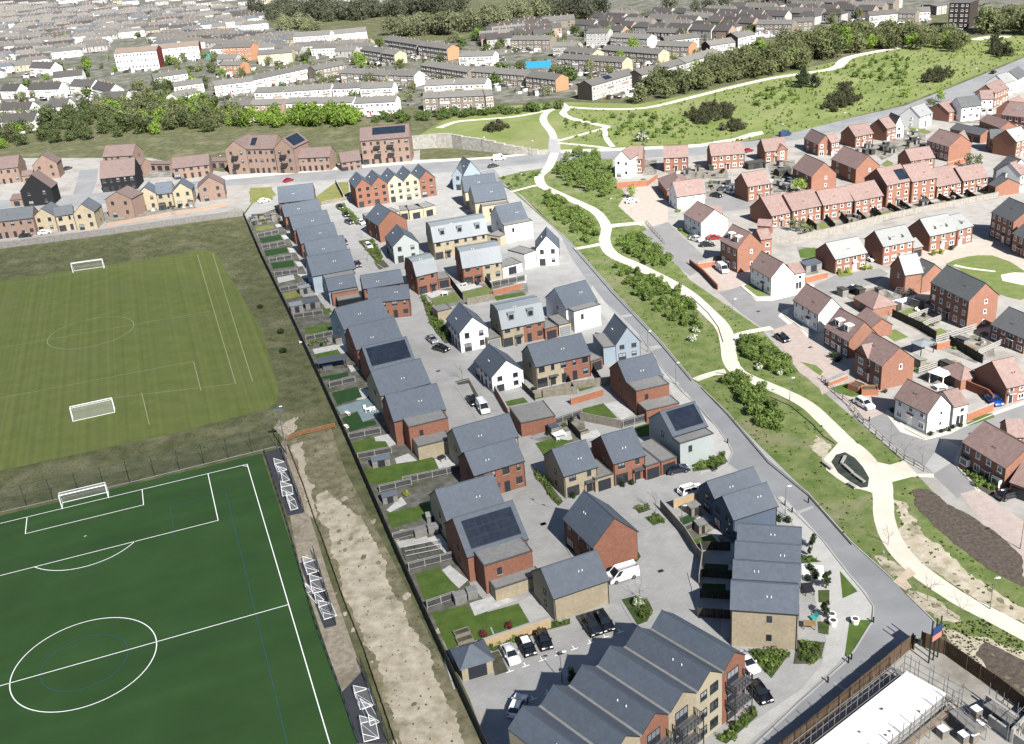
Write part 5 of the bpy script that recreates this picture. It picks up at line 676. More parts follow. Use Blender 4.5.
{'l':'small grey roofed brick house between garage court and light roof','x':172.3,'y':355.1,'r':-0.282,'L':4.52,'d':7,'he':4.6,'hr':6.92,'ax':0,'st':'R','wall':'red','roof':'dgrey','w':'F b b b','prof':'g','name':'house'},
{'l':'white gable house with grey roof behind the right end of the terrace','x':155.3,'y':315.6,'r':-1.442,'L':6.31,'d':9,'he':5.2,'hr':8.8,'ax':0,'st':'R','wall':'white','roof':'dgrey','w':'F g b b','prof':'g','name':'house'},
{'l':'white cross gabled house at the frame edge beside the grey garage','x':158.7,'y':305.5,'r':0.541,'L':5.03,'d':8,'he':5.4,'hr':8.38,'ax':0,'st':'R','wall':'white','roof':'tile','w':'F b b b','prof':'g','name':'house'},
{'l':'pinkish brown roofed brick house at the left frame edge','x':-212.3,'y':443.6,'r':0.096,'L':11.44,'d':10.44,'he':6.48,'hr':10.4,'ax':0,'st':'L','wall':'brown','roof':'tileb','w':'F g b b','prof':'g','name':'house'},
{'l':'brick gabled house with dark timber flank beside the bend','x':-195,'y':445.5,'r':0.117,'L':9.81,'d':8,'he':6.42,'hr':10.34,'ax':1,'st':'L','wall':'brown','roof':'tileb','w':'G b b b','prof':'g','name':'house'},
{'l':'black timber clad gabled pair with a central brick stripe','x':-182.2,'y':399.6,'r':0.068,'L':11.51,'d':8,'he':6.34,'hr':12.1,'ax':1,'st':'L','wall':'black','roof':'tileb','w':'G b b b','prof':'g','name':'house'},
{'l':'brick end unit of the grey roofed row at the left frame edge','x':-175.5,'y':355.8,'r':0.12,'L':14.23,'d':8,'he':6.14,'hr':9.14,'ax':0,'st':'L','wall':'brown','roof':'grey2','w':'F b F b','prof':'g','name':'house'},
{'l':'first tan gable of the grey roofed row','x':-162.4,'y':359.9,'r':-0.012,'L':7.53,'d':9,'he':5.52,'hr':8.38,'ax':1,'st':'L','wall':'tan','roof':'grey2','w':'G b b b','prof':'g','name':'house'},
{'l':'recessed middle unit of the grey roofed row with patio doors','x':-154,'y':358.3,'r':0.323,'L':6.07,'d':8,'he':5.58,'hr':7.76,'ax':0,'st':'L','wall':'tan','roof':'grey2','w':'F b F b','prof':'g','name':'house'},
{'l':'second tan gable of the grey roofed row beside the parking strip','x':-147.4,'y':358.2,'r':0.039,'L':7.03,'d':9,'he':6.1,'hr':9.08,'ax':1,'st':'L','wall':'tan','roof':'grey2','w':'G g b b','prof':'g','name':'house'},
{'l':'brick gabled house behind the long low brick wall','x':-140.6,'y':372.2,'r':-0.238,'L':10.37,'d':8,'he':6.72,'hr':9.36,'ax':1,'st':'L','wall':'brown','roof':'tileb','w':'G b b f','prof':'g','name':'house'},
{'l':'left tan gable of the slate roofed trio','x':-131.1,'y':377.5,'r':0.096,'L':7,'d':8.5,'he':5.72,'hr':8.42,'ax':1,'st':'L','wall':'tan','roof':'slate','w':'G b b b','prof':'g','name':'house'},
{'l':'recessed tan middle house of the slate roofed trio','x':-124.3,'y':378.6,'r':0.105,'L':5.82,'d':7,'he':5.42,'hr':8.62,'ax':0,'st':'L','wall':'tan','roof':'slate','w':'F b F b','prof':'g','name':'house'},
{'l':'right tan gable of the slate roofed trio','x':-118.2,'y':378.9,'r':0.147,'L':6.83,'d':8.5,'he':5.6,'hr':8.48,'ax':1,'st':'L','wall':'tan','roof':'slate','w':'G b b b','prof':'g','name':'house'},
{'l':'brick gabled house with dark flank at the corner of the side road','x':-109.8,'y':383,'r':0.187,'L':9.21,'d':8.5,'he':5.46,'hr':8.66,'ax':1,'st':'L','wall':'brown','roof':'tileb','w':'G g b b','prof':'g','name':'house'},
{'l':'brown roofed brick pair set back behind the corner gable house','x':-130,'y':423.3,'r':0.117,'L':14.65,'d':9,'he':4.6,'hr':7.97,'ax':0,'st':'L','wall':'brown','roof':'tileb','w':'F b F b','prof':'g','name':'house'},
{'l':'dark clad semi detached pair with a tall brown roof','x':-155.7,'y':412.2,'r':0.078,'L':13.51,'d':12.18,'he':5.6,'hr':11.08,'ax':0,'st':'L','wall':'black','roof':'tileb','w':'F b F b','prof':'g','name':'house'},
{'l':'brown roofed house with tan gable at the edge of the tree belt','x':-168.4,'y':454.9,'r':-0.155,'L':13.84,'d':9.96,'he':5.5,'hr':9.24,'ax':0,'st':'L','wall':'brown','roof':'tileb','w':'F g b b','prof':'g','name':'house'},
{'l':'three storey brick flats with pink roof between two gabled wings','x':-99,'y':422.6,'r':-0.274,'L':12.55,'d':11,'he':9.92,'hr':14.14,'ax':0,'st':'L','wall':'brown','roof':'tileb','w':'F b F b','solar':[0.12,0.3,0.25,0.8],'prof':'g','name':'apartment_block','n':3},
{'l':'left gabled wing of the pink roofed brick flats with round balconies','x':-107.7,'y':424.4,'r':-0.289,'L':9.23,'d':13,'he':10.08,'hr':13.46,'ax':1,'st':'L','wall':'brown','roof':'tileb','w':'G b b b','prof':'g','name':'apartment_block','n':3},
{'l':'right gabled wing of the pink roofed flats with two solar panels','x':-86.7,'y':418.3,'r':-0.34,'L':8.35,'d':13,'he':10.1,'hr':13.84,'ax':1,'st':'L','wall':'brown','roof':'tileb','w':'G b b b','solar':[0.15,0.9,0.1,0.9],'prof':'g','name':'apartment_block','n':3},
{'l':'low brown roofed brick building joined to the flats','x':-79.6,'y':418.5,'r':-0.193,'L':14.93,'d':8.1,'he':5.46,'hr':8.5,'ax':0,'st':'L','wall':'brown','roof':'tileb','w':'F b F b','prof':'g','name':'house'},
{'l':'small brick garage with brown roof between flats and the square block','x':-60.2,'y':412,'r':0.206,'L':7.97,'d':8.1,'he':3.5,'hr':6.54,'ax':0,'st':'L','wall':'brown','roof':'tileb','w':'F b b b','prof':'g','name':'garage'},
{'l':'square three storey brick block with solar panels and black balconies','x':-52.5,'y':419.8,'r':-0.035,'L':19.77,'d':10.8,'he':9.74,'hr':13.79,'ax':0,'st':'L','wall':'brown','roof':'tileb','w':'F g F b','solar':[0.25,0.92,0.35,0.9],'prof':'g','name':'apartment_block','n':3}]
APT=(3.135,82.8,0.679,[5,4.78,4.8,4.9,4.83,4.45],11.45,8.3,10.1,['tan','tan','red','tan','cream','red'])
FLATB=[
('garage','bricktan',12.63,154.9,0.397,3.64,6,2.7,'flat roofed tan garage between the tan and red court houses',1,'flat'),
('garage','brick',21.83,157.5,0.383,2.94,8,2.8,'flat roofed red garage with an open dark doorway beside the porch canopy house',1,'flat'),
('garage','brick',24.74,158.6,0.406,3.19,8,2.8,'flat roofed red garage beside the navy car',1,'flat'),
('garage','brick',0.82,177.5,0.265,7.04,7.5,3,'double flat roofed red brick garage block beside the patio gardens',0,'flat'),
('garage','cream',-35.31,333.1,0.551,3.49,6.5,3.2,'cream flat roofed garage hidden beside the red gable house',1,'flat'),
('garage','cream',-32.07,335.1,0.106,2.64,6.5,3.2,'second cream flat roofed garage below the townhouses',1,'flat'),
('garage','cream',-29.02,334.6,0.307,4.61,6.5,3.2,'third cream flat roofed garage below the townhouses',1,'flat'),
('garage','cream',-24.43,335.9,0.546,4.46,6.5,3.2,'cream flat roofed garage at the road end below the townhouses',1,'flat'),
('garage','cream',-44.77,336.8,-1.215,6.62,7,2.8,'tan flat roofed garage at the hedge end of the townhouses',0,'flat'),
('garage','cream',-3.68,301.1,-0.643,4.61,6,2.8,'small flat roofed garage between the mansard terrace and white house',1,'flat'),
('garage','brick',-17.77,265.5,0.248,3.47,6,2.6,'flat roofed brick carport between the two mansard houses',1,'flat'),
('garage','bricktan',-17.09,241.5,0.387,3.79,4,2.7,'tan brick flat roofed garden building below the bright lawn',0,'flat'),
('garage','bricktan',-4.96,221.1,0.333,3.29,6,2.6,'flat roofed garage between the pale gabled and mansard houses',1,'flat'),
('garage','brick',8.53,223.8,0.419,3.31,6.5,2.8,'brick flat roofed garage right of the dormer mansard house',1,'flat'),
('garage','cream',11.88,225.4,0.356,3.11,6.5,2.8,'cream flat roofed garage with pale panelled door by the white house',1,'flat'),
('garage','brick',17.11,203.9,0.54,3.16,6.5,2.6,'flat roofed brick garage beside the blue grey gabled house',1,'flat'),
('side_wing','blue',20.25,207,0.184,2.73,8,4.2,'flat roofed blue grey wing of the gabled house by the spine road',0,'flat'),
('side_wing','white',6.31,274.4,0.7,4.38,7,4.6,'flat roofed white wing of the gabled house near the top of the spine road',0,'flat'),
('garage','white',-0.06,270.8,0.475,6.06,6,2.6,'flat roofed carport left of the white gabled wing',1,'flat')]
HIPS=[
('bricktan','slate',-10.25,110.1,0.306,4.37,4.2,2.3,3.9,'small hipped brick bin store with dark double doors','hip'),
('brick','tile',82.1,227.7,-1.357,8,6,2.4,4.6,'brown hip roofed brick garage behind the white houses','hip'),
('brick','tile',78.5,215.9,-1.436,7.05,5,2.4,4.2,'pink gabled brick garage behind the dormer house','gable'),
('brickdark','tile',85.4,186.3,-1.268,5.99,4.5,2.3,4,'dark hip roofed garage beside the blue car wall','hip'),
('brick','tile',55,345.1,-1.54,15,9,3.6,6.2,'brown hip roofed building on the corner of the garage court','hip'),
('brick','tile',62.6,302.3,0.054,4.85,5,2.6,4.4,'pink roofed garage behind the white rendered house','gable'),
('brick','dgrey',169.4,381.1,-1.22,14.73,6,3,4.6,'long grey roofed garage range with a dark opening','gable'),
('brick','dgrey',149.9,306.9,-1.429,3.59,8,3,5,'grey roofed garage with a brick gable at the terrace end','gable'),
('brick','tile',184.3,390,-1.497,14.68,6,3,5,'dark brown roofed garage in the upper estate','gable'),
('brick','tile',74.4,288.2,-0.504,3.86,2.5,2.6,4,'pink roofed porch at the left end of the terrace','gable'),
('brick','grey',107.4,256.7,0.316,2.91,6,2.7,4.2,'grey roofed garage between the two gablet houses','gable'),
('brick','tile',78.9,142.8,-0.923,3,7,2.6,4.8,'brown roofed garage beside the black car','gable'),
('brickbrown','tileb',-188.3,402.3,-0.073,4.7,7,2.6,4,'low brown roofed garage beside the black gabled pair','gable'),
('brickbrown','tileb',-199.2,441.9,0.17,4.38,6,3,4.6,'low brown roofed garage beside the dark flanked house','gable'),
('brickbrown','tileb',-152.7,441.3,-0.486,6.58,5,4.2,6,'low brown roofed link behind the dark clad pair','gable'),
('brickbrown','tileb',-119.5,439.6,-0.294,8.26,6,2.7,3.6,'low pink roofed garages beside the flats','gable'),
('brickbrown','tileb',-150,446.6,-0.359,14.81,5,2.7,3.4,'low brown carport range behind the slate roofed trio','gable'),
('white','tile',79.8,166.9,0.282,3.06,6.2,4,5.7,'pink roofed rear wing of the white corner house','x'),
('white','tile',71.4,241.4,0.278,3.29,5.5,4.3,6,'pink roofed rear wing of the white bend house','x'),
('brick','tile',69.7,266,0.146,3.07,6,5.6,7.4,'tall brick rear wing beside the white van drive house','x'),
('brick','tile',84,154.7,-0.185,2.55,5,4,6,'pink roofed rear wing of the bay window house','x')]
BG=[
('white','maroon','brown3',-265.1,786.4,-0.091,31.5,11,12.3,15.1,3,'left block of white panelled flats with a dark red end wall'),
('white','maroon','brown3',-242,815.9,0.071,29.9,11,9.6,12.4,3,'second block of white panelled flats with a dark red end wall'),
('orange','orange','grey3',-188,788.5,-0.403,24.3,10,9.5,12,3,'orange brick block beside the bright lawn'),
('orange','orange','grey3',-176,720.9,-0.534,18.1,9,6,8.2,2,'orange brick gabled block below the orange square one'),
('cream','cream','grey3',-156.9,755.3,-0.07,24.2,10,6.3,8.8,3,'pale yellow block with a dark end wall beside the orange brick block'),
('white','white','grey3',-140.2,814.1,-0.205,28.3,11,9.9,12.6,3,'left long white flats near the pale green trees'),
('white','white','grey3',-114.8,836.1,0.1,26.9,11,6.8,9.5,3,'right long white flats near the pale green trees'),
('white','white','grey3',-210.6,687.5,0.417,21.5,9,6,8.2,2,'pale terrace just right of the lime tree'),
('white','white','grey3',-185.5,641.1,0.319,17.1,9,6,8.2,2,'grey roofed terrace below the white flats'),
('white','white','grey3',-172.9,598.9,0.962,17,9,6,8.2,2,'long dull roofed terrace above the belt, left part'),
('white','white','grey3',-159,630.6,0.252,22.6,9,6,8.2,2,'curving pale terrace, left piece'),
('white','white','grey3',-137.2,639.8,0.808,44.2,9,6,8.2,2,'curving pale terrace, middle piece'),
('tan3','tan3','grey3',-103.6,658.2,0.652,22.3,9,6,8.2,2,'curving pale terrace, right piece'),
('tan3','tan3','grey3',-85.6,636.6,-0.617,30.7,9,6,8.2,2,'dark fronted terrace right of the curving pale one'),
('white','white','grey3',-128.2,591.7,-0.314,17.4,9,6,8.2,2,'white fronted terrace in the middle row, left half'),
('white','white','grey3',-111,586.1,-0.16,26.6,9,6,8.2,2,'white fronted terrace in the middle row, right half'),
('white','white','grey3',-83.6,581.2,-0.257,24.8,9,6,8.2,2,'white fronted terrace above the bright clump of trees'),
('brick3','brick3','grey3',-140.9,555.5,-0.221,17.7,9,6,8.2,2,'brick and white terrace at the belt, left of the clump'),
('brick3','brick3','grey3',-123.1,551.3,-0.315,18.6,9,6,8.2,2,'brick and white terrace at the belt, next to the clump'),
('white','white','grey3',-103.7,547.5,-0.388,38.6,9,6,8.2,2,'terrace hidden behind the bright clump of trees'),
('white','white','grey3',-66.6,529.5,-0.227,21.4,9,6,8.2,2,'pale terrace right of the bright clump'),
('white','white','grey3',-67.7,573,-0.238,18.1,9,6,8.2,2,'white fronted terrace with a dark roof patch'),
('tan3','tan3','grey3',-32.2,526.1,-0.148,7.9,9,6,8.2,2,'stepped terrace at the grass bank, first house'),
('tan3','tan3','grey3',-24.2,524.8,-0.258,23.8,9,6,8.2,2,'stepped terrace at the grass bank, long middle part'),
('brick3','brick3','grey3',-1,517.6,0.199,3.9,9,6,8.2,2,'stepped terrace at the grass bank, brick end house'),
('white','white','grey3',-32.7,563.8,-0.2,15.4,9,6,8.2,2,'pale terrace behind the stepped one, left half'),
('white','white','grey3',-17.3,560.6,-0.368,17.8,9,6,8.2,2,'pale terrace behind the stepped one, right half'),
('tan3','tan3','grey3',-72.8,625.7,-0.743,21.6,9,6,8.2,2,'dark terrace with a white end wall, left half'),
('tan3','white','grey3',-56.4,613,-0.657,20.6,9,6,8.2,2,'dark terrace with a white end wall, right half'),
('tan3','tan3','grey3',-38,639.3,-0.983,50.5,9,6,8.2,2,'long dark terrace with pale roof, left half'),
('tan3','tan3','grey3',-9.4,600.5,-0.829,44,9,6,8.2,2,'long dark terrace with pale roof, middle part'),
('tan3','orange','grey3',20.7,565.2,-0.925,24.3,9,6,8.2,2,'long dark terrace with pale roof, brick end'),
('tan3','tan3','grey3',-83.4,737.1,-0.995,29.2,9,6,8.2,2,'dark terrace with a cream end, left part'),
('tan3','cream','grey3',-67,710.4,-1.005,17.9,9,6,8.2,2,'dark terrace with a cream end, right part'),
('tan3','tan3','grey3',-69.2,771,-1.045,49.7,9,7,9.2,2,'tall dark terrace with a brick end, left part'),
('tan3','orange','grey3',-43.5,725.6,-1.013,38.3,9,7,9.2,2,'tall dark terrace with a brick end, right part'),
('dull','dark3','grey3',50.7,513.7,0.788,35.4,9,7,9.2,2,'white terrace with a solar panel above the hill path'),
('dull','dark3','grey3',77.6,531.5,0.744,35.4,9,7,9.2,2,'long white terrace stretching to the wood, near half'),
('dull','dull','grey3',104.3,556.5,0.806,33.4,9,7,9.2,2,'long white terrace stretching to the wood, far half'),
('tan3','cream','grey3',42.1,618.2,-0.819,47.7,9,6,8.2,2,'tan terrace with a yellow end wall'),
('tan3','cream','grey3',69.7,637.4,-0.922,45.8,9,6,8.2,2,'tan terrace behind the yellow ended one'),
('tan3','cream','grey3',47.7,645.7,-0.997,26.9,9,6,8.2,2,'short tan terrace beside the blue hoarding'),
('dull','dull','grey3',42.9,668.2,-0.494,16.4,9,6,8.2,2,'low roofed house behind the blue hoarding'),
('tan3','orange','grey3',101.1,634,-0.744,22.7,9,6,8.2,2,'brick terrace with a pink end wall'),
('dull','dark3','grey3',109.6,650.4,0.17,21.8,9,6,8.2,2,'pale roofed terrace above the pink ended one'),
('dull','white','grey3',81.3,689.4,-0.872,31.1,9,6,8.2,2,'terrace with a white gable in the middle distance'),
('dull','dull','grey3',67.2,703,-0.518,15.1,9,8,10.2,3,'white three storey block in the middle distance'),
('dark3','dark3','grey3',105.7,697.3,-0.817,22.5,9,6,8.2,2,'dark terrace below the grey houses'),
('dull','dark3','grey3',129.4,615,0.374,17.3,9,6,8.2,2,'dark gabled terrace at the edge of the wood'),
('dull','dark3','grey3',150,640.7,0.442,8.8,9,6,8.2,2,'pale terrace above the wood edge'),
('white','dark3','grey3',150.5,635.8,0.641,16,9,6,8.2,2,'white terrace beside the wood, right piece'),
('tan3','tan3','grey3',174.1,688.3,-0.661,24,9,6,8.2,2,'long dark terrace at the back of the wood, left'),
('tan3','tan3','grey3',196,682.1,-0.316,12.4,9,6,8.2,2,'long dark terrace at the back of the wood, right'),
('white','white','grey3',-15.5,662,-0.401,22.7,9,6,8.2,2,'house with red and white front in the middle distance'),
('tan3','tan3','grey3',18.4,718.4,-0.607,30.2,9,6,8.2,2,'terrace with white gable at the right of the round trees'),
('tan3','tan3','grey3',295.4,701.7,0.382,8.8,14,5.4,6.1,5,'tall tan tower block at the top right'),
('dark3','dark3','grey3',278.8,644.4,-0.748,12.1,14,14,14.3,5,'dark glazed building at the top right edge'),
('tan3','tan3','grey3',262,679.6,-0.703,10.5,9,6,8.2,2,'pale terrace below the tan tower, left'),
('white','white','grey3',273.2,679.8,-0.26,8.5,9,6,8.2,2,'pale terrace below the tan tower, right'),
('white','white','grey3',244.1,680.3,-0.023,17.6,9,6,8.2,2,'pale terrace at the back of the wood, far piece'),
('white','white','dark3',-266.6,693.5,-0.63,22.6,9,5,8.6,2,'dark roofed white house beside the lawn, left'),
('white','white','dark3',-294.2,739.8,0.089,19.5,9,5,8.6,2,'dark roofed house above the pyramid roofed one'),
('white','white','dark3',-293.3,692.6,-0.346,24.6,9,5,8.6,2,'pyramid roofed white house'),
('white','white','dark3',-313.7,699.5,-0.476,15.2,9,5,8.6,2,'dark roofed white house at the left frame edge'),
('white','white','dark3',-246.1,675.4,-0.907,30,9,5,8.6,2,'brown roofed house behind the belt, left'),
('white','white','dark3',-224.5,623.9,-0.292,17,9,5,8.6,2,'brown roofed house behind the belt, right'),
('white','white','dark3',-262.6,575.3,-0.307,21.4,9,5,8.6,2,'dark roofed house nearest the belt at the left'),
('white','white','dark3',-339,814.4,-0.67,29,9,5,8.6,2,'dark roofed house left of the lawn'),
('white','white','dark3',-279.7,616.7,-0.306,20.2,9,5,8.6,2,'dark roofed terrace just above the belt'),
('white','white','dark3',-250.9,612.1,-0.227,12.5,9,5,8.6,2,'half hidden house in the belt')]
REG=[
([(-359.7,790.2),(-345,891.6),(-315,932.1),(-341.7,1017.4),(-273.8,998.8),(-196.8,987.4),(-230.7,1173.6),(-698.6,1632.1),(-546.5,1159.5)],0.104,46,'w',150,'pale terrace house in the crowded rows at the top left','crowded rows at the top left'),
([(-795.9,1718.5),(-191.3,1181.2),(-59.6,1115),(-209.4,1303.6),(-1012.8,2119.8)],0.104,95,'w',60,'tiny pale house near the horizon at the top left','tiny houses near the top edge'),
([(53,743.4),(89.9,824.8),(134.2,816.6),(155.5,772.9),(211.3,823.4),(269.6,771.6),(291,752.6),(257.2,716),(174.5,678.8),(121.6,666.6),(103,708.7)],-0.878,34,'d',80,'grey roofed house in the crowded rows at the top right','crowded rows at the top right'),
([(-9.02,798),(28.8,819.3),(59.3,822),(53,743.4),(10.41,696.9)],0.085,20,'d',14,'grey roofed house right of the round trees','grey roofed houses right of the round trees'),
([(-297.9,987),(-220.1,960.5),(-182.2,906.6),(-118.7,850.3),(-73.6,775.2),(-68.8,713.9),(-107.1,756),(-156.3,796.6),(-173.8,740),(-212.1,865.2),(-271.2,891.6)],-0.421,22,'w',16,'pale house between the flats blocks','pale houses between the flats')]
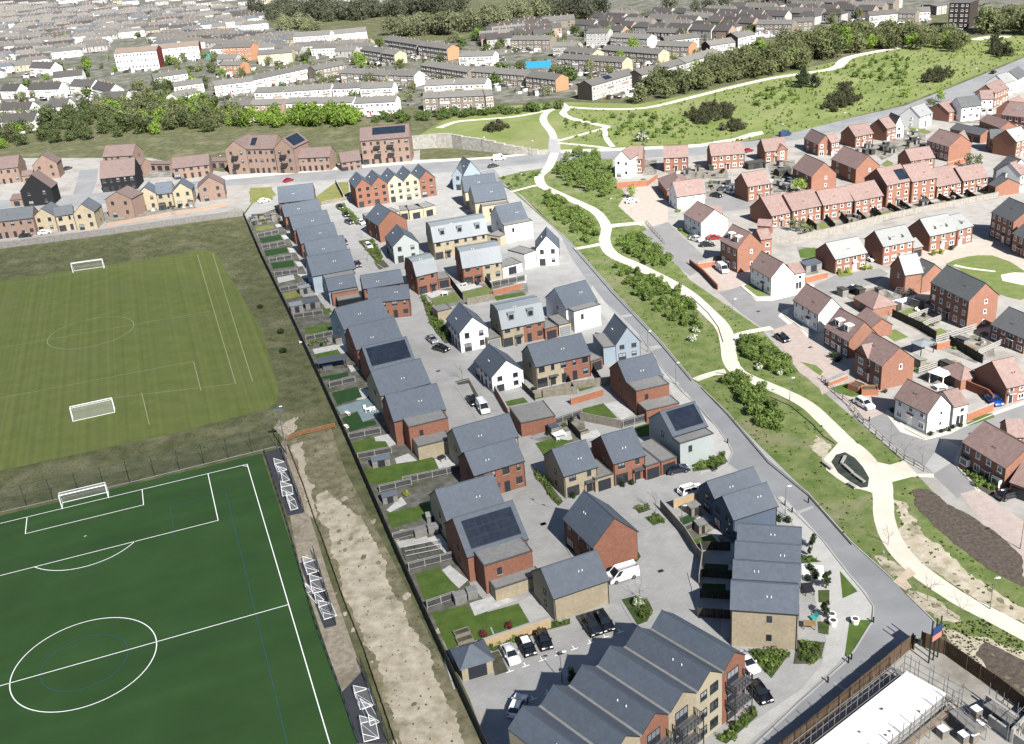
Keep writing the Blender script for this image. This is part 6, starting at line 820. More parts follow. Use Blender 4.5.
THK=[
('tree',3.6,2.6,[(22.08,381),(31.71,404.9),(40.38,401.5),(42.02,364.9),(40.05,343.7),(36.23,337.4),(32.11,349),(26.33,353.7)],'tall leafy greenway shrub beside the raised terrace house','shrubs of the planted greenway'),
('bush',2,2,[(14.77,347.1),(19.06,349.5),(29.62,319.4),(29.31,294.4),(25.66,293.5),(21.42,305.7),(18.26,320.7)],'leafy greenway shrub between the spine road and path fork','shrubs of the planted greenway'),
('bush',2.1,2,[(34.29,293.9),(41.66,297.6),(45.92,273.9),(44.78,267.4),(40.07,268.7),(35.36,282.2)],'leafy greenway shrub in the bed right of the path fork','shrubs of the planted greenway'),
('bush',2.1,1.9,[(30,271.4),(39.22,259.9),(44.65,243.5),(45.88,222.6),(43.84,219.5),(40.73,225.1),(37.08,234.3),(32.71,251.6)],'leafy greenway shrub in the long bed left of the curving path','shrubs of the planted greenway'),
('bush',2,1.8,[(50.8,212.6),(55.9,214.9),(57.9,205.5),(59.5,195.2),(56.7,191.4),(52.9,198.1),(50.4,205.5)],'leafy greenway shrub between the path and brick drive','shrubs of the planted greenway'),
('bush',2.2,1.8,[(43.93,195),(47.23,194.8),(50.2,187),(50.6,174.2),(48.4,169.8),(46.24,172.2),(44.86,183.1)],'leafy greenway shrub in the bed beside the lower spine road','shrubs of the planted greenway'),
('bush',1.5,3.5,[(1.93,379.2),(19.01,385.2),(14.32,368.9),(5.69,360.7)],'low greenway shrub in the triangle by the top road','shrubs of the planted greenway'),
('gorse',2.6,3.2,[(84.8,457.2),(101.6,482.6),(109.6,461.8),(103.4,444.4),(87.7,436.5)],'dark gorse in the long oval patch on the hill','gorse and scrub clumps on the grass hill'),
('gorse',3,3.2,[(94.5,425.5),(102,438.6),(105.1,426.9),(101.8,416.5)],'dark gorse in the small clump near the far road','gorse and scrub clumps on the grass hill'),
('gorse',3,3.8,[(142.3,448.7),(155.8,476.2),(165.2,463.9),(159.5,449.8),(144.4,438.8)],'dark gorse in the wedge shaped patch above the pink roofs','gorse and scrub clumps on the grass hill'),
('gorse',3,3.8,[(162.6,488.7),(169.7,498.9),(168.2,477.8),(160.5,473.9)],'dark gorse at the top of the wedge shaped patch','gorse and scrub clumps on the grass hill'),
('conifer',7,4.5,[(146.2,500),(153.5,513.5),(158.7,504.8),(152.6,491.2)],'dark evergreen beside the winding hill path','gorse and scrub clumps on the grass hill'),
('gorse',3,4.5,[(206.4,505.3),(221.2,515.6),(224.3,504.4),(213.9,486.5),(201.3,479.3)],'olive scrub on the slope above the main road','gorse and scrub clumps on the grass hill'),
('gorse',4.5,5,[(261.6,553.7),(277.9,578.8),(274.5,556.8),(263.7,533.9),(255.6,528.4)],'dark scrub mound beside the road at the top right','gorse and scrub clumps on the grass hill'),
('gorse',2.5,3,[(-3.8,465.5),(3.19,477.9),(8.66,464.5),(2.72,458.5)],'dark scrub patch on the bank above the retaining wall','gorse and scrub clumps on the grass hill'),
('bush',2.2,6,[(54.6,468.6),(71.9,470),(85.3,446),(75.1,414.4),(59.5,417.1),(51.5,433.8)],'light green bush on the lower hill slope','gorse and scrub clumps on the grass hill'),
('bush',2.5,7,[(123.4,492.6),(148,516.4),(139.9,471.5),(125,450),(118.6,462.3)],'light green bush on the upper hill slope','gorse and scrub clumps on the grass hill'),
('bush',2.5,8,[(173,533.6),(215.9,567.6),(223,544.8),(185.9,473.9),(177,500.8)],'light green bush on the far hill slope','gorse and scrub clumps on the grass hill'),
('bush',2,6,[(32.07,478.9),(49,466.6),(42.96,451.8),(34.77,457.5)],'low bush between the converging hill paths','gorse and scrub clumps on the grass hill'),
('dark',8,7,[(-282.4,592.8),(-256.3,612.3),(-219.2,622.3),(-189.2,579),(-137.3,529.9),(-133.8,514.1),(-175.6,531.7),(-211.2,518.7),(-254.2,526.9)],'tree in the shadowy belt at the left of the photo','trees of the belt behind the new estate'),
('olive',9,6.5,[(-227,610.7),(-198.4,631.4),(-150.8,578.3),(-122.3,543.5),(-119.2,526.9),(-155.7,533),(-198.5,556.4)],'olive tree in the belt below the white flats','trees of the belt behind the new estate'),
('bright',7.5,7,[(-196.3,624),(-176.7,627.2),(-141.8,574.1),(-103.8,540.4),(-99.5,513.5),(-132.9,533),(-170.6,570.6)],'bright spring green tree in the belt','trees of the belt behind the new estate'),
('bright',9,5.5,[(-101,528.8),(-96,539.4),(-71.8,528.4),(-59.9,513),(-61.5,499.4),(-92,512.7)],'bright green tree of the big clump above the square block','trees of the belt behind the new estate'),
('hedge',4,5,[(-60.2,510.7),(-43.45,515.5),(-9.14,509.9),(14.85,503.8),(33.93,502.4),(34.46,497.1),(14.53,496.4),(-23.42,499.1),(-42.53,500.5)],'shrubby tree along the bank below the terraces','trees of the belt behind the new estate'),
('olive',10,7,[(73.3,509.6),(93.2,546),(110.4,549.3),(132.9,556.5),(128.4,533.1),(103.8,516.4),(83.6,499.1),(71.5,497.2)],'olive green tree at the lower end of the wood','trees of the wood above the hill path'),
('mixed',11,8,[(106.8,557.8),(147.9,598.4),(185.4,633),(211.7,642.7),(246.8,636.9),(233.6,600.4),(194.9,577),(161.6,546.7),(132.8,530.7),(106,515.3)],'tree in the middle of the wood above the hill path','trees of the wood above the hill path'),
('mixed',10,8.5,[(217.7,620),(251,638.6),(259.7,608.9),(263.5,588.6),(248.4,558.3),(234,575.4),(217.2,586.3)],'tree at the upper end of the wood','trees of the wood above the hill path'),
('olive',13,9,[(282.4,611.1),(297.4,629),(310.4,619.2),(301.1,588.5),(287.1,594)],'large tree in the group at the top right corner','trees of the wood above the hill path'),
('round',16,11,[(-74.6,869.5),(-32.88,865.2),(31.1,871.4),(53.9,913),(53.3,868),(29.35,831.7),(-31.87,826.1),(-63,835.9)],'large round pale olive tree in the row behind the terraces','large round trees behind the terraces'),
('darkbig',16,13,[(-241.3,1162.3),(-184.2,1133.7),(-114.8,1055.5),(-47.01,1043.5),(-8.92,1028.6),(-8.94,983.2),(-54.1,987.1),(-127.4,996.9),(-201.5,1055.5)],'large dark tree in the wood at the top edge','large round trees behind the terraces'),
('darkbig',15,13,[(49,901.5),(80,923.2),(96,877.5),(91.4,837.4),(61.3,847.5)],'dark tree beside the terraces at the top edge','large round trees behind the terraces'),
('round',13,14,[(-178.3,973.6),(-145.1,978.9),(-136.7,928.3),(-165.4,921.4)],'light green big tree beside the long white flats','large round trees behind the terraces'),
('darkbig',13,22,[(126.6,866.8),(172.7,857.8),(214.5,836),(277.3,794.2),(269.6,771.6),(205.2,799.3),(149.5,818)],'dark tree among the roofs at the top edge','large round trees behind the terraces'),
('low',0.9,1,[(28.19,111),(33.88,110),(30.53,105.8),(28.96,108.3)],'hedge plant below the tan flank wall','bedding plants of the new estate'),
('low',0.7,1.1,[(35.68,112.3),(38.94,111.4),(37.68,108.8),(36.38,107.8),(34.24,108.1)],'mixed bedding plant beside the end terrace','bedding plants of the new estate'),
('low',0.8,1.1,[(21.16,96),(26.78,100.4),(26.66,99.1),(22.2,95.2)],'bedding plant along the flats front path','bedding plants of the new estate'),
('low',0.8,1.1,[(15.33,125.2),(16.98,123.5),(17.22,121.3),(16.02,119.6),(14.95,119.4)],'bedding plant on the planted island','bedding plants of the new estate'),
('low',0.9,1.3,[(-22.22,262.5),(-19.71,254.4),(-16.35,241.9),(-13.83,228),(-15.23,228.3),(-17.61,235.1),(-20.08,246.8)],'hedge plant of the bed beside the street bays','bedding plants of the new estate'),
('low',0.9,1.3,[(-56.7,359.8),(-54.1,360.7),(-45.32,336.4),(-46.85,335)],'bedding plant in the upper parking court bed','bedding plants of the new estate'),
('low',0.8,1.2,[(-44.1,315.1),(-39.94,315.6),(-35.5,298.6),(-36.15,291.1)],'bedding plant in the lower parking court bed','bedding plants of the new estate'),
('low',0.8,1.1,[(1.89,165.5),(3.44,163.5),(6.53,153),(5.76,152.3),(4.91,154.3),(2.64,162.7)],'hedge plant along the court side path','bedding plants of the new estate'),
('low',0.8,1,[(-7.43,116.9),(2.21,120.2),(5.07,121.4),(4.98,120.3),(0.95,119.2),(-6.04,115.8)],'hedge plant between tan wall and parked cars','bedding plants of the new estate'),
('low',0.8,1.1,[(30.7,161),(35.16,163),(36.94,164.2),(36.93,161.4),(34.76,159.7),(30.65,159.3)],'bedding plant round the pale corner house','bedding plants of the new estate'),
('low',0.7,1.1,[(19.8,145.7),(22.01,146.5),(22.58,144.1),(20.82,143.4)],'bedding plant at the fence corner of the court','bedding plants of the new estate'),
('low',0.7,1,[(18.72,148.7),(20.63,149.2),(21.04,147.9),(19.09,147.2)],'bedding plant in the small court square','bedding plants of the new estate'),
('low',0.7,1,[(41.71,131.9),(43.96,129.6),(41.28,129.6)],'bedding plant at the top of the parterre','bedding plants of the new estate'),
('low',0.9,1.2,[(76.8,155.8),(76.5,151.4),(77.5,147.3),(76.8,143.8),(75.2,145.9),(75.5,152.2)],'bedding plant below the white bay windows','bedding plants of the new estate')]
TREES=[
('lime',44.87,337,4.6,'round lime green tree beside the walled terrace'),
('lime',97.3,325.6,5,'light green tree in front of the white garage door gable'),
('bushy',85.7,287.4,4.6,'bushy dark tree in the corner garden left of the terrace fence'),
('bushy',87.3,282.1,3.6,'smaller pale bush beside the corner garden tree'),
('bushy',159.1,337.9,5.5,'grey green tree behind the brick wall of the pink terrace'),
('bare',21.82,146.9,4.6,'bare young tree beside the court planting bed'),
('bare',15.76,124.2,4.4,'bare young tree on the planted island'),
('bare',55.7,118.2,4.8,'bare staked sapling on dry grass near the tan crossing'),
('bare',58.3,113.4,4.6,'bare staked sapling nearest the site hoarding'),
('bare',55.3,132.3,3.6,'bare sapling beside the bend of the lower path'),
('bare',-10.91,206,4.8,'bare tree in the small square bed of the street'),
('bare',-43.55,318.8,4.4,'bare young tree in the parking court'),
('bare',-39.44,294,4.2,'second bare young tree in the lower parking court bed'),
('bare',67.2,157,4.5,'bare sapling beside the post and rail fence gap'),
('bare',69.5,154.8,4.5,'bare sapling at the end of the bend railing'),
('bare',67,162.9,4,'thin bare sapling along the bend railing'),
('column',43.76,133,3.2,'slim dark green tree on the pavement bed beside the terrace'),
('column',42.78,131.2,2,'short clipped tree below the slim pavement tree'),
('column',42.86,123.1,3.6,'tall dark columnar shrub beside the parterre'),
('column',40.65,116.7,3.2,'dark columnar shrub beside the white bags'),
('column',34.31,158.2,2,'small round shrub at the kerb by the pale corner house'),
('column',4.39,107.8,3,'small dark tree between the car park and saw tooth roofs'),
('lime',182.1,458,4,'small green street tree on the far road'),
('bushy',183,431.8,5,'dark street tree beside the pale cottage'),
('lime',190.8,441.7,6,'slim green street tree on the verge of the far road')]
BUSHES=[
(75,164.4,0.62,'first round clipped bush from the white corner house front','clipped round bushes'),
(77.1,164.9,0.62,'second round clipped bush from the white corner house front','clipped round bushes'),
(78.5,165.4,0.62,'third round clipped bush from the white corner house front','clipped round bushes'),
(79.8,166.1,0.62,'fourth round clipped bush from the white corner house front','clipped round bushes'),
(81.1,166.5,0.62,'fifth round clipped bush from the white corner house front','clipped round bushes'),
(71.4,174.5,0.7,'round bush at the left corner of the white corner house','clipped round bushes'),
(71.2,182.2,0.6,'round bush beside the walled planter','clipped round bushes'),
(73,182.6,0.6,'round bush between planter and white corner house','clipped round bushes'),
(42.42,126.6,0.75,'upper right box clump in the white gravel parterre','clipped round bushes'),
(41.89,127.7,0.75,'upper left box clump in the white gravel parterre','clipped round bushes'),
(41.95,125.6,0.75,'lower right box clump in the white gravel parterre','clipped round bushes'),
(40.71,125.2,0.75,'lower left box clump in the white gravel parterre','clipped round bushes'),
(8.78,154,0.7,'dark round bush at the tan court house door','clipped round bushes'),
(17.64,156.3,0.7,'dark round bush at the red court house front','clipped round bushes'),
(19.06,156.5,0.7,'dark bush beside the porch of the red court house','clipped round bushes'),
(41.07,141.4,0.8,'dark bush at the road end of the blue pair','clipped round bushes'),
(42.11,140.7,0.8,'second dark bush at the road end of the blue pair','clipped round bushes'),
(4.45,197,0.9,'dark round bush in the patio gap beside the semi detached pair','clipped round bushes'),
(54,297.1,0.8,'pale bush in front of the white house by the red car','clipped round bushes'),
(55.4,290.1,0.8,'green bush at the door of the white house by the red car','clipped round bushes'),
(56.6,316.5,1,'green bush beside the brick base of the white topped house','clipped round bushes'),
(51.3,355.2,1.1,'dark bush on the raised terrace','clipped round bushes'),
(86,249.7,1,'left yellow green hedge mound before the red front door','clipped round bushes'),
(88.2,250,1,'yellow green hedge mound beside the red front door','clipped round bushes'),
(92.7,251.2,1,'yellow green hedge mound at the end of the grey roofed house','clipped round bushes'),
(94.3,251.4,0.8,'small yellow hedge mound by the drive','clipped round bushes'),
(113.2,257.7,1,'bright hedge mound at the corner of the gablet house','clipped round bushes'),
(115.4,258.2,1,'second bright hedge mound before the gablet house','clipped round bushes'),
(119.3,260.2,1,'dark green hedge mound before the gablet house','clipped round bushes'),
(76.7,152.6,0.9,'dark shrub under the first white bay window','clipped round bushes'),
(76.8,145.9,0.9,'green shrub under the second white bay window','clipped round bushes'),
(77.5,145.3,0.9,'large green shrub beside the black car house','clipped round bushes'),
(76.4,148.7,0.9,'shrub at the door of the bay window house','clipped round bushes'),
(-7.4,119.2,0.7,'red leaved shrub near the raised beds','red leaved shrubs'),
(-3.66,120.6,0.7,'second red leaved shrub along the tan wall','red leaved shrubs'),
(-44.03,249.3,0.8,'yellow shrub beside the big rectangular lawn','clipped round bushes'),
(-20.58,159.5,0.8,'yellow green shrub beside the garden shed','clipped round bushes'),
(-57,243.4,0.9,'dark tussock bush on the rough bank by the long fence','tussocks on the rough bank'),
(-54.3,230.3,0.9,'dark tussock bush on the rough bank by the long fence','tussocks on the rough bank'),
(-65.6,262.6,0.9,'dark tussock bush on the rough bank by the long fence','tussocks on the rough bank'),
(-56.8,243,0.9,'dark tussock bush on the rough bank by the long fence','tussocks on the rough bank'),
(-54,230.4,0.9,'dark tussock bush on the rough bank by the long fence','tussocks on the rough bank'),
(68.3,200.8,1,'dark shrub below the dormer house windows','clipped round bushes'),
(69,198.4,1,'second dark shrub below the dormer house windows','clipped round bushes'),
(15.49,123,1.1,'white flowering bush on the planted island','clipped round bushes'),
(43.28,220.5,1.2,'white blossoming bush in the long bed','white blossoming bushes'),
(41.43,216,1.2,'second white blossoming bush in the long bed','white blossoming bushes'),
(51.8,197.8,1.1,'white blossoming bush between path and drive','white blossoming bushes'),
(55.4,194.6,1,'smaller white blossoming bush between path and drive','white blossoming bushes'),
(47.28,178.5,1,'white blossoming bush beside the lower spine road','white blossoming bushes'),
(60.9,417.8,3.2,'white blossoming tree on the hill slope','white blossoming bushes')]
TUFTS=[
('verge_tufts',[(2,382.1),(24.5,402.6),(45.8,397.7),(42.9,368.9),(43.7,307.4),(48.4,255.1),(57.8,219.9),(59.9,195.1),(66.9,156.3),(67.3,151.4),(69,132.8),(73.1,125.6),(78.6,115.2),(69.3,98.3),(61.2,101.2),(55.1,113.4),(53,123.6),(50.2,134.2),(47.8,148.8),(37.5,196.3),(21.2,292.9),(5.6,359.4)],1600,['bush','bright','round'],0.3),
('bank_tufts',[(-87.4,352.4),(-73.2,307.1),(-56.5,255.5),(-37.8,189.9),(-46.2,185),(-47.6,182.8),(-74,173.1),(-96,166.5),(-106.6,165.5),(-111.9,177),(-91.6,185.1),(-69.2,191.9),(-52.3,199.1),(-51.7,209.2),(-62.2,246.6),(-78.6,288.5),(-89.7,317.7),(-128.6,314.7),(-155.2,310.5),(-170.7,303.7),(-184.8,334),(-168.2,342.1)],7000,['olive','hedge','olive'],0.2),
('dry_tufts',[(-46.2,185),(-37.7,189),(-32.8,170.7),(-20.3,135.8),(-7.6,98.5),(-17.8,94.6),(-24.5,116.3),(-31.7,138.8)],260,['olive','round','hedge'],0.2),
('hill_tufts',[(35.3,506.9),(69.7,485.4),(100.7,501.3),(160,541),(228.6,587),(288.7,597.4),(331.6,593.6),(306.8,567.2),(260.5,521.9),(206.4,468.6),(174.9,440.1),(140.4,417.5),(116.6,404.6),(94.8,395.5),(58,406.8),(31.2,417.4)],1500,['bush','bright','bright','round'],0.8),
('corner_tufts',[(55,113),(61.6,113.2),(66.3,107.3),(63.8,97.3),(58.4,95.3),(57.5,99.8),(54.6,104.9)],500,['olive','hedge'],0.2)]
CARS=[
('suv','white',28.76,152,0.347,'white estate car parked beside the tan garden wall'),
('car','navy',27.7,159.4,0.186,'navy blue car in front of the pale corner house garages'),
('van','white',13.94,129.8,-2.81,'white van parked in the court beside the tan gable'),
('suv','black',9.85,119.2,-1.287,'black car beside the second black one nearest the planted island'),
('suv','black2',8,118.6,-1.275,'black car with pale windscreen in the parking bays left of the other black one'),
('car','black',1.1,116.5,-1.36,'black car in the middle of the parking bays, bonnet towards the flats'),
('car','blackw',-1.35,115.5,-1.292,'black car with a white roof in the parking bays'),
('car','white',-3.63,114.1,-1.278,'white car at the end of the parking bays by the small brick bin store'),
('car','white2',-3.08,104,1.212,'white car half hidden behind the saw tooth roofs'),
('car','black',27.95,102.6,-1.314,'black car parked beside the end balconies of the flats'),
('car','white',27.64,108.2,-1.25,'white car mostly hidden behind the last flats gable'),
('van','white',-6.57,190.4,-1.323,'white van parked at the end of the middle street'),
('car','black',-8.66,194.2,-1.252,'dark car parked directly behind the white street van'),
('car','silver',-18.24,229,-1.144,'dark car in the bay beside the pale gabled house hedge'),
('car','black',-15.94,223.2,-0.727,'black car below the first one by the pale gabled house hedge'),
('car','black',-54.8,356.5,-1.189,'dark car at the top of the parking court'),
('car','black',-51.6,346.1,-1.227,'second dark car from the top of the parking court'),
('car','grey',-49.4,336.6,-0.998,'grey car in the lower bays of the parking court'),
('car','white',-45.22,334.7,-1.091,'white car beside the garage at the hedge end of the townhouses'),
('suv','white2',-40.44,307.7,-1.206,'pale hatchback parked between the two planting beds of the parking court'),
('car','grey',-48.6,314.1,-1.293,'grey car at the doors of the garden row'),
('car','grey',-42.13,291.1,-1.26,'grey car beside the flat roof of the blue house'),
('car','red',-80.2,403,0.823,'red car on the road below the pink roofed flats'),
('car','white',-84.5,374.3,0.564,'white car on the drive beside the grass triangle'),
('van','white',2.49,407.6,0.009,'white van on the top road before the bridge'),
('car','grey',-0.11,396.6,0.402,'grey car parked on the layby of the top road'),
('car','black',60.8,212,-1.278,'black car parked at the top of the brick shared drive'),
('suv','white',67.2,177.5,-1.227,'white car on the brick drive by the post and rail fence'),
('van','white2',57.9,259.4,-1.427,'silver white van on the brick drive behind the dark retaining wall'),
('car','blue',91,174.4,-1.516,'bright blue car in front of the dark brick flank'),
('car','black',78.6,142.2,0.261,'black car at the garage beside the white bay windows'),
('car','red',61.5,286.6,0.056,'red car beside the white rendered gable'),
('car','white',56.3,286.5,-1.021,'white car at the front of the red car'),
('car','black',58.4,280.9,-0.158,'black car between white and red cars in house shadow'),
('car','white',96.7,258.1,-1.434,'white car beside the grey roofed red house'),
('car','black',85.9,237.3,0.092,'dark car beside the brown hipped garage'),
('truck','bluelorry',114.8,405.3,0.433,'blue flatbed lorry on the far road below the grass hill'),
('car','red',95.3,385.1,0.512,'small red car beside the cross gabled house'),
('car','black',236.9,492.8,0.836,'dark car driving on the far road towards the top right'),
('car','white',44.07,331.4,0.125,'white car beside the lime green round tree'),
('car','grey',75.5,336.2,-0.043,'grey car in the garage court behind the white topped house'),
('car','black',71.4,329.4,-0.875,'black car in the garage court behind the white topped house'),
('car','white',76.5,332.4,-1.127,'white car in the garage court behind the white topped house'),
('car','black',-164.7,355.6,0.142,'black car on the drive at the left frame edge'),
('car','white',-158.7,357.4,0.555,'white car by the first tan gable of the grey roofed row'),
('car','grey',-187.3,461.9,1.205,'grey car beside the dark flanked house at the bend')]
LAMPS=[
(42.23,142.6,5.6,'street lamp on the pavement opposite the dark blue pair'),
(63.3,115.3,5.2,'street lamp between lower footpath and long mulch bed'),
(54.2,182.6,5,'street lamp beside the middle of the cream footpath'),
(2.98,108.3,5,'street lamp in the car park beside the saw tooth roofs'),
(53,226.6,5,'street lamp on the verge facing the bend of the side road'),
(30.67,212,5,'street lamp at the raised crossing of the spine road'),
(35.54,320.9,5,'street lamp in the rough grass near the path fork'),
(8.95,362.4,5,'street lamp by the short branch path to the spine road'),
(29.09,292.5,5,'street lamp beside the left branch of the path fork'),
(73.8,128.3,5.5,'street lamp at the right frame edge beside the brick drive'),
(25.28,142.1,4,'white topped lamp in the court beside the blue pair gardens'),
(33.73,194.2,5,'street lamp on the spine road pavement by the stepped red annexes'),
(-113,433.6,6,'street lamp beside the brick flats and low wall'),
(-3.44,423.9,6,'street lamp in front of the stepped retaining wall'),
(15.45,409.5,6,'street lamp beside the bridge deck'),
(111.6,399.3,6,'street lamp on the far road below the hill'),
(220.9,477.1,6,'street lamp near the top of the far road'),
(139.2,410.1,6,'street lamp beside the pink roofs on the far road'),
(-45,178.7,10.5,'tall floodlight mast at the corner of the artificial pitch')]
SHEDS=[
('garden_shed','f_grey','roof_slate',-27.5,170.3,0.2,3.37,1.8,2,'slate roofed grey shed on the big back lawn','gable'),
('garden_shed','f_grey','roof_slate',-24.56,157.1,0.252,2.68,1.8,1.9,'slate roofed shed beside the yellow green shrub','gable'),
('garden_shed','f_grey','roof_flat',-16.51,149.7,0.201,2.15,1.6,1.8,'small grey shed by the tan gable garden','gable'),
('storage_box','f_grey','roof_flat',-18.29,145.4,0.342,2.03,1.2,1.5,'left grey storage box on the grey patio','box'),
('storage_box','f_grey','roof_flat',-16.11,146.3,0.138,1.68,1.2,1.5,'right grey storage box on the grey patio','box'),
('storage_box','f_grey','roof_flat',-11.42,126.6,0.306,1.82,1.3,1.6,'grey storage box at the fence above the raised beds','box'),
('storage_box','f_grey','roof_flat',-9.5,127.6,0.269,1.5,1.3,1.6,'grey storage box beside the red flank wall','box'),
('pergola','metal_dark','metal_dark',-19.48,139.4,0.2,5.99,2.6,1,'long black framed enclosure over the patio','cage'),
('raised_bed','f_board','bed',-11.33,119.1,0.362,2.29,1.2,0.5,'upper raised planting bed beside the bin store','bed'),
('raised_bed','f_board','bed',-10.96,117.5,0.334,2.38,1.2,0.5,'lower raised planting bed beside the bin store','bed'),
('pavilion','frame_dark','roof_slate',-43.58,216.3,0.211,6.34,3,2.5,'flat slate coloured patio pavilion on dark posts','flatopen'),
('garden_shed','f_grey','roof_metal',-56.1,256,0.318,3.2,2.6,2.2,'pale roofed garden shed at the dark boundary fence','pent'),
('garden_shed','f_grey','roof_slate',-52.6,258.2,0.247,3.68,2,2,'grey shed beside the shrub lawn','pent'),
('garden_shed','f_grey','roof_metal',-55.9,270.1,0.395,3.07,2,2,'pale roofed shed below the dry lawn','pent'),
('garden_shed','f_board','roof_flat',27.35,144.6,0.424,1.82,1.5,1.8,'small timber shed in the upper blue pair garden','pent'),
('garden_shed','f_board','roof_flat',27.54,139.4,0.326,1.53,1.5,1.8,'small timber shed in the lower blue pair garden','pent'),
('gazebo','f_white','white',82.8,185.2,-0.998,3.19,3.2,2.4,'white canopied gazebo behind the white corner house','open'),
('gazebo','metal_dark','roof_metal',86,197.3,0.401,3.69,2.8,2.4,'grey canopied gazebo behind the bay gabled house','open'),
('animal_run','metal_grey','metal_grey',92.3,229.4,-0.521,3.96,3,2.1,'wire mesh run beside the skylight house','cage'),
('garden_shed','f_dark','roof_dark3',89.2,359.4,0.216,6.4,3,2.3,'dark roofed shed between the cross gabled house and garage court','pent'),
('garden_shed','f_dark','roof_dark3',96.7,347.2,0.353,5.09,3,2.4,'dark shed behind the brown roofed gable house','gable'),
('garden_shed','f_grey','roof_slate',78,252.5,0.298,4.76,3,2.2,'blue grey shed beside the white bend house','pent'),
('garden_table','f_white','white',-16.55,259.1,0.383,1.66,1.2,0.75,'white picnic table on the bright lawn','table'),
('garden_table','f_white','white',-30.99,193.8,0.386,1.09,0.9,0.75,'table on the teal patio','table'),
('sun_lounger','f_white','white',-35.52,194.6,-0.922,2.43,0.7,0.9,'white lounger on the artificial lawn','lounger'),
('sun_lounger','f_white','white',-35.1,188.6,-0.926,1.91,0.7,0.9,'white lounger by the boundary fence','lounger'),
('patio_chair','f_white','white',-30.04,194.1,0.184,0.44,0.7,0.9,'left white chair on the teal patio','chair'),
('patio_chair','f_white','white',-29.46,194.1,0.139,0.5,0.7,0.9,'right white chair on the teal patio','chair'),
('patio_chair','f_white','white',-31.53,195.2,0.139,0.5,0.7,0.9,'white chair nearest the lawn on the teal patio','chair'),
('garden_table','timber','timber',36.99,114.4,-0.244,1.66,1.2,0.8,'brown timber table in the paved front garden','table'),
('garden_table','metal_dark','metal_dark',39.33,121.6,-0.007,1.45,2.2,0.75,'dark table in the paved front garden','table'),
('garden_table','metal_dark','metal_dark',-14.76,170.4,0.607,1.31,1.2,0.75,'dark table on the corner patio of the big lawn','table'),
('garden_table','metal_dark','metal_dark',6.63,200.6,0.39,2.18,1.2,0.75,'dark table on the semi detached patio','table'),
('garden_table','f_white','white',7.04,175.1,0.378,2.5,1.8,0.75,'pale table on the court garden patio','table'),
('garden_table','f_white','white',44.81,367,0.088,2.74,1.2,0.75,'white table on the raised terrace','table'),
('garden_table','f_white','white',82.9,181,0.155,2.14,1.6,0.75,'white table under the white gazebo','table'),
('walled_planter','f_brick','bed',66.6,185.4,-0.994,2.62,2.2,1.3,'left walled brick planter under the gabled bay','bed'),
('walled_planter','f_brick','bed',68.3,182.1,-0.199,3.14,2.2,1.3,'right walled brick planter under the gabled bay','bed'),
('garden_screen','teal_fabric','teal_fabric',38.73,116,0.283,1.07,0.8,0.9,'bright teal lounger in the paved front garden','lounger')]
TICKS=[
(-1.67,112,0.349),
(0.67,112.9,0.349),
(2.91,113.7,0.349),
(5.24,114.6,0.349),
(7.6,115.6,0.349),
(9.74,116.5,0.349),
(11.98,117.3,0.349),
(-1.01,105.5,0.349),
(1.02,106.4,0.349),
(-3.87,111.2,0.349)]
BOLL=[
(40.81,107.1,'black bollard at the bend of the pavement'),
(41.4,107.7,'second black bollard at the bend of the pavement'),
(37.06,103.8,'black bollard farther down the pavement'),
(46.76,114.6,'black bollard at the grass wedge'),
(43.05,145.6,'black bollard beside the lamp on the pavement'),
(43.61,143.4,'black bollard below the lamp on the pavement'),
(47,145.8,'black post at the verge edge'),
(66.1,171.5,'black litter bin post by the bend'),
(38.59,168,'black bollard at the rounded pavement corner')]
SACKS=[
(41.53,116.3,'upper white tub on the pavement by the terrace'),
(41.26,114.9,'lower white tub on the pavement by the terrace'),
(44.31,114.8,'white tub on the grass wedge')]
SEATS=[
((57.5,159.1),(56.1,156.8),'short pale bench at the top of the oval rain garden'),
((56.3,156.3),(56.9,153.3),'middle pale bench across the oval rain garden'),
((56.9,152.9),(57.8,150.1),'lower pale bench across the oval rain garden'),
((53.1,157.9),(53.9,155.2),'pale bench on the left rim of the oval'),
((55.1,150.2),(55.8,148.6),'pale bench on the lower rim of the oval')]
GAB=[
(-33.88,440.6,5.32),
(-22.8,438.8,5.88),
(-16.4,436.2,5.84),
(-12.35,432.1,5.24),
(-2.77,424.2,4.82),
(4.89,417.8,3.54),
(11.86,413.1,2.64),
(17.72,410.4,1.74),
(22.07,410.4,1.26)]
SITE={'x':25.01,'y':86.5,'r':-0.954,'L':5.48,'d':26,'h':2.8,'walls':[(54.4,97.3,-1.132,7,1.8,'blockwork wall below the dark hoarding'),(49.5,96.8,-1.25,5,1.6,'blockwork wall beside the white deck'),(53.4,94.3,-1.132,6,1.5,'blockwork wall in the middle of the yard'),(54.8,91,0.655,6,2.2,'blockwork wall at the right frame edge')],'pal':[(52.7,95.9,0.4,'white topped block stack nearest the hoarding'),(51.9,93.5,0.4,'tall white topped stack in the middle of the yard'),(47.49,93.2,0.4,'white topped stack beside the deck corner'),(49.5,92.1,0.4,'white topped stack at the bottom, left one'),(50.6,92.1,0.4,'white topped stack at the bottom, right one'),(54.8,93,0.4,'small pale stack by the right wall')],'decks':[(49,95.3,-1.25,4.2,1.8,'grey plank platform beside the white deck'),(53.4,95.8,-1.132,5,2.2,'grey plank platform below the dark hoarding')],'sign':(51.7,106.1,0.55)}
SCREENS=[
((24.02,630.8),(38.57,627.6),4,'bluepanel','bright blue screen fence among the old terraces'),
((-210.8,817),(-194.8,811.2),3,'teal_fabric','teal screen fence beside the white flats')]
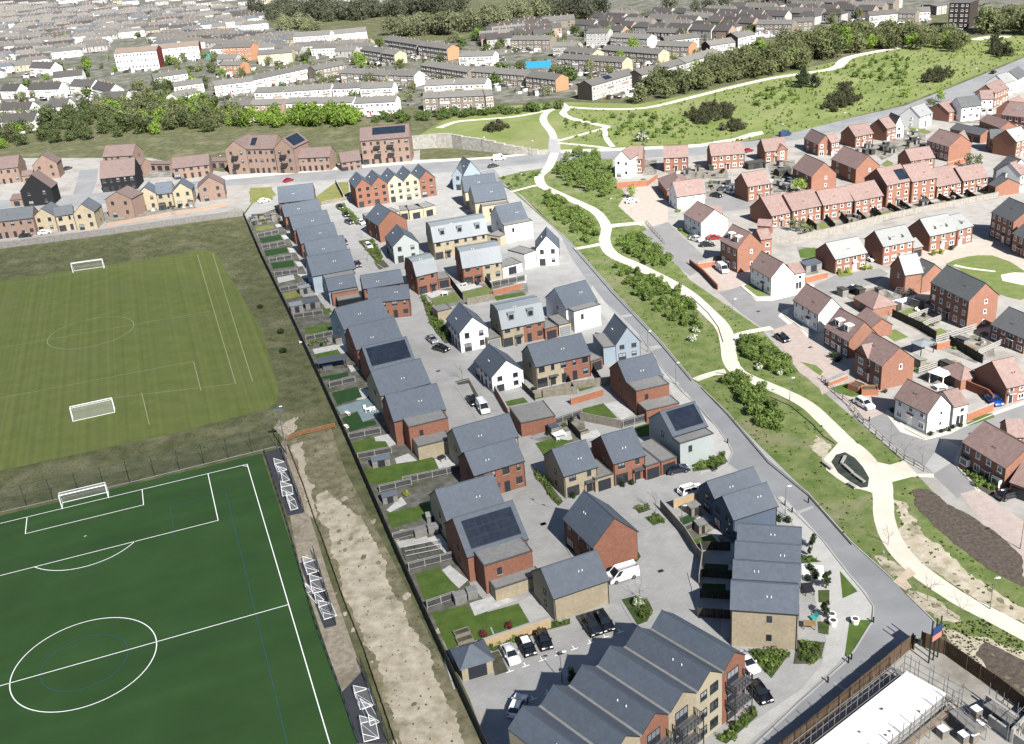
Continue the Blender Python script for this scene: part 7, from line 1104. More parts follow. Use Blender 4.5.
YARDS=[
([(97.4,365),(107.3,366.3),(97.4,331.4),(90.3,329.6)],0.3,'behind the cross gabled house',3.4),
([(93,340.6),(105.5,342.9),(101.5,325.8),(94.8,327.1)],0.3,'left of the white garage door gable',3.2),
([(130,376.1),(146.4,380.6),(141.6,364.3),(136.2,359.1)],0.3,'between the pink roofed houses by the far road',3.6),
([(91.1,296.9),(115.3,299.9),(123.5,302.8),(121.1,295.4),(106.4,288.8)],0.3,'below the four lower terrace houses',3.6),
([(114,297.7),(153,308.3),(150.5,302.3),(129.5,297.2)],0.3,'below the taller terrace houses',3.6),
([(60.9,366.1),(82.3,364.4),(80.1,352),(66.4,354.5)],-0.2,'below the wide brick pair',3.6),
([(71.8,348),(78.9,346.6),(76.9,334.2),(72.4,333.6)],-0.2,'beside the garage court',3.2),
([(158.8,396.2),(166.2,396.2),(149.4,354.1),(147.1,360.1)],0.2,'in front of the long brick house',3.6),
([(82.1,236.6),(91.9,236.4),(91.8,230.7),(84.5,224.8)],0.3,'round the hip roofed garage',3.4),
([(90.5,223.3),(99.7,226.5),(94.3,212.1),(97.8,208.4)],0.5,'behind the three storey terrace',3.6),
([(93.2,201),(102.3,205.4),(102.4,200.8),(96.6,194.1)],0.5,'of the planted garden',2.4),
([(83.2,193.7),(92.1,192.6),(91.1,185.5),(85.9,183.4)],0.4,'round the white gazebo',3),
([(-131.5,378.1),(-112.5,380.9),(-110.3,375.7),(-130.1,373.2)],0.1,'of the slate roofed trio',2.6),
([(4.2,180.5),(13,183.8),(12.8,175.4),(7.6,173.7)],0.4,'behind the two court houses',3.2),
([(-14.7,267.7),(-4.7,267.8),(-5.7,263.4),(-11,262.2)],0.3,'of the mansard patios',2.8),
([(-84.5,350.5),(-75.6,352.1),(-74.1,345.8),(-82.6,342.8)],0.4,'at the top of the garden row',2.2),
([(-51,236.2),(-39.3,235.9),(-38.5,230.4),(-47.5,230.3)],0.4,'above the patio pavilion',2.4)]
CLOUD=[
(-180,110,200),
(-180,110,220),
(-180,110,237),
(-180,110,254),
(-180,110,272)]
COVERS=[
(2.95,146.5,'drain cover in the court west of the freestanding red house'),
(19.92,130.7,'drain cover in the court by the white van'),
(2.95,146.5,'drain cover in the court beside the many panelled solar house'),
(-16.36,211.7,'drain cover in the middle street'),
(59.9,229.7,'drain cover on the bend of the side road'),
(65.5,206.8,'drain cover on the brick drive'),
(30.82,127.1,'drain cover at the curved kerb of the court'),
(3.16,114,'drain cover in the car park')]
TOWN=[
(-292,644),
(-231,661),
(-205,655),
(-123,583),
(-67,556),
(-4,531),
(36,528),
(69,529),
(99,590),
(154,645),
(194,755),
(57,798),
(-60,793),
(-203,921),
(-296,920),
(-333,742)]
# ------------------------------------------------------------------ ground
def poly_obj(name,pts,z,m,kind='structure'):
    me=bpy.data.meshes.new(name); v=[(x,y,z) for x,y in pts]
    tris=tessellate_polygon([[Vector(p) for p in v]])
    f=[]
    for t in tris:
        a,b,c=(v[i] for i in t)
        f.append(t if (b[0]-a[0])*(c[1]-a[1])-(b[1]-a[1])*(c[0]-a[0])>0 else t[::-1])
    me.from_pydata(v,[],f); me.materials.append(M[m]); me.update()
    o=new(name,me); o['kind']=kind; return o
poly_obj('ground',[(-3500,-300),(3500,-300),(3500,5000),(-3500,5000)],-.03,'rough')
LV=[0,.0,.012,.024,.036,.048,.06]
def ragged(pts,amp,rg):
    out=[]
    for (x0,y0),(x1,y1) in zip(pts,pts[1:]+pts[:1]):
        L=math.hypot(x1-x0,y1-y0); n=max(1,int(L/.55)); nx,ny=-(y1-y0)/max(L,.01),(x1-x0)/max(L,.01)
        for k in range(n): t=k/n; q=(x0+(x1-x0)*t)+.8*(y0+(y1-y0)*t); a=amp*(rg.gauss(0,.45)+1.3*math.sin(q*.43)+.9*math.sin(q*1.13+2)+.6*math.sin(q*2.3)); out.append((x0+(x1-x0)*t+nx*a,y0+(y1-y0)*t+ny*a))
    return out
rr_=random.Random(11)
for i,(name,m,lvl,pts) in enumerate(POLY):
    if pts is None: continue
    if name in('dry_patch','dry_bank','mulch_bed','bare_path'):
        if name in('dry_patch','dry_bank'):
            xs=[p[0] for p in pts]; ys=[p[1] for p in pts]; n=0
            while n<(70 if name=='dry_patch' else 25):
                x,y=rr_.uniform(min(xs)-2,max(xs)+2),rr_.uniform(min(ys)-2,max(ys)+4); n+=1; inside=pip(x,y,pts); q=rr_.uniform(.15,.6)
                near=any(math.hypot(x-a,y-b)<6 for a,b in pts)
                if not inside and not near: continue
                if not inside and (name=='dry_bank' or any(pip(x+dx,y+dy,p_) for dx,dy in((-2,0),(2,0),(0,2),(0,-2)) for n2,m2,l2,p_ in POLY if n2=='mown_pitch')): continue
                poly_obj('grass_patch' if inside else 'bare_patch',[(x+q*rr_.uniform(.5,1.3)*math.cos(t*.785),y+1.5*q*rr_.uniform(.5,1.3)*math.sin(t*.785)) for t in range(8)],LV[lvl]+.014+.0004*(n%20),'semi' if inside else 'dry')
        pts=ragged(pts,.3 if name!='mulch_bed' else .16,rr_)
    poly_obj(name,pts,LV[lvl]+.0006*(i%17),m)
# kerbs: raised edges beside the spine road
def ribbon(name,pts,wd,h,m,z=0,kind='structure'):
    mb=MB()
    for (x0,y0),(x1,y1) in zip(pts[:-1],pts[1:]):
        L=math.hypot(x1-x0,y1-y0); 
        if L<.05: continue
        ux,uy=(x1-x0)/L,(y1-y0)/L; nx,ny=-uy*wd/2,ux*wd/2
        A=[(x0+nx,y0+ny),(x0-nx,y0-ny),(x1-nx,y1-ny),(x1+nx,y1+ny)]
        mb.face([(*p,z+h) for p in A],m)
        for k in range(4): mb.face([(*A[k],z),(*A[(k+1)%4],z),(*A[(k+1)%4],z+h),(*A[k],z+h)],m)
    o=mb.build(name); o['kind']=kind; return o
for pts in KERB: ribbon('kerb',pts,.18,.12,'kerb',.02)
for pts in FLUSH: ribbon('kerb',pts,.22,.02,'kerb',.06)
for pts in EDGE: ribbon('path_edging',pts,.16,.12,'f_dark',.02)
# an unseen cloud, added high behind the camera: thin veils that dim the sun over the near half of the ground
def cloud():
    bm=bmesh.new(); H=620; off=sund*(H/sund.z)
    for gx,gy,r in CLOUD:
        bmesh.ops.create_icosphere(bm,subdivisions=5,radius=1,matrix=Matrix.Translation((gx+off.x,gy+off.y,H))@Matrix.Diagonal((r,r,r*.25,1)))
    me=bpy.data.meshes.new('cloud'); bm.to_mesh(me); bm.free(); me.materials.append(mc); me.polygons.foreach_set('use_smooth',[True]*len(me.polygons)); o=new('cloud',me); o['kind']='structure'
cloud()
# ------------------------------------------------------------------ sports pitch
PX,PY,PYAW,PW,PL=PITCH
pe=Vector((-math.cos(PYAW),-math.sin(PYAW))); pn=Vector((math.sin(PYAW),-math.cos(PYAW)))
def pit(a,b): q=Vector((PX,PY))+pe*a+pn*b; return (q.x,q.y)
poly_obj('sports_turf',[pit(-3.2,-3),pit(2*PW+4,-3),pit(2*PW+4,2*PL+4),pit(-3.2,2*PL+4)],.05,'turf3g')
def lines(name,segs,wd,m,z):
    mb=MB()
    for k_,(p,q) in enumerate(segs):
        zk=z+.0007*(k_%9)
        p=Vector(pit(*p));q=Vector(pit(*q)); u=(q-p); L=u.length
        if L<1e-4: continue
        u/=L; n=Vector((-u.y,u.x))*wd/2; p=p-u*wd/2*0.99; q=q+u*wd/2*0.99
        mb.face([(*(p+n),zk),(*(p-n),zk),(*(q-n),zk),(*(q+n),zk)],m)
    o=mb.build(name); o['kind']='structure'
K=PK
def arc(cx,cy,r,a0,a1,n): return [((cx+r*math.cos(a0+(a1-a0)*k/n),cy+r*math.sin(a0+(a1-a0)*k/n)),(cx+r*math.cos(a0+(a1-a0)*(k+1)/n),cy+r*math.sin(a0+(a1-a0)*(k+1)/n))) for k in range(n)]
W2=2*PW; LL=2*PL
seg=[((0,0),(W2,0)),((0,LL),(W2,LL)),((0,0),(0,LL)),((W2,0),(W2,LL)),((0,PL),(W2,PL))]
for y0,sg in ((0,1),(LL,-1)):
    for hw,dp in ((20.16*K,16.5*K),(9.16*K,5.5*K)):
        seg+=[((PW-hw,y0),(PW-hw,y0+sg*dp)),((PW+hw,y0),(PW+hw,y0+sg*dp)),((PW-hw,y0+sg*dp),(PW+hw,y0+sg*dp))]
    th0=math.acos(5.5/9.15); c=11*K
    seg+= [(((a[0]),y0+sg*a[1]),((b[0]),y0+sg*b[1])) for a,b in arc(PW,c,9.15*K,R(90)-th0,R(90)+th0,24)]
    seg+=[((PW-.15,y0+sg*c),(PW+.15,y0+sg*c))]
seg+=arc(PW,PL,9.15*K,0,2*math.pi,72)+[((0,1),(1,0)),((PW-.15,PL),(PW+.15,PL))]
lines('pitch_markings',seg,.14,'line',.066)
lines('pitch_markings',[((5,9),(5,LL-9)),((W2-5,9),(W2-5,LL-9)),((5,9),(15,9)),((15,9),(15,20)),((PW-6,PL-4),(PW+6,PL-4))][:4]+arc(PW,PL,5.5*K,0,6.2832,40),.1,'line_blue',.06)
mb=MB()
def gl(pts,wd=.17,z=.075,m='faint_line'):
    for (x0,y0),(x1,y1) in zip(pts[:-1],pts[1:]):
        L=math.hypot(x1-x0,y1-y0); ux,uy=(x1-x0)/L,(y1-y0)/L; nx,ny=-uy*wd/2,ux*wd/2
        mb.face([(x0+nx,y0+ny,z),(x0-nx,y0-ny,z),(x1-nx,y1-ny,z),(x1+nx,y1+ny,z)],m)
for pts in GRASSLINES: gl(pts)
o=mb.build('pitch_markings'); o['kind']='structure'
def goal(a,b,h,dp,label,grp,r=.09):
    a=Vector(a);b=Vector(b); L=(b-a).length; ang=math.atan2(b.y-a.y,b.x-a.x)
    t=new('football_goal',None,loc=(a.x,a.y,.05),rz=ang); tag(t,label,'goal',grp)
    for x in (0,L): m=MB(); m.bar((x,0,0),(x,0,h),r,'metal_white',6); m.build('post',t)
    m=MB(); m.bar((0,0,h),(L,0,h),r,'metal_white',6); m.build('crossbar',t)
    m=MB()
    for x in (0,L): m.bar((x,0,h),(x,dp*.5,h),r*.6,'metal_white'); m.bar((x,dp*.5,h),(x,dp,0),r*.6,'metal_white'); m.bar((x,0,0),(x,dp,0),r*.6,'metal_white')
    m.bar((0,dp,0),(L,dp,0),r*.6,'metal_white'); m.bar((0,dp*.5,h),(L,dp*.5,h),r*.5,'metal_white'); m.build('back_frame',t)
    m=MB(); m.face([(0,dp*.5,h),(L,dp*.5,h),(L,dp,0),(0,dp,0)],'net'); m.face([(0,0,h),(L,0,h),(L,dp*.5,h),(0,dp*.5,h)],'net')
    for x in (0.02,L-.02): m.face([(x,0,0),(x,dp,0),(x,dp*.5,h),(x,0,h)],'net')
    m.build('net',t)
for a,b,h,dp,label in GOALS: goal(a,b,h,dp,label,'full size football goals')
def small_goal(x,y,ang,L,h,dp,tilt,label):
    t=new('training_goal',None,loc=(x,y,.06),rot=(0,0,ang)); tag(t,label,'goal','portable goals stored beside the artificial pitch')
    m=MB(); r=.05
    if tilt:
        P=[(0,0,0),(L,0,0),(L,h,0),(0,h,0)]; Q=[(0,0,dp),(L,0,dp)]
    else:
        P=[(0,0,0),(L,0,0),(L,0,h),(0,0,h)]; Q=[(0,dp,0),(L,dp,0)]
    for k in range(4): m.bar(P[k],P[(k+1)%4],r,'metal_white',5)
    m.bar(P[3],Q[0],r*.7,'metal_white');m.bar(P[2],Q[1],r*.7,'metal_white');m.bar(Q[0],Q[1],r*.7,'metal_white');m.bar(P[0],Q[0],r*.7,'metal_white');m.bar(P[1],Q[1],r*.7,'metal_white'); m.bar(P[0],P[2],r*.5,'metal_white')
    m.build('frame',t); m=MB(); m.face([P[3],P[2],Q[1],Q[0]],'net'); m.face([P[0],P[3],Q[0]],'net'); m.face([P[1],P[2],Q[1]],'net'); m.build('net',t)
for a in SGOALS: small_goal(*a)
# ------------------------------------------------------------------ fences
FM=dict(dark='f_dark',grey='f_grey',grey2='f_grey2',board='f_board',panel='f_panel',hoard='f_hoard',white='f_white',brick='f_brick',bricktan='f_bricktan',brickdark='f_brickdark',brickbrown='f_brickbrown',rail='f_rail',rail3='f_red',wire='f_grey',dirtwall='f_dirt')
postcache={}
def fence(name,typ,h,pts,label):
    x0,y0=pts[0]; t=new(name,None,loc=(x0,y0,0)); tag(t,label,'wall' if 'brick' in typ else 'fence')
    m=MB(); mt=FM[typ]; posts=[]; pan=MB()
    for (ax,ay),(bx,by) in zip(pts[:-1],pts[1:]):
        L=math.hypot(bx-ax,by-ay); 
        if L<.2: continue
        ang=math.atan2(by-ay,bx-ax); T=Matrix.Translation((ax-x0,ay-y0,0))@Matrix.Rotation(ang,4,'Z')
        if 'brick' in typ:
            m.box(0,-.12,0,L,.12,h-.08,mt,T=T); pan.box(-.03,-.17,h-.08,L+.03,.17,h,'cap' if typ!='brickdark' else 'f_brickdark',T=T); continue
        n=max(1,round(L/(2.6 if L<60 else 3.2))); st=L/n
        for k in range(n+(1 if (bx,by)==pts[-1] else 0)): q=T@Vector((k*st,0,0)); posts.append((q.x,q.y,ang))
        if typ in ('rail','wire','rail3'):
            for z in ((.25,.55,.85) if typ!='wire' else (.45,.95)):
                m.box(0,-.04,z*h,L,.04,z*h+(.18 if typ!='wire' else .07)*h,mt,T=T)
        elif typ=='panel':
            m.box(0,-.02,.05,L,.02,h,'f_panel',T=T)  # shade painted into dark boards; rails and posts coloured pale as if sunlit
            for z in (.15,.85): pan.box(0,-.07,z*h,L,-.021,z*h+.07,'f_rail',T=T)
            pan.box(0,-.05,h,L,.04,h+.05,'f_rail',T=T)
        else:
            # boards with uneven tops
            nb=max(1,round(L/.9)); sb=L/nb
            for k in range(nb): m.box(k*sb+.01,-.03-.012*(k%2),.03,(k+1)*sb-.01,.03,h-rnd.random()*.08,mt,T=T)
            if typ in('board','grey','grey2'): pan.box(0,-.06,h,L,.06,h+.05,'f_rail' if typ=='board' else mt,T=T)
    m.build('brickwork' if 'brick' in typ else ('rails' if typ in('rail','wire','rail3') else 'boards'),t)
    if pan.f: pan.build('coping' if 'brick' in typ else 'top_rail',t)
    if posts and 'brick' not in typ:
        pm='f_rail' if typ in('panel','rail') else mt; key=(pm,h)
        if key not in postcache:
            q=MB(); q.box(-.06,-.09,0,.06,.07,h+.06,pm); postcache[key]=q.mesh('post')
        for px,py,a in posts[:100]: new('post',postcache[key],t,(px,py,0),a)
for a in FEN: fence(*a)
def ball_fence(name,pts,h,step,label,m='mesh_wire'):
    x0,y0=pts[0]; t=new(name,None,loc=(x0,y0,0)); tag(t,label,'fence')
    k_=('bf',h)
    if k_ not in postcache: q=MB(); q.bar((0,0,0),(0,0,h),.05,'metal_dark',5); postcache[k_]=q.mesh('post')
    mb=MB(); rl=MB(); cnt=0
    for (ax,ay),(bx,by) in zip(pts[:-1],pts[1:]):
        L=math.hypot(bx-ax,by-ay); n=max(1,round(L/step)); ax-=x0;bx-=x0;ay-=y0;by-=y0
        mb.face([(ax,ay,.05),(bx,by,.05),(bx,by,h),(ax,ay,h)],m); rl.bar((ax,ay,h),(bx,by,h),.035,'metal_dark'); rl.bar((ax,ay,.12),(bx,by,.12),.06,'metal_grey')
        for k in range(n+1):
            if cnt<100: new('post',postcache[k_],t,(ax+(bx-ax)*k/n,ay+(by-ay)*k/n,0)); cnt+=1
    mb.build('mesh_panel',t); rl.build('rail',t)
for a in BALLF: ball_fence(*a)
# ------------------------------------------------------------------ houses
wc={}
def win_mesh(w_,h_,fr,gl_,kind):
    k=(round(w_,1),round(h_,1),fr,gl_,kind)
    if k in wc: return wc[k]
    m=MB(); t=.09
    if kind=='door':
        m.box(-w_/2,-.06,0,w_/2,.02,h_,fr); m.box(-w_/2+t,-.09,0.02,w_/2-t,-.055,h_-t,gl_)
    else:
        m.box(-w_/2,-.07,0,-w_/2+t,.02,h_,fr); m.box(w_/2-t,-.07,0,w_/2,.02,h_,fr); m.box(-w_/2+t,-.07,0,w_/2-t,.02,t,fr); m.box(-w_/2+t,-.07,h_-t,w_/2-t,.02,h_,fr)
        nm=max(1,round(w_/.75))
        for q in range(1,nm): x=-w_/2+w_*q/nm; m.box(x-.035,-.06,t,x+.035,.02,h_-t,fr)
        if gl_=='glass': 
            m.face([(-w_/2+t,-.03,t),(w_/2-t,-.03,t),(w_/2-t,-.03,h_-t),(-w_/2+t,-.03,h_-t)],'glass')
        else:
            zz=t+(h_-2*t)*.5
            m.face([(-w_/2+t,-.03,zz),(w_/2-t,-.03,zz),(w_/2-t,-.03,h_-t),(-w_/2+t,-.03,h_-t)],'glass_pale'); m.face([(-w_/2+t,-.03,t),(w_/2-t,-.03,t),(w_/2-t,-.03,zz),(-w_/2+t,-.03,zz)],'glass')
        if kind=='win': m.box(-w_/2-.08,-.13,-.07,w_/2+.08,.0,0,fr if fr=='frame_white' else 'cap')
    me=m.mesh({'win':'window','door':'door','patio':'patio_door'}[kind]); wc[k]=me; return me
def wall_pos(i,s,L,d):
    return [((s,0),0),((L,s),R(90)),((L-s,d),R(180)),((0,d-s),R(-90))][i]
def prof_pts(o,W):
    he,hr=o['he'],o['hr']
    if o.get('prof','g')=='m': return [(0,he),(1.35,hr-.5),(W/2,hr),(W-1.35,hr-.5),(W,he)]
    return [(0,he),(W/2,hr),(W,he)]
def zprof(pp,t):
    for (a,za),(b,zb) in zip(pp[:-1],pp[1:]):
        if a<=t<=b: return za+(zb-za)*(t-a)/(b-a)
    return pp[0][1]
def roof_mesh(pp,a0,a1,pt,rm,th=.15,ov=.26,ve=.12,fm='fascia'):
    m=MB(); P=list(pp)
    (ta,za),(tb,zb)=P[0],P[1]; sl=(zb-za)/(tb-ta); P[0]=(ta-ov,za-ov*sl)
    (ta,za),(tb,zb)=P[-1],P[-2]; sl=(zb-za)/(ta-tb); P[-1]=(ta+ov,za-ov*sl)
    A0,A1=a0-ve,a1+ve
    for (t0,z0),(t1,z1) in zip(P[:-1],P[1:]):
        m.face([pt(A0,t0,z0+th),pt(A1,t0,z0+th),pt(A1,t1,z1+th),pt(A0,t1,z1+th)],rm)
        m.face([pt(A0,t0,z0+.02),pt(A1,t0,z0+.02),pt(A1,t1,z1+.02),pt(A0,t1,z1+.02)],fm)
        for A in (A0,A1): m.face([pt(A,t0,z0+.02),pt(A,t1,z1+.02),pt(A,t1,z1+th),pt(A,t0,z0+th)],fm)
    for t,z in (P[0],P[-1]): m.face([pt(A0,t,z+.02),pt(A1,t,z+.02),pt(A1,t,z+th),pt(A0,t,z+th)],fm)
    return m
def flat_block(parent,x0,y0,x1,y1,h,wm,name='extension',rim='fascia'):
    m=MB(); m.box(x0,y0,0,x1,y1,h-.12,wm); e=m.build(name,parent)
    m=MB(); m.box(x0-.06,y0-.06,h-.12,x1+.06,y1+(.06 if name!='extension' else 0),h-.02,rim,top='roof_flat')
    r=.14
    for (a,b,c,d_) in ((x0-.06,y0-.06,x1+.06,y0+r),(x0-.06,y0+r,x0+r,y1),(x1-r,y0+r,x1+.06,y1)): m.box(a,b,h-.02,c,d_,h+.08,'roof_dgrey' if rim=='fascia' else rim)
    m.build('flat_roof',e); return e
def add_windows(root,o,i,code,wl,ztop,n,st,L,d,front=False):
    fr='frame_white' if st=='R' else 'frame_dark'; fh=ztop/n
    def put(s,z,w_,h_,kind='win',g=None):
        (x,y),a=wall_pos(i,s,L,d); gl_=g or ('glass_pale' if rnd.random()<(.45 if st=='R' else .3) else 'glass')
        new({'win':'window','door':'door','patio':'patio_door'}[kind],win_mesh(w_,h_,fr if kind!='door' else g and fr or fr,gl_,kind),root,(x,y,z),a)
    wh=min(1.35,fh*.52)
    if code=='F':
        nc=max(2,round(wl/(2.7 if st!='R' else 2.5)))
        xs=[wl*(k+.5)/nc for k in range(nc)]
        for f_ in range(n):
            z=f_*fh+fh*.36
            for k,x in enumerate(xs):
                if f_==0:
                    if st=='R':
                        if (k==nc//2 if nc!=2 else k==0): put(x,.08,1.05,2.05,'door',rnd.choice(['door_dark','door_white','door_dark','door_red'] if 'red front' in o['l'] else ['door_dark','door_white','door_dark']))
                        else: put(x,z-.1,1.35,wh+.1)
                    else:
                        if k==0: put(x,.06,min(2.3,wl/nc-.2),min(2.1,fh-.25),'patio')
                        elif k==nc-1 and nc>2: put(x,z,1.2,wh)
                        else: put(x,.06,1.05,min(2.1,fh-.2),'door','door_dark')
                else: put(x,z,1.0 if st=='R' else (1.3 if k%2==0 else .75),wh)
    elif code in 'Gf':
        nc=2 if wl>5.2 else 1
        for f_ in range(n):
            for k in range(nc):
                x=wl*(k+.5)/nc; z=f_*fh+fh*.36
                if f_==0 and k==0: put(x,.06,min(1.7,wl/nc-.3),min(2.0,fh-.3),'patio','glass_pale' if rnd.random()<.6 else 'glass')
                else: put(x,z,1.1,wh)
    elif code=='g':
        for f_ in range(n):
            if n==2 and f_==0 and rnd.random()<.4: continue
            put(wl*.58,f_*fh+fh*.4,.7,wh*.8)
def house(o):
    L,d,he,hr=o['L'],o['d'],o['he'],o['hr']; ax=o['ax']; st=o['st']
    cat={'apartment_block':'apartment block','garage':'garage'}.get(o['name'],'house')
    root=new(o['name'],None,loc=(o['x'],o['y'],0),rz=o['r']); tag(root,o['l'],cat,o.get('grp') or {'C':'houses of the slate roofed estate','R':'houses of the red brick estate','L':'houses of the estate beyond the grass pitch'}[st])
    W=d if ax==0 else L; A=L if ax==0 else d
    pt=(lambda a,t,z:(a,t,z)) if ax==0 else (lambda a,t,z:(t,a,z))
    pp=prof_pts(o,W)
    def walls(a0,a1,wm,nm='walls'):
        m=MB()
        for a in (a0,a1): m.face([pt(a,0,0),*[pt(a,t,z-.005) for t,z in pp],pt(a,W,0)],wm)
        for t in (0,W): m.face([pt(a0,t,0),pt(a1,t,0),pt(a1,t,he-.005),pt(a0,t,he-.005)],wm)
        m.build(nm,root)
    wk=o['wall']; wmat_='wall_'+('redR' if wk=='red' and st=='R' else wk)
    if o.get('split'):
        walls(0,A/2-.01,'wall_'+o['split'][0]); walls(A/2+.01,A,'wall_'+o['split'][1])
    else: walls(0,A,wmat_)
    rm='roof_'+o['roof']
    rf=roof_mesh(pp,0,A,pt,rm).build('roof',root)
    m=MB(); m.bar(pt(-.12,W/2,hr+.15),pt(A+.12,W/2,hr+.15),.1,'ridge_t' if o['roof'] in('tile','tileb') else 'ridge',5); m.build('ridge_tiles',rf)
    sl=(pp[1][1]-pp[0][1])/(pp[1][0]-pp[0][0])
    for t in (-.3,W+.3):
        m=MB(); z=he-.26*sl+.1; m.bar(pt(-.1,t,z),pt(A+.1,t,z),.075,'fascia',5); m.build('gutter',root)
    for a,t in ((.12,-.09),(A-.12,-.09),(.12,W+.09),(A-.12,W+.09))[:2 if ax==0 else 4]:
        if o.get('ext') and ax==0: break
        m=MB(); m.bar(pt(a,t,0),pt(a,t,he-.1),.05,'fascia' if wk!='white' else 'fascia',4); m.build('downpipe',root)
    n=o.get('n') or (2 if he<7.4 else 3)
    codes=(o.get('w') or 'F g F g').split()
    wl=[L,d,L,d]
    for i in range(4):
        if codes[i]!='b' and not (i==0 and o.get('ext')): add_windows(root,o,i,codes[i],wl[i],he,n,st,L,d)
    for e in o.get('ext',[]):
        x0,x1,y0,y1,h,wk2=e; ex=flat_block(root,x0,y0,x1,y1-.01,h,'wall_'+('redR' if wk2=='red' and st=='R' else wk2))
        if h>4: 
            new('window',win_mesh(.8,1.2,'frame_dark','glass','win'),ex,(x0+(x1-x0)*.3,y0,h*.55))
    # porch canopies
    if st=='C' and ax==0 and not o.get('ext') and codes[0]=='F':
        nc=max(2,round(L/2.7)); x=L*(1.5)/nc
        m=MB(); m.box(x-1.0,-.95,2.25,x+1.0,-.01,2.4,'roof_dgrey'); m.box(x-1,-.95,0.03,x-.85,-.8,2.25,'frame_dark'); m.build('porch',root)
    if st=='R' and ax==0 and codes[0]=='F':
        nc=max(2,round(L/2.5)); x=L*((nc//2 if nc!=2 else 0)+.5)/nc
        m=MB(); m.face([(x-.8,-.7,2.25),(x+.8,-.7,2.25),(x+.8,-.02,2.55),(x-.8,-.02,2.55)],rm); m.box(x-.8,-.7,2.18,x+.8,-.02,2.24,'frame_white'); m.build('porch',root)
        if 'bay' in o['l'] and 'gabled' not in o['l']:
            for k in (0,nc-1):
                xx=L*(k+.5)/nc; m=MB(); m.box(xx-.85,-.7,0,xx+.85,-.01,.8,wmat_); m.box(xx-.85,-.7,.8,xx+.85,-.01,2.1,'frame_white'); m.box(xx-.72,-.73,.95,xx+.72,-.7,1.95,'glass'); m.box(xx-.9,-.75,2.1,xx+.9,-.01,2.22,'roof_dgrey'); m.build('bay_window',root)
    # roof fittings
    if ax==0 or st=='C':
        for k in range(0 if o.get('solar') else 1):
            a=A*(.3+.4*rnd.random()); 
            for q in (0,.55):
                t=W*(.16+.1*rnd.random()) if q==0 else t
                m=MB(); z=zprof(pp,t)+.1; x,y,_=pt(a+q,t,z); m.bar((x,y,z),(x,y,z+.27),.075,'vent' if st=='C' else 'fascia',6); m.build('roof_vent',root)
            if st!='C': break
    if o.get('solar'):
        u0,u1,v0,v1=o['solar']; m=MB(); sw=W/2; x0,x1=A*u0,A*u1; t0,t1=sw*v0,sw*v1
        side=1
        if 'two solar' in o['l']: side=-1
        nx=max(1,round((x1-x0)/1.05)); slope=math.hypot(1,sl); ny=max(1,round((t1-t0)*slope/1.7))
        def sp(x,t,h): 
            tt=t if side==1 else W-t
            return pt(x,tt,zprof(pp,tt)+.17+h)
        m.face([sp(x0-.05,t0-.04,.05),sp(x1+.05,t0-.04,.05),sp(x1+.05,t1+.04,.05),sp(x0-.05,t1+.04,.05)],'solar_line')
        dx=(x1-x0)/nx;dt=(t1-t0)/ny
        for i in range(nx):
            for j in range(ny): m.face([sp(x0+i*dx+.02,t0+j*dt+.02,.09),sp(x0+(i+1)*dx-.02,t0+j*dt+.02,.09),sp(x0+(i+1)*dx-.02,t0+(j+1)*dt-.02,.09),sp(x0+i*dx+.02,t0+(j+1)*dt-.02,.09)],'solar')
        m.build('solar_panel',root)
    dl=list(o.get('dorm',[])); gab=o.get('prof') in('gl','gl1')
    if gab: dl=[.3,.72] if o['prof']=='gl' else [.5]
    for u in dl:
        x=L*u; w_=1.5 if not gab else .9; t0=.9 if o.get('prof')=='m' else (W/2*.28); 
        if o.get('prof')=='m': zb=zprof(pp,.45); y0=.35; zt=zb+1.75; yb=W*.32
        else: y0=t0; zb=zprof(pp,y0); zt=zb+(1.45 if not gab else .9); yb=min(W/2,y0+(zt-zb)/sl)
        mt_='roof_metal' if st=='C' else ('frame_white' if not gab else 'roof_grey')
        m=MB()
        if gab:
            F=[(x-w_/2,y0,zb+.1),(x+w_/2,y0,zb+.1),(x,y0,zt)]; m.face(F,'fascia'); 
            m.face([F[0],F[2],(x,yb,zt+.02)],'roof_grey'); m.face([F[1],F[2],(x,yb,zt+.02)],'roof_grey'); m.build('roof_gablet',root)
        else:
            m.box(x-w_/2,y0,zb-.2,x+w_/2,yb,zt,mt_ if st=='C' else 'roof_tile'); m.box(x-w_/2,y0-.03,zb,x+w_/2,y0+.001,zt,mt_)
            m.box(x-w_/2-.12,y0-.15,zt,x+w_/2+.12,yb,zt+.12,'roof_metal' if st=='C' else 'frame_white'); dm=m.build('dormer',root)
            new('dormer_window',win_mesh(1.1,1.1,'frame_dark' if st=='C' else 'frame_white','glass','patio'),dm,(x,y0-.03,zb+.2))
    if o.get('prof') in('x','x2'):
        # cross gable over the front wall
        gx0,gx1=(L*.03,L*.5) if o['prof']=='x' else (L*.52,L*.99); gw=gx1-gx0; zt=he+gw/2*.95; yb=min(W/2,(zt-he)/sl+.3)
        m=MB(); m.face([(gx0,-.25,0),(gx1,-.25,0),(gx1,-.25,he),((gx0+gx1)/2,-.25,zt-.02),(gx0,-.25,he)],wmat_); m.face([(gx0,-.25,0),(gx0,-.25,he),(gx0,0.02,he),(gx0,.02,0)],wmat_); m.face([(gx1,-.25,0),(gx1,-.25,he),(gx1,.02,he),(gx1,.02,0)],wmat_); cg=m.build('cross_gable',root)
        g2=roof_mesh([(gx0,he),((gx0+gx1)/2,zt),(gx1,he)],-.25,yb,lambda a,t,z:(t,a,z),rm); g2.build('gable_roof',cg)
        for z in (he*.2,he*.62): new('window',win_mesh(1.5,1.25,'frame_white','glass_pale','win'),cg,((gx0+gx1)/2,-.25,z))
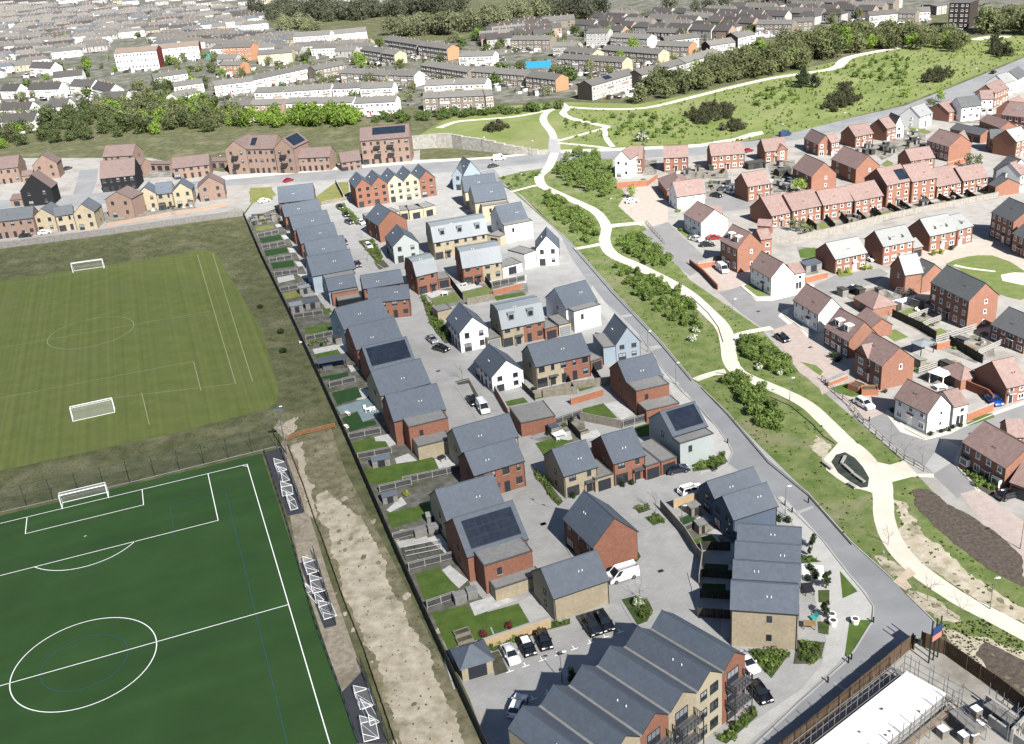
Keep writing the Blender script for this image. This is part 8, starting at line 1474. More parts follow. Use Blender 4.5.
    if 'skylight' in o['l'] and st=='R':
        for u in (.42,.56): 
            m=MB(); a0,a1=A*u,A*u+.8; m.face([pt(a0,W*.22,zprof(pp,W*.22)+.2),pt(a1,W*.22,zprof(pp,W*.22)+.2),pt(a1,W*.33,zprof(pp,W*.33)+.2),pt(a0,W*.33,zprof(pp,W*.33)+.2)],'glass_pale'); m.build('skylight',root)
    if 'black balconies' in o['l'] or 'round balconies' in o['l'] or 'two solar panels' in o['l']:
        xs=[L*.33,L*.6] if 'black' in o['l'] else [L*.45]
        for x in xs:
            for f_ in range(1 if 'black' not in o['l'] else 1,3):
                m=MB(); z=f_*he/3; m.box(x-1.2,-1.3,z-.15,x+1.2,-.02,z,'metal_dark'); m.box(x-1.2,-1.3,z,x+1.2,-1.25,z+1.05,'metal_dark'); m.box(x-1.2,-1.25,z,x-1.15,-.02,z+1.05,'metal_dark'); m.box(x+1.15,-1.25,z,x+1.2,-.02,z+1.05,'metal_dark'); m.build('balcony',root)
    return root
for o in HOUSES: house(o)
# saw tooth apartment block
def flats():
    x,y,r,ws,d,he,hr,walls_=APT
    root=new('apartment_block',None,loc=(x,y,0),rz=r); tag(root,'three storey flats with six saw tooth gables and black metal balconies','apartment block')
    X=0
    for k,w_ in enumerate(ws):
        x0,x1=X,X+w_; X=x1; xm=(x0+x1)/2; wm='wall_'+walls_[k]
        m=MB()
        for yy in (0,d): m.face([(x0+.005,yy,0),(x1-.005,yy,0),(x1-.005,yy,he),(xm,yy,hr-.01),(x0+.005,yy,he)],wm)
        for xs_ in (x0+.005,x1-.005): m.face([(xs_,0,0),(xs_,d,0),(xs_,d,he),(xs_,0,he)],wm)
        m.build('walls',root)
        m=MB(); th=.15
        for (ta,za,tb,zb) in ((x0,he,xm,hr),(xm,hr,x1,he)):
            ta+= .0; m.face([(ta,-.15,za+th),(tb,-.15,zb+th),(tb,d+.15,zb+th),(ta,d+.15,za+th)],'roof_slate')
            for yy in (-.15,d+.15): m.face([(ta,yy,za),(tb,yy,zb),(tb,yy,zb+th),(ta,yy,za+th)],'fascia')
            m.face([(ta,-.15,za+.01),(tb,-.15,zb+.01),(tb,d+.15,zb+.01),(ta,d+.15,za+.01)],'fascia')
        rf=m.build('roof',root)
        m=MB(); m.bar((xm,-.16,hr+.15),(xm,d+.16,hr+.15),.09,'ridge',5); m.build('ridge_tiles',rf)
        if k: 
            m=MB(); m.box(x0-.17,-.16,he+.05,x0+.17,d+.16,he+.29,'roof_flat'); m.build('valley_gutter',rf)
        for q in (0,1):
            m=MB(); yv=d*(.3+.12*q); zz=he+(hr-he)*.6; m.bar((x0+w_*.3,yv,zz),(x0+w_*.3,yv,zz+.35),.08,'vent',6)
            if k%2==0: m.build('roof_vent',root)
        bal=k in (1,3,5) or k==2
        for f_ in range(3):
            z=f_*he/3
            if k in (0,2,3,5):
                new('patio_door',win_mesh(2.2,2.05,'frame_dark','glass_pale','patio'),root,(xm-.2,0,z+.05))
                if f_>0:
                    b=MB(); b.box(x0+.5,-1.6,z-.12,x1-.5,-.02,z,'metal_grey'); bb=b.build('balcony',root); rr=MB()
                    for (a0,b0,a1,b1) in ((x0+.5,-1.6,x1-.5,-1.55),(x0+.5,-1.55,x0+.55,-.02),(x1-.55,-1.55,x1-.5,-.02)):
                        rr.box(a0,b0,z+1.0,a1,b1,z+1.06,'metal_dark')
                        nn_=6
                        for j in range(nn_): 
                            px_=a0+(a1-a0)*(j+.5)/nn_; py_=b0+(b1-b0)*(j+.5)/nn_; rr.box(px_-.05,py_-.02,z,px_+.05,py_+.02,z+1,'metal_dark')
                    rr.build('railing',bb)
            else:
                new('window',win_mesh(1.2,1.4,'frame_dark','glass_pale','win'),root,(x0+w_*.28,0,z+.8)); new('window',win_mesh(1.5,1.5,'frame_dark','glass','win'),root,(x0+w_*.68,0,z+.75))
            new('window',win_mesh(1.3,1.3,'frame_dark','glass','win'),root,(xm,d,z+.9),R(180))
        if k in (0,2,3,5):
            for xx in (x0+.55,x1-.55): m=MB(); m.bar((xx,-1.58,0),(xx,-1.58,2*he/3+1.05),.07,'metal_dark',5); m.build('balcony_post',root)
flats()
def flatgarage(name,wall,x,y,r,L,d,h,label,door,roof):
    t=new(name,None,loc=(x,y,0),rz=r); tag(t,label,'garage' if name=='garage' else 'outbuilding')
    W={'bricktan':'wall_tan','brick':'wall_red'}.get(wall,'wall_'+wall)
    flat_block(t,0,0,L,d,h,W,'walls')
    if door:
        dw=min(2.5,L-.5); m=MB(); m.box(L/2-dw/2,-.05,0,L/2+dw/2,.02,2.1,'frame_dark'); 
        for k in range(4): m.box(L/2-dw/2+.06,-.075,.06+k*.51,L/2+dw/2-.06,-.05,.06+k*.51+.45,'door_dark' if 'pale' not in label else 'roof_metal')
        m.build('garage_door',t)
for a in FLATB: flatgarage(*a)
def hipped(wall,roof,x,y,r,L,d,he,hr,label,kind):
    nm='garage' if kind!='x' else 'rear_wing'
    if 'bin store' in label: nm='bin_store'
    if 'porch' in label: nm='porch'
    t=new(nm,None,loc=(x,y,0),rz=r); tag(t,label,{'rear_wing':'house wing','bin_store':'bin store','porch':'porch'}.get(nm,'garage'))
    W={'bricktan':'wall_tan','brick':'wall_redR','brickdark':'wall_redR','brickbrown':'wall_brown'}.get(wall,'wall_'+wall); rm='roof_'+roof
    if kind=='hip':
        m=MB(); m.box(0,0,0,L,d,he,W); m.build('walls',t)
        m=MB(); o_=.3; z0=he-.1; q=min(L,d)/2; e=[(-o_,-o_,z0),(L+o_,-o_,z0),(L+o_,d+o_,z0),(-o_,d+o_,z0)]
        if L>=d: r0,r1=(q*.92,d/2,hr),(L-q*.92,d/2,hr); fs=[[e[0],e[1],r1,r0],[e[1],e[2],r1],[e[2],e[3],r0,r1],[e[3],e[0],r0]]
        else: r0,r1=(L/2,q*.92,hr),(L/2,d-q*.92,hr); fs=[[e[0],e[1],r0],[e[1],e[2],r1,r0],[e[2],e[3],r1],[e[3],e[0],r0,r1]]
        for f_ in fs: m.face(f_,rm)
        m.face(e,'fascia'); rf=m.build('roof',t)
        m=MB()
        for c in e: 
            nr=min((r0,r1),key=lambda p:(Vector(p)-Vector(c)).length); m.bar(c,nr,.07,'ridge' if roof=='slate' else 'ridge_t',4)
        m.bar(r0,r1,.08,'ridge' if roof=='slate' else 'ridge_t',4); m.build('ridge_tiles',rf)
        dw=min(2.6,L*.7); m=MB(); m.box(L/2-dw/2,-.06,0,L/2+dw/2,.02,2.0,'frame_dark'); m.box(L/2-dw/2+.08,-.09,.05,L/2-.02,-.06,1.9,'door_dark'); m.box(L/2+.02,-.09,.05,L/2+dw/2-.08,-.06,1.9,'door_dark'); m.build('door',t)
    else:
        ax=0 if (kind!='x' or L>d) else 1
        if kind=='x': ax=0
        Wd=d; A=L; pt=lambda a,tt,z:(a,tt,z); pp=[(0,he),(Wd/2,hr),(Wd,he)]; m=MB()
        for a in (0,A): m.face([pt(a,0,0),*[pt(a,q,z-.005) for q,z in pp],pt(a,Wd,0)],W)
        for q in (0,Wd): m.face([pt(0,q,0),pt(A,q,0),pt(A,q,he),pt(0,q,he)],W)
        m.build('walls',t); roof_mesh(pp,0,A,pt,rm).build('roof',t)
        if kind=='x': new('patio_door',win_mesh(1.8,2,'frame_white','glass','patio'),t,(L*.5,0,.06)); new('window',win_mesh(1,1,'frame_white','glass','win'),t,(L*.6,0,he*.62))
        elif nm=='garage':
            n=max(1,int(L/3.2))
            for k in range(n): 
                xx=L*(k+.5)/n; m=MB(); m.box(xx-1.15,-.05,0,xx+1.15,.02,2.0,'frame_dark'); m.box(xx-1.07,-.075,.05,xx+1.07,-.05,1.92,'door_dark'); m.build('garage_door',t)
for a in HIPS: hipped(*a)
# ------------------------------------------------------------------ background terraces
def bgblock(wall,ends,roof,x,y,r,L,d,he,hr,n,label):
    t=new('terrace_block' if n<4 else 'tower_block',None,loc=(x,y,0),rz=r); tag(t,label,'terrace' if n<3 else 'apartment block','terraces and blocks of the older town')
    pp=[(0,he),(d/2,hr),(d,he)]; pt=lambda a,q,z:(a,q,z); m=MB()
    for a in (0,L): m.face([pt(a,0,0),*[pt(a,q,z-.01) for q,z in pp],pt(a,d,0)],'wall_'+ends)
    for q in (0,d): m.face([pt(0,q,0),pt(L,q,0),pt(L,q,he),pt(0,q,he)],'wall_'+wall)
    m.build('walls',t); rf=roof_mesh(pp,0,L,pt,'roof_'+roof).build('roof',t)
    nu=max(1,round(L/5.5)); fh=he/n
    for k in range(nu):
        x0=L*k/nu; wu=L/nu
        if k and n<3: m=MB(); m.box(x0-.35,d/2-.25,hr-.2,x0+.35,d/2+.25,hr+.9,'wall_brick3'); m.build('chimney',rf)
        for f_ in range(n):
            for q in (.28,.72):
                kind='win'
                new('window',win_mesh(1.5 if q<.5 else 1.1,fh*.45,'frame_white','glass' if rnd.random()<.35 else 'glass_pale','win'),t,(x0+wu*q,0,f_*fh+fh*.32))
        if n<3: new('door',win_mesh(1,2,'frame_white',rnd.choice(['door_dark','door_white','door_red']),'door'),t,(x0+wu*.5,0,.02))
        if n<3 and k%2==0: m=MB(); m.box(x0+wu*.08,-.08,fh*.98,x0+wu*.92,-.01,fh*1.28,rnd.choice(['wall_tan3','wall_tan3','wall_cream','wall_brick3','wall_white'])); m.build('tile_hanging',t)
    if 'solar panel' in label: m=MB(); m.face([(L*.35,d*.12,zprof(pp,d*.12)+.25),(L*.5,d*.12,zprof(pp,d*.12)+.25),(L*.5,d*.42,zprof(pp,d*.42)+.25),(L*.35,d*.42,zprof(pp,d*.42)+.25)],'solar'); m.build('solar_panel',t)
for a in BG: bgblock(*a)
# far rows: one mesh per small house
def far_mesh(L,d,he,hr,wm,rm,hip):
    m=MB(); pp=[(0,he),(d/2,hr),(d,he)]
    for q in (0,d): m.face([(0,q,0),(L,q,0),(L,q,he),(0,q,he)],wm)
    if hip:
        for a in (0,L): m.face([(a,0,0),(a,d,0),(a,d,he),(a,0,he)],wm)
        e=[(-.3,-.3,he),(L+.3,-.3,he),(L+.3,d+.3,he),(-.3,d+.3,he)]; r0,r1=(d*.42,d/2,hr),(L-d*.42,d/2,hr)
        for f_ in ([e[0],e[1],r1,r0],[e[1],e[2],r1],[e[2],e[3],r0,r1],[e[3],e[0],r0]): m.face(f_,rm)
    else:
        for a in (0,L): m.face([(a,0,0),(a,0,he),(a,d/2,hr),(a,d,he),(a,d,0)],wm)
        m.face([(-.2,-.3,he-.1),(L+.2,-.3,he-.1),(L+.2,d/2,hr+.1),(-.2,d/2,hr+.1)],rm); m.face([(-.2,d+.3,he-.1),(L+.2,d+.3,he-.1),(L+.2,d/2,hr+.1),(-.2,d/2,hr+.1)],rm)
    for k in range(2,int(L/5)+1):
        m.box(L*k/(int(L/5)+1)-.4,d/2-.3,hr-.4,L*k/(int(L/5)+1)+.4,d/2+.3,hr+1,'wall_brick3')
    nw=max(2,int(L/3))
    for k in range(nw):
        for z in ((.8,) if he<3.6 else (.8,he*.58)):
            xx=L*(k+.5)/nw; m.box(xx-.5,-.05,z,xx+.5,.01,z+1.1,'glass_pale' if (k+int(z))%3 else 'glass')
    return m.mesh('terrace_house')
FMS=dict(w=[far_mesh(L,8,he,he+2.6,wm,rm,hp) for L,he,wm,rm,hp in ((16,4.2,'wall_dull','roof_grey3',0),(24,5.2,'wall_white','roof_grey3',1),(20,4.6,'wall_white','roof_grey2',1),(12,4.6,'wall_cream','roof_grey3',0),(26,4.4,'wall_dull','roof_dark3',0))],
         d=[far_mesh(L,8,he,he+3,wm,rm,hp) for L,he,wm,rm,hp in ((12,5.2,'wall_brick3','roof_dark3',0),(18,5.2,'wall_dull','roof_dark3',0),(24,5.4,'wall_tan3','roof_grey3',0),(14,5.2,'wall_dull','roof_dark3',1))])
solid=[]  # footprints, so that trees and clutter keep clear
for b in BG: solid.append((b[3],b[4],b[5],b[6],b[7]))
def clear(x,y,mrg=6):
    for (bx,by,r,L,d) in solid:
        dx,dy=x-bx,y-by; c,s=math.cos(r),math.sin(r); u,v=dx*c+dy*s,-dx*s+dy*c
        if -mrg<u<L+mrg and -mrg<v<d+mrg: return False
    return True
clut=[]
for poly,ang,sp,wk,nmax,label,grp in REG:
    c,s=math.cos(ang),math.sin(ang); us=[x*c+y*s for x,y in poly]; vs_=[-x*s+y*c for x,y in poly]; cnt=0; cand=[]
    v=min(vs_); row=0
    while v<max(vs_):
        u=min(us)+rnd.random()*15; row+=1
        while u<max(us):
            me=rnd.choice(FMS[wk]); L=me.vertices[1].co.x; x,y=u*c-v*s,u*s+v*c; xm,ym=(u+L/2)*c-v*s,(u+L/2)*s+v*c
            if pip(xm,ym,poly) and clear(x,y) and clear(xm,ym) and clear(xm+(xm-x),ym+(ym-y)): cand.append((x,y,ang,me,L))
            u+=L+ (1.2 if rnd.random()<.72 else 9)
        v+=sp*(.42 if row%2 else .58)*1.0
    cand.sort(key=lambda q:q[1]); 
    if len(cand)>nmax:
        st=len(cand)/nmax if 'tiny' in label else 1; cand=[cand[int(i*st)] for i in range(nmax)] if st>1 else cand
    near,rest=cand[:nmax],cand[nmax:]
    for x,y,a,me,L in near:
        o=new('terrace_house',me,loc=(x,y,0),rz=a+R(rnd.uniform(-2,2))); tag(o,label,'house',grp); solid.append((x,y,a,L,8))
        for k in range(3): clut.append((x+rnd.uniform(0,L)*c+rnd.uniform(5,13)*s,y+rnd.uniform(0,L)*s-rnd.uniform(5,13)*c,a))
    if rest:
        mm=bpy.data.meshes.new('far_roofs'); bm=bmesh.new()
        mats=[]
        for x,y,a,me,L in rest:
            k0=len(bm.verts); T=Matrix.Translation((x,y,0))@Matrix.Rotation(a,4,'Z'); vv=[bm.verts.new(T@q.co) for q in me.vertices]
            off=[]
            for mt in me.materials:
                if mt not in mats: mats.append(mt)
                off.append(mats.index(mt))
            for p in me.polygons:
                f_=bm.faces.new([vv[i] for i in p.vertices]); f_.material_index=off[p.material_index]
            solid.append((x,y,a,L,8))
        bm.to_mesh(mm); bm.free(); [mm.materials.append(q) for q in mats]
        o=new('far_roofs',mm); tag(o,'mass of tiny pale roofs fading towards the top edge','houses',None,'stuff')
# sheds, vans and garden bits between the old terraces read as one busy mass
mb=MB()
for b in BG:
    _,_,_,x,y,r,L,d,he,hr,n,l=b
    for k in range(int(L/.9)): 
        u=rnd.uniform(0,L); v=rnd.choice([-1,-1,1])*rnd.uniform(2.5,13); v=v+d if v>0 else v; clut.append((x+u*math.cos(r)-v*math.sin(r),y+u*math.sin(r)+v*math.cos(r),r))
for x,y,a in clut:
    w_,d_,h_=rnd.uniform(.8,2.8),rnd.uniform(.8,2.4),rnd.uniform(.6,2.2); T=Matrix.Translation((x,y,0))@Matrix.Rotation(a+rnd.choice([0,1.57])+rnd.uniform(-.15,.15),4,'Z')
    mb.box(-w_/2,-d_/2,0,w_/2,d_/2,h_,rnd.choice(['wall_white','wall_dark3','f_grey','f_grey2','roof_grey3','black','white','f_dark','wall_tan3','paint_grey']),top=rnd.choice(['roof_dark3','white','roof_flat','bed','f_white']),T=T)
o=mb.build('garden_clutter'); tag(o,'sheds and garden things crowded behind the old terraces','garden clutter',None,'stuff')
# ------------------------------------------------------------------ vegetation
def crown(name,mt,h,r,zc,leaf,n,ncl,fl=1.0,seed=0,mt2=None,p2=0):
    rg=random.Random(seed); m=MB(); rz=h*(1-zc)/1.0*.5 if False else (h-zc)
    cl=[]
    for k in range(ncl):
        while True:
            p=Vector((rg.uniform(-1,1),rg.uniform(-1,1),rg.uniform(-.75,1)))
            if .25<p.length<1: break
        cr=rg.uniform(.28,.5); cl.append((Vector((p.x*r*.72,p.y*r*.72,zc+p.z*(h-zc)*.72)),cr*r))
    cl.append((Vector((0,0,zc)),r*.6))
    for k in range(n):
        c,cr=cl[rg.randrange(len(cl))]
        d=Vector((rg.gauss(0,1),rg.gauss(0,1),rg.gauss(.15,1))); d.normalize()
        p=c+Vector((d.x*cr,d.y*cr,d.z*cr*fl))*rg.uniform(.72,1.08)
        if p.z<.05: p.z=rg.uniform(.05,.3)
        nn=(d+Vector((rg.gauss(0,.4),rg.gauss(0,.4),rg.gauss(.2,.4)))).normalized(); u=nn.orthogonal().normalized(); a=rg.random()*6.28; v=nn.cross(u); u2=u*math.cos(a)+v*math.sin(a); v2=nn.cross(u2)
        s=leaf*rg.uniform(.6,1.35); 
        m.face([p-u2*s,p-v2*s*.6,p+u2*s,p+v2*s*.6],mt2 if (mt2 and rg.random()<p2) else mt)
    return m.mesh(name)
def trunk(h,r,zc,seed):
    rg=random.Random(seed); m=MB(); m.bar((0,0,0),(0,0,zc*.7),.035*h,'bark',6,.024*h)
    for k in range(5):
        a=k*1.3+rg.random(); z0=zc*rg.uniform(.35,.7); m.bar((0,0,z0),(math.cos(a)*r*.55,math.sin(a)*r*.55,zc+(h-zc)*rg.uniform(0,.5)),.017*h,'bark',4,.006*h)
    m.bar((0,0,zc*.7),(0,0,zc+(h-zc)*.5),.024*h,'bark',5,.006*h)
    return m.mesh('trunk')
KIND=dict( # h, r, zc, leaf, n, clumps, material
 tree=(3.6,1.5,1.9,.20,520,14,'tree'),bush=(1.9,1.15,.75,.17,420,11,'bush'),gorse=(2.8,2.0,.9,.28,330,10,'gorse'),conifer=(7,2.4,3.0,.36,420,12,'conifer'),
 dark=(8,4.2,3.4,.45,700,20,'dark'),olive=(9,4.0,3.9,.45,700,20,'olive'),bright=(8,4.0,3.4,.42,800,20,'bright'),hedge=(4,2.6,1.5,.34,480,14,'hedge'),mixed=(11,5,4.6,.5,800,22,'mixed'),
 round=(16,8,6.8,.7,1000,24,'round'),darkbig=(16,9,6.6,.75,950,22,'darkbig'),low=(.8,.7,.3,.11,200,7,'bush'),lime=(4.6,2.2,2.4,.24,520,13,'lime'),bushy=(4.6,2.3,2.2,.26,480,12,'bushy'),column=(3,.75,1.5,.16,380,10,'column'))
VAR={}
for k,(h,r,zc,lf,n,nc,mt) in KIND.items():
    VAR[k]=[(crown('crown',"leaf_"+mt,h,r,zc,lf,n,nc,seed=hash(k)%97+q if False else sum(map(ord,k))+q*13,fl=1.2 if k in('column','conifer') else 1),trunk(h,r,zc,q),h) for q in range(4)]
PLANTED=[]
def plant(kind,x,y,h,label,grp): PLANTED.append((kind,x,y,h,label,grp))
def plant_all():
    trees=[p for p in PLANTED if p[0] not in('bush','gorse','low')]
    trees.sort(key=lambda p:-p[3]/math.hypot(p[1],p[2])); keep=set(map(id,trees[:285])); rest={}
    for p in PLANTED:
        kind,x,y,h,label,grp=p; cr,tk,h0=VAR[kind][rnd.randrange(4)]; s=h/h0; sx,sy=s*rnd.uniform(.86,1.18),s*rnd.uniform(.86,1.18); a=rnd.random()*6.28
        if kind in('bush','gorse','low'):
            o=new({'bush':'shrub','gorse':'gorse_bush','low':'bedding_plant'}[kind],cr,loc=(x,y,0),rot=(0,0,a)); o.scale=(sx,sy,s); tag(o,label,'shrub' if kind!='low' else 'bedding plant',grp)
        elif id(p) in keep:
            o=new({'conifer':'evergreen_tree'}.get(kind,'tree'),None,loc=(x,y,0),rot=(0,0,a)); o.scale=(sx,sy,s); tag(o,label,'tree',grp); new('crown',cr,o); new('trunk',tk,o)
        else: rest.setdefault(kind,[]).append((cr,Matrix.Translation((x,y,0))@Matrix.Rotation(a,4,'Z')@Matrix.Diagonal((sx,sy,s,1))))
    bm=bmesh.new(); mats=[]
    for kind,L in rest.items():
        for cr,T in L:
            k0=len(bm.faces); me=cr.copy(); me.transform(T); bm.from_mesh(me); bpy.data.meshes.remove(me); bm.faces.ensure_lookup_table()
            if cr.materials[0] not in mats: mats.append(cr.materials[0])
            mi=mats.index(cr.materials[0])
            for f_ in bm.faces[k0:]: f_.material_index=mi
    me=bpy.data.meshes.new('woodland'); bm.to_mesh(me); bm.free(); [me.materials.append(q) for q in mats]
    tag(new('woodland',me),'far off woodland and tree belt that reads as one green mass','woodland',None,'stuff')
def scatter(poly,sp,cap=400):
    xs=[p[0] for p in poly]; ys=[p[1] for p in poly]; out=[]; y=min(ys); r=0
    while y<max(ys):
        x=min(xs)+(sp/2 if r%2 else 0); r+=1
        while x<max(xs):
            q=(x+rnd.uniform(-.38,.38)*sp,y+rnd.uniform(-.38,.38)*sp)
            if pip(*q,poly): out.append(q)
            x+=sp
        y+=sp*.87
    rnd.shuffle(out); return out[:cap]
ntree=0
for kind,h,sp,poly,label,grp in THK:
    if kind=='low':
        for x,y in scatter(poly,sp,40): plant('low',x,y,h*rnd.uniform(.7,1.3),label,grp)
    elif kind=='bush' and sp<2.5:
        for i,(x,y) in enumerate(scatter(poly,sp*.95,75)): plant('bush' if rnd.random()<.88 else 'tree',x,y,h*rnd.uniform(.7,1.35),label,grp); ntree+=1
    else:
        for x,y in scatter(poly,sp*1.12,90):
            kk=kind
            if kind in('mixed','olive','dark') and rnd.random()<.3: kk=rnd.choice(['olive','mixed','bright','dark'])
            plant(kk,x,y,h*rnd.uniform(.72,1.25),label,grp); ntree+=1
# town trees between the rows
k=0
while k<900:
    poly=rnd.choice(REG[:1]+REG[2:]+[(TOWN,)]*4)[0]; xs=[p[0] for p in poly]; ys=[p[1] for p in poly]; x,y=rnd.uniform(min(xs),max(xs)),rnd.uniform(min(ys),min(max(ys),1250))
    k+=1
    if pip(x,y,poly) and clear(x,y,1): plant(rnd.choice(['dark','olive','mixed','hedge','bright','round']),x,y,rnd.uniform(3.5,9),'small town tree standing among the crowded far roofs','trees among the far roofs')
for kind,x,y,h,label in TREES:
    if kind!='bare': plant(kind,x,y,h,label,None)
plant_all()
for kind,x,y,h,label in TREES:
    if kind!='bare': continue
    rg=random.Random(int(x*10)); m=MB(); m.bar((0,0,0),(0,0,h*.45),.05,'twig',5,.035); 
    o=new('bare_tree',None,loc=(x,y,0)); tag(o,label,'tree'); m.build('trunk',o); m=MB()
    def br(p,d,L,r,n):
        q=p+d*L; m.bar(p,q,r,'twig',3,r*.6)
        if n: 
            for _ in range(3): br(q if _ else p+d*L*.6,(d+Vector((rg.gauss(0,.5),rg.gauss(0,.5),rg.gauss(.1,.3)))).normalized(),L*.62,r*.6,n-1)
    for _ in range(4): br(Vector((0,0,h*(.3+.05*_))),Vector((rg.gauss(0,.5),rg.gauss(0,.5),.9)).normalized(),h*.3,.03,2)
    m.build('crown',o); 
BV={k:crown('clipped_bush','leaf_'+mt,1.5,1,.6,.15,420,10,seed=5+i,mt2=mt2,p2=.45 if mt2 else 0) for i,(k,mt,mt2) in enumerate([('clip','clip',None),('white','blossom','leaf_bush'),('yellow','yellow',None),('red','red',None),('green','bush',None)])}
for x,y,r,label,grp in BUSHES:
    k='white' if ('blossom' in label or 'flower' in label) else ('yellow' if 'yellow' in label or 'bright hedge' in label else ('red' if 'red leaved' in label else ('clip' if ('dark' in label or 'clipped' in label or 'box' in label or 'round' in label) else 'green')))
    o=new('bush',BV[k],loc=(x,y,0),rot=(0,0,rnd.random()*6)); o.scale=(r,r,r*.95); tag(o,label,'bush',grp)
# rough grass tufts
avoid=[p for n_,m_,l_,p in POLY if p and m_ in('asphalt','asphalt2','cream','block','block2','paving','slab','tanpath','pond','mown','mulch','rubber')]
avb=[(min(q[0] for q in p),max(q[0] for q in p),min(q[1] for q in p),max(q[1] for q in p),p) for p in avoid]
def tufts(name,poly,n,mats,s):
    mb=MB(); xs=[p[0] for p in poly]; ys=[p[1] for p in poly]; c=0; t=0
    while c<n and t<n*6:
        t+=1; x,y=rnd.uniform(min(xs),max(xs)),rnd.uniform(min(ys),max(ys))
        if not pip(x,y,poly): continue
        if any(a<x<b and c_<y<d and pip(x,y,p) for a,b,c_,d,p in avb): continue
        c+=1; mt=rnd.choice(mats); sz=s*rnd.uniform(.5,1.6)
        for q in range(3):
            a=rnd.random()*6.28; w_=sz*.5; dx,dy=math.cos(a)*w_,math.sin(a)*w_; lx,ly=rnd.uniform(-.3,.3)*sz,rnd.uniform(-.3,.3)*sz
            mb.face([(x-dx,y-dy,0),(x+dx,y+dy,0),(x+dx*.4+lx,y+dy*.4+ly,sz*.8),(x-dx*.6+lx,y-dy*.6+ly,sz*.7)],mt)
    o=mb.build(name); tag(o,'rough grass tufts on the unmown banks','grass',None,'stuff')
for nm,poly,n,mats,s in TUFTS: tufts(nm,poly,n,['leaf_'+q for q in mats],s)
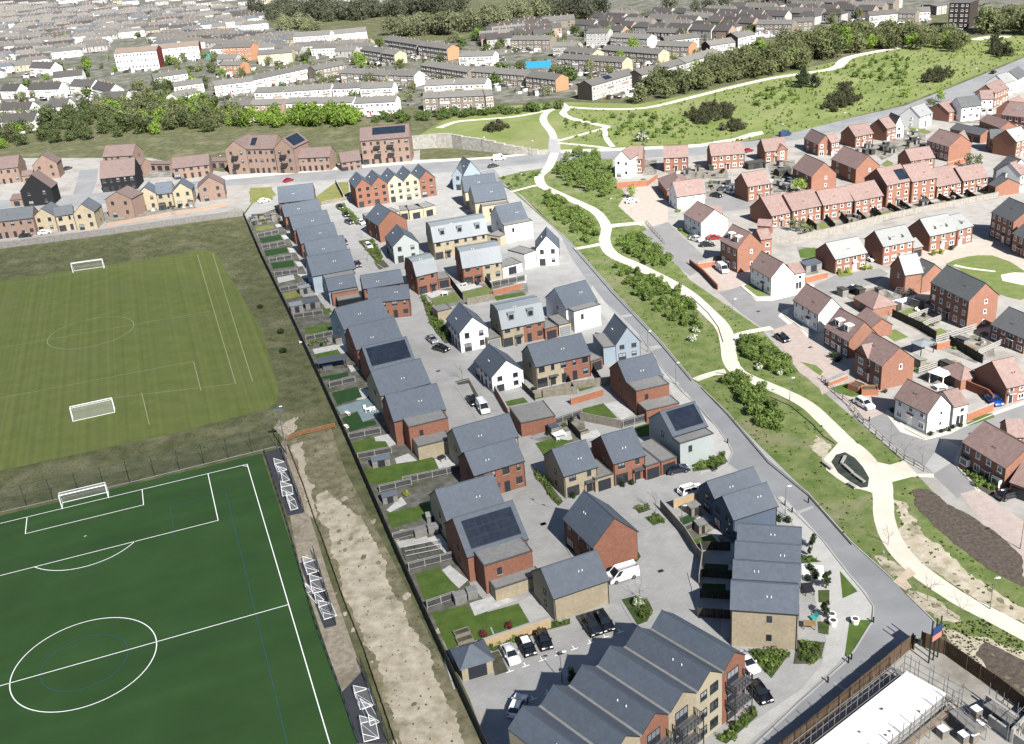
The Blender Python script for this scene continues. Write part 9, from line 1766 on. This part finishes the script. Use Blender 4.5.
# ------------------------------------------------------------------ vehicles
def car_parts(kind,paint):
    L,W,H={'car':(4.3,1.8,1.46),'suv':(4.5,1.86,1.66),'van':(5.3,2.02,2.15),'truck':(6.2,2.1,2.1)}[kind]
    L*=.97 if kind!='van' else .9;W*=.97;H*=.97; h=L/2
    if kind=='van': low=[(-h,.35),(-h,1.1),(h-.25,1.1),(h,.75),(h,.35)]; up=[(-h+.02,1.1),(-h+.06,H),(h-1.55,H),(h-.6,1.12)]
    elif kind=='suv': low=[(-h,.35),(-h+.03,.98),(h-1.0,1.0),(h-.08,.82),(h,.35)]; up=[(-h+.1,.98),(-h+.45,H),(h-2.0,H),(h-1.1,1.0)]
    else: low=[(-h,.32),(-h+.05,.9),(h-1.1,.9),(h-.1,.7),(h,.32)]; up=[(-h+.25,.9),(-h+.95,H),(h-2.0,H),(h-1.05,.9)]
    def loft(poly,w0,w1,zl,zh,m,mt,inset=.0):
        Ls=[];Rs=[]
        for x,z in poly:
            t=(z-zl)/(zh-zl); w_=w0+(w1-w0)*t; Ls.append((x,w_/2+inset,z)); Rs.append((x,-w_/2-inset,z))
        n=len(poly)
        for k in range(n): j=(k+1)%n; m.face([Ls[k],Ls[j],Rs[j],Rs[k]],mt)
        m.face(Ls,mt); m.face(Rs[::-1],mt)
    b=MB(); loft(low,W*.96,W,.3,1.0,b,paint); loft(up,W*.93,W*.74 if kind!='van' else W*.86,up[0][1],H,b,paint)
    me=b.mesh('body')
    bm=bmesh.new(); bm.from_mesh(me); bmesh.ops.remove_doubles(bm,verts=bm.verts,dist=.001); bmesh.ops.bevel(bm,geom=[e for e in bm.edges if e.calc_face_angle(0)>.3],offset=.07,segments=2,affect='EDGES',clamp_overlap=True); bm.to_mesh(me); bm.free(); me.polygons.foreach_set('use_smooth',[True]*len(me.polygons))
    g=MB(); zl,zh=up[0][1]+.06,H-.10
    def X(i,t): (x0,z0),(x1,z1)=i; return x0+(x1-x0)*t
    rear=(up[0],up[1]); fr=(up[3],up[2])
    def wz(z): t=(z-up[0][1])/(H-up[0][1]); return (W*.93+(W*(.74 if kind!='van' else .86)-W*.93)*t)/2
    def xr(z): t=(z-up[0][1])/(H-up[0][1]); return rear[0][0]+(rear[1][0]-rear[0][0])*t
    def xf(z): t=(z-fr[0][1])/(H-fr[0][1]); return fr[0][0]+(fr[1][0]-fr[0][0])*t
    e=.015
    g.face([(xf(zl)+e,wz(zl)-.1,zl+.02),(xf(zl)+e,-wz(zl)+.1,zl+.02),(xf(zh)+e,-wz(zh)+.1,zh+.03),(xf(zh)+e,wz(zh)-.1,zh+.03)],'carglass')
    if kind!='van': g.face([(xr(zl)-e,wz(zl)-.1,zl+.02),(xr(zl)-e,-wz(zl)+.1,zl+.02),(xr(zh)-e,-wz(zh)+.1,zh+.03),(xr(zh)-e,wz(zh)-.1,zh+.03)],'carglass')
    for s in (1,-1):
        def q(x,z): return (x,s*(wz(z)+e),z)
        if kind=='van': g.face([q(xf(zl)-1.0,zl),q(xf(zl)-.15,zl),q(xf(zh)-.1,zh),q(xf(zh)-.75,zh)],'carglass')
        else:
            mid=(xr(zl)+xf(zl))/2
            g.face([q(xr(zl)+.25,zl),q(mid-.05,zl),q(mid-.05,zh),q(xr(zh)+.15,zh)],'carglass'); g.face([q(mid+.05,zl),q(xf(zl)-.2,zl),q(xf(zh)-.12,zh),q(mid+.05,zh)],'carglass')
    gm=g.mesh('windows')
    wh=MB(); r=.34
    for k in range(14):
        a0,a1=6.2832*k/14,6.2832*(k+1)/14
        for rr,mt,y in ((r,'tyre',.11),(r*.62,'rim',.125)): wh.face([(0,y,0),(rr*math.cos(a0),y,rr*math.sin(a0)),(rr*math.cos(a1),y,rr*math.sin(a1))],mt); 
        for rr,mt,y in ((r,'tyre',-.11),(r*.62,'rim',-.125)): wh.face([(0,y,0),(rr*math.cos(a1),y,rr*math.sin(a1)),(rr*math.cos(a0),y,rr*math.sin(a0))],mt)
        wh.face([(r*math.cos(a0),.11,r*math.sin(a0)),(r*math.cos(a0),-.11,r*math.sin(a0)),(r*math.cos(a1),-.11,r*math.sin(a1)),(r*math.cos(a1),.11,r*math.sin(a1))],'tyre')
    hl=MB(); hl.box(-.12,-.22,-.08,.02,.22,.08,'lampglass'); tl=MB(); tl.box(-.02,-.18,-.1,.06,.18,.1,'taillight')
    mr=MB(); mr.box(-.1,-.1,-.07,.1,.1,.07,paint)
    return dict(body=me,glass=gm,wheel=wh.mesh('wheel'),hl=hl.mesh('headlight'),tl=tl.mesh('tail_light'),mr=mr.mesh('door_mirror'),L=L,W=W,H=H,low=low)
CC={}
def vehicle(kind,col,x,y,ang,label):
    k=(kind,col)
    if k not in CC: CC[k]=car_parts(kind if kind!='truck' else 'van','paint_'+col)
    c=CC[k]; t=new({'van':'parked_van','truck':'lorry'}.get(kind,'parked_car'),None,loc=(x,y,.05),rz=ang); tag(t,label,{'van':'van','truck':'lorry'}.get(kind,'car'),'vehicles parked around the estate')
    new('body',c['body'],t); new('windows',c['glass'],t); L,W=c['L'],c['W']
    for sx in (-.31,.31):
        for sy in (-1,1): new('wheel',c['wheel'],t,(sx*L,sy*(W/2-.09),.34))
    for sy in (-1,1): new('headlight',c['hl'],t,(L/2-.06,sy*W*.33,.66)); new('tail_light',c['tl'],t,(-L/2+.02,sy*W*.38,.8)); new('door_mirror',c['mr'],t,(L*.16,sy*(W/2+.06),1.0))
    if col=='blackw': m=MB(); m.box(-1.1,-.6,c['H']-.005,.35,.6,c['H']+.03,'paint_white'); m.build('roof_panel',t)
for a in CARS: vehicle(*a)
# ------------------------------------------------------------------ lamps
def lamp(x,y,h,label):
    t=new('street_lamp' if h<10 else 'floodlight_mast',None,loc=(x,y,0)); tag(t,label,'street lamp' if h<10 else 'floodlight','street lamps' if h<10 else None)
    m=MB(); m.bar((0,0,0),(0,0,1.1),.09,'metal_grey',6); m.bar((0,0,1.1),(0,0,h),.055 if h<10 else .14,'metal_grey',6,.045 if h<10 else .08); m.build('pole',t)
    m=MB(); m.bar((0,0,h-.05),(.55,.1,h+.05),.035,'metal_grey',4); m.box(.3,-.1,h,.85,.14,h+.1,'metal_white'); m.build('lamp_head',t)
    if h>10: 
        for z in (h-1,): m=MB(); m.box(-.9,-.2,z,.9,.25,z+.5,'metal_grey'); m.build('floodlight',t)
for a in LAMPS: lamp(*a)
# ------------------------------------------------------------------ sheds and garden things
def shed(name,wm,rm,x,y,r,L,d,h,label,kind):
    t=new(name,None,loc=(x,y,.03),rz=r); tag(t,label,{'garden_shed':'shed','pergola':'pergola','gazebo':'gazebo','planter':'planter','animal_run':'animal run','trampoline':'trampoline','storage_box':'storage box','garden_table':'garden table'}.get(name,name.replace('_',' ')))
    if kind=='pent':
        m=MB(); m.box(0,0,0,L,d,h*.88,wm); m.build('walls',t); m=MB(); P=[(-.12,-.15,h*.9),(L+.12,-.15,h*.9),(L+.12,d+.15,h),(-.12,d+.15,h)]; m.face([(a,b,c+.08) for a,b,c in P],rm); m.face(P,rm)
        for k in range(4): a,b=P[k],P[(k+1)%4]; m.face([a,b,(b[0],b[1],b[2]+.08),(a[0],a[1],a[2]+.08)],'fascia')
        m.build('roof',t); m=MB(); m.box(L*.32,-.04,.05,L*.68,.01,h*.8,'door_dark'); m.build('door',t)
    elif kind=='gable':
        pp=[(0,h*.75),(d/2,h),(d,h*.75)]; m=MB()
        for a in (0,L): m.face([(a,0,0),(a,0,h*.75),(a,d/2,h-.01),(a,d,h*.75),(a,d,0)],wm)
        for q in (0,d): m.face([(0,q,0),(L,q,0),(L,q,h*.75),(0,q,h*.75)],wm)
        m.build('walls',t); roof_mesh(pp,0,L,lambda a,q,z:(a,q,z),rm,.06,.12,.08).build('roof',t); m=MB(); m.box(L*.3,-.04,.05,L*.7,.01,h*.68,'door_dark'); m.build('door',t)
    elif kind=='open':
        for cx_ in (.1,L-.1):
            for cy_ in (.1,d-.1): m=MB(); m.box(cx_-.07,cy_-.07,0,cx_+.07,cy_+.07,h-.1,wm); m.build('post',t)
        m=MB(); m.face([(-.2,-.2,h-.1),(L+.2,-.2,h-.1),(L/2,d/2,h+.35)],rm); m.face([(L+.2,-.2,h-.1),(L+.2,d+.2,h-.1),(L/2,d/2,h+.35)],rm); m.face([(L+.2,d+.2,h-.1),(-.2,d+.2,h-.1),(L/2,d/2,h+.35)],rm); m.face([(-.2,d+.2,h-.1),(-.2,-.2,h-.1),(L/2,d/2,h+.35)],rm); m.build('roof',t)
    elif kind=='flatopen':
        for cx_ in (.1,L-.1):
            for cy_ in (.1,d-.1): m=MB(); m.box(cx_-.07,cy_-.07,0,cx_+.07,cy_+.07,h-.1,wm); m.build('post',t)
        m=MB(); m.box(-.15,-.15,h-.12,L+.15,d+.15,h,rm); m.build('roof',t); m=MB(); m.box(L*.15,d*.35,.0,L*.5,d*.8,.7,'metal_grey'); m.build('bench',t)
    elif kind=='box':
        m=MB(); m.box(0,0,0,L,d,h*.85,wm); m.build('body',t); m=MB(); m.box(-.05,-.05,h*.85,L+.05,d+.05,h,rm); m.build('lid',t)
    elif kind=='cage':
        m=MB()
        for cx_ in (0,L/3,2*L/3,L):
            for cy_ in (0,d): m.bar((cx_,cy_,0),(cx_,cy_,h),.04,'metal_grey')
        for cy_ in (0,d/2,d): m.bar((0,cy_,h),(L,cy_,h),.04,'metal_grey')
        for cx_ in (0,L/3,2*L/3,L): m.bar((cx_,0,h),(cx_,d,h),.04,'metal_grey')
        m.build('frame',t); m=MB(); m.face([(0,0,h),(L,0,h),(L,d,h),(0,d,h)],'mesh_wire'); m.face([(0,0,0),(L,0,0),(L,0,h),(0,0,h)],'mesh_wire'); m.build('mesh',t)
    elif kind=='bed':
        m=MB(); m.box(0,0,0,L,.12,h,wm); m.box(0,d-.12,0,L,d,h,wm); m.box(0,.12,0,.12,d-.12,h,wm); m.box(L-.12,.12,0,L,d-.12,h,wm); m.build('frame',t); m=MB(); m.box(.12,.12,0,L-.12,d-.12,h*.8,'bed'); m.build('soil',t)
    elif kind=='table':
        m=MB(); m.box(0,0,h-.08,L,d,h,wm); m.build('table_top',t)
        for cx_ in (.12,L-.12):
            for cy_ in (.12,d-.12): m=MB(); m.box(cx_-.05,cy_-.05,0,cx_+.05,cy_+.05,h-.08,wm); m.build('leg',t)
    elif kind=='lounger':
        m=MB(); m.box(0,0,.25,L*.65,d,.38,wm); m.build('seat',t); m=MB(); m.face([(L*.65,0,.36),(L,0,.85),(L,d,.85),(L*.65,d,.36)],wm); m.build('backrest',t)
        for cx_ in (.1,L*.6): m=MB(); m.box(cx_,.04,0,cx_+.07,d-.04,.25,wm); m.build('leg',t)
    elif kind=='chair':
        m=MB(); m.box(0,0,.38,L,d,.46,wm); m.build('seat',t); m=MB(); m.box(0,d-.07,.46,L,d,.95,wm); m.build('backrest',t)
        for cx_ in (.05,L-.05):
            for cy_ in (.05,d-.05): m=MB(); m.box(cx_-.03,cy_-.03,0,cx_+.03,cy_+.03,.38,wm); m.build('leg',t)
for a in SHEDS: shed(*a)
# cluttered back yards: dividing fences and belongings
for poly,ang,label,den in YARDS:
    for x,y in scatter(poly,den,14):
        typ=rnd.choice(['shed','table','bed','bush','box','bush','chair','shed']); r=ang+rnd.choice([0,1.5708]); g_='things in the yard '+label
        if typ=='shed': shed('garden_shed',rnd.choice(['f_grey','f_board','f_dark']),rnd.choice(['roof_flat','roof_slate','roof_dark3']),x,y,r,rnd.uniform(1.6,2.6),1.6,1.9,'small garden shed in the yard '+label,'pent')
        elif typ=='table': shed('garden_table',rnd.choice(['f_white','timber','metal_dark']),'white',x,y,r,1.5,.9,.75,'garden table in the yard '+label,'table')
        elif typ=='bed': shed('planter','f_board','bed',x,y,r,2,1,.5,'raised planter in the yard '+label,'bed')
        elif typ=='box': shed('storage_box',rnd.choice(['f_grey','f_white','f_dark']),'roof_flat',x,y,r,1.3,.9,1,'storage box in the yard '+label,'box')
        elif typ=='chair': shed('patio_chair',rnd.choice(['f_white','metal_dark']),'white',x,y,r,.7,.7,.9,'patio chair in the yard '+label,'chair')
        else: o=new('bush',BV[rnd.choice(['clip','green'])],loc=(x,y,0)); q=rnd.uniform(.5,1); o.scale=(q,q,q); tag(o,'garden bush in the yard '+label,'bush')
    for o in COL.objects:
        if o.get('label','').endswith('in the yard '+label): o['group']='things in the yard '+label
# bay ticks in the car park
mb=MB()
for x,y,a in TICKS:
    for (dx0,dy0,dx1,dy1) in ((-.55,-.07,.55,.07),(-.07,.07,.07,.75)):
        c,s=math.cos(a),math.sin(a); mb.face([(x+u*c-v*s,y+u*s+v*c,.075) for u,v in ((dx0,dy0),(dx1,dy0),(dx1,dy1),(dx0,dy1))],'line')
o=mb.build('bay_markings'); o['kind']='structure'
for x,y,label in BOLL: 
    t=new('bollard',None,loc=(x,y,.05)); tag(t,label,'bollard','black bollards along the kerb'); m=MB(); m.bar((0,0,0),(0,0,.8),.11,'black',8); m.build('shaft',t); m=MB(); m.bar((0,0,.8),(0,0,.95),.14,'black',8,.09); m.build('cap',t)
for x,y,label in SACKS:
    t=new('planter_tub',None,loc=(x,y,.05)); tag(t,label,'planter','white round planter tubs'); m=MB(); m.bar((0,0,0),(0,0,.8),.45,'sack',14,.62); m.build('tub',t); m=MB(); m.bar((0,0,.76),(0,0,.83),.4,'bed',12,.4); m.build('soil',t)
for x,y,label in COVERS:
    t=new('drain_cover',None,loc=(x,y,.075),rz=.35); tag(t,label,'drain cover','drain covers in the paving'); m=MB(); m.box(-.4,-.3,0,.4,.3,.012,'metal_dark'); m.build('grate',t); m=MB(); m.box(-.47,-.37,-.01,.47,.37,.006,'f_grey'); m.build('frame',t)
# rain garden seats
for (x0,y0),(x1,y1),label in SEATS:
    t=new('stone_bench',None,loc=(x0,y0,.05)); tag(t,label,'bench'); L=math.hypot(x1-x0,y1-y0); t.rotation_euler=(0,0,math.atan2(y1-y0,x1-x0)); m=MB(); m.box(0,-.25,.3,L,.25,.5,'f_rail'); m.build('seat',t)
    for k in (.15,.85): m=MB(); m.box(L*k-.12,-.2,0,L*k+.12,.2,.3,'kerb'); m.build('plinth',t)
# stepped retaining wall
t=new('retaining_wall',None,loc=(GAB[0][0],GAB[0][1],0)); tag(t,'stepped pale stone retaining wall above the top road','wall')
m=MB(); ox,oy=GAB[0][:2]; cp=MB()
for (x0,y0,h0),(x1,y1,h1) in zip(GAB[:-1],GAB[1:]):
    L=math.hypot(x1-x0,y1-y0); a=math.atan2(y1-y0,x1-x0); n=max(1,round(L/4)); T=Matrix.Translation((x0-ox,y0-oy,0))@Matrix.Rotation(a,4,'Z')
    for k in range(n): h=h0+(h1-h0)*(k+.5)/n; m.box(L*k/n,0,0,L*(k+1)/n-.04,1.2,h,'gabion',T=T); cp.box(L*k/n,-.08,h,L*(k+1)/n-.04,1.3,h+.12,'cap',T=T)
m.build('stonework',t); cp.build('coping',t)
# ------------------------------------------------------------------ building site
def site():
    T0=SITE
    t=new('unfinished_building',None,loc=(T0['x'],T0['y'],0),rz=T0['r']); tag(t,'unfinished building with a bare white flat deck inside the hoarding','building site block')
    L,d,h=T0['L'],T0['d'],T0['h']
    m=MB(); m.box(.1,.1,0,L-.1,d-.1,h-.3,'wall_concrete'); m.build('walls',t); m=MB(); m.box(0,0,h-.3,L,d,h,'kerb',top='deck'); m.build('roof_deck',t)
    m=MB()
    for q in range(9): m.bar((L*rnd.random(),d*rnd.random(),h),(L*rnd.random(),d*rnd.random(),h+.02),.06,'metal_grey',4) if False else m.box(*(lambda a,b:(a,b,h,a+.25,b+.2,h+.15))(L*(.1+.8*rnd.random()),d*(.1+.8*rnd.random())),'metal_grey')
    m.build('roof_upstand',t)
    s=new('scaffold',None,loc=(T0['x'],T0['y'],0),rz=T0['r']); tag(s,'grey tube scaffold around the white decked building','scaffold')
    poles=[]
    for side in range(4):
        A=[(-1.2,-1.3),(L+1.3,-1.3),(L+1.3,d+1.3),(-1.2,d+1.3)]; (ax,ay),(bx,by)=A[side],A[(side+1)%4]; LL_=math.hypot(bx-ax,by-ay); n=max(2,round(LL_/2.2)); nx,ny=-(by-ay)/LL_,(bx-ax)/LL_
        for k in range(n):
            for off in (0,.85):
                px,py=ax+(bx-ax)*k/n+nx*off,ay+(by-ay)*k/n+ny*off; poles.append((px,py,h+rnd.uniform(1.0,2.2)))
        m=MB()
        for off in (0,.85):
            for z in (h*.45,h*.95,h+1.0):
                if off and z>h: continue
                m.bar((ax+nx*off,ay+ny*off,z),(bx+nx*off,by+ny*off,z),.05,'metal_grey',4)
        m.build('ledger',s); m=MB()
        ux,uy=(bx-ax)/LL_,(by-ay)/LL_; TT=Matrix.Translation((ax,ay,0))@Matrix.Rotation(math.atan2(uy,ux),4,'Z')
        for q in range(3): m.box(.6,.1+q*.26,h*.45+.06,LL_-.6,.33+q*.26,h*.45+.11,'timber' if q!=1 else 'f_grey',T=TT)
        m.build('scaffold_boards',s)
    for px,py,hh in poles: m=MB(); m.bar((px,py,0),(px,py,hh),.05,'metal_grey',4); m.build('standard',s)
    for k,(x,y,r,L_,h_,label) in enumerate(T0['walls']):
        b=new('blockwork_wall',None,loc=(x,y,.03),rz=r); tag(b,label,'wall','unfinished grey blockwork walls'); m=MB(); m.box(0,0,0,L_,.3,h_,'wall_concrete'); m.build('blocks',b); m=MB()
        for q in range(int(L_/2)+1): m.bar((q*2,.6,0),(q*2,.6,h_+1.6),.05,'metal_grey',4)
        for z in (h_*.5,h_+.9): m.bar((0,.6,z),(L_,.6,z),.045,'metal_grey',4)
        m.build('scaffold_tubes',b)
    for x,y,r,label in T0['pal']:
        b=new('pallet_stack',None,loc=(x,y,.03),rz=r); tag(b,label,'pallet','white wrapped block stacks in the yard'); m=MB(); m.box(-.55,-.55,0,.55,.55,.14,'timber'); m.build('pallet',b); m=MB(); m.box(-.52,-.52,.14,.52,.52,1.2,'f_grey',top='white'); m.build('blocks',b)
    for x,y,r,L_,d_,label in T0['decks']:
        b=new('scaffold_platform',None,loc=(x,y,.03),rz=r); tag(b,label,'scaffold platform'); m=MB(); m.box(0,0,1.6,L_,d_,1.72,'f_grey'); m.build('deck',b)
        for cx_ in (0,L_*.33,L_*.67,L_):
            for cy_ in (0,d_): m=MB(); m.bar((cx_,cy_,0),(cx_,cy_,2.9),.05,'metal_grey',4); m.build('standard',b)
        m=MB(); 
        for cy_ in (0,d_): m.bar((0,cy_,2.6),(L_,cy_,2.6),.045,'metal_grey',4)
        m.build('guard_rail',b)
    x,y,r=T0['sign']; b=new('site_sign',None,loc=(x,y,0),rz=r); tag(b,'tall three posted sign board with dark blue top and pink lower part','sign')
    for q in (-.9,0,.9): m=MB(); m.bar((q,.1,0),(q,.1,6.8),.1,'metal_dark',6); m.build('post',b)
    m=MB(); m.box(-.9,-.1,4.5,.95,0,5.7,'signblue'); m.box(-.9,-.1,3.6,.95,0,4.49,'signpink'); m.build('board',b)
site()
# blue hoarding among the old terraces
for (x0,y0),(x1,y1),h,mt,label in SCREENS:
    t=new('screen_fence',None,loc=(x0,y0,0),rz=math.atan2(y1-y0,x1-x0)); L=math.hypot(x1-x0,y1-y0); tag(t,label,'fence'); m=MB(); n=max(2,int(L/2.4))
    for k in range(n): m.box(L*k/n,0,.05,L*(k+1)/n-.05,.08,h,mt)
    m.build('panels',t); 
    for k in range(n+1): m=MB(); m.box(L*k/n-.05,.08,0,L*k/n+.05,.18,h,'metal_grey'); m.build('post',t)
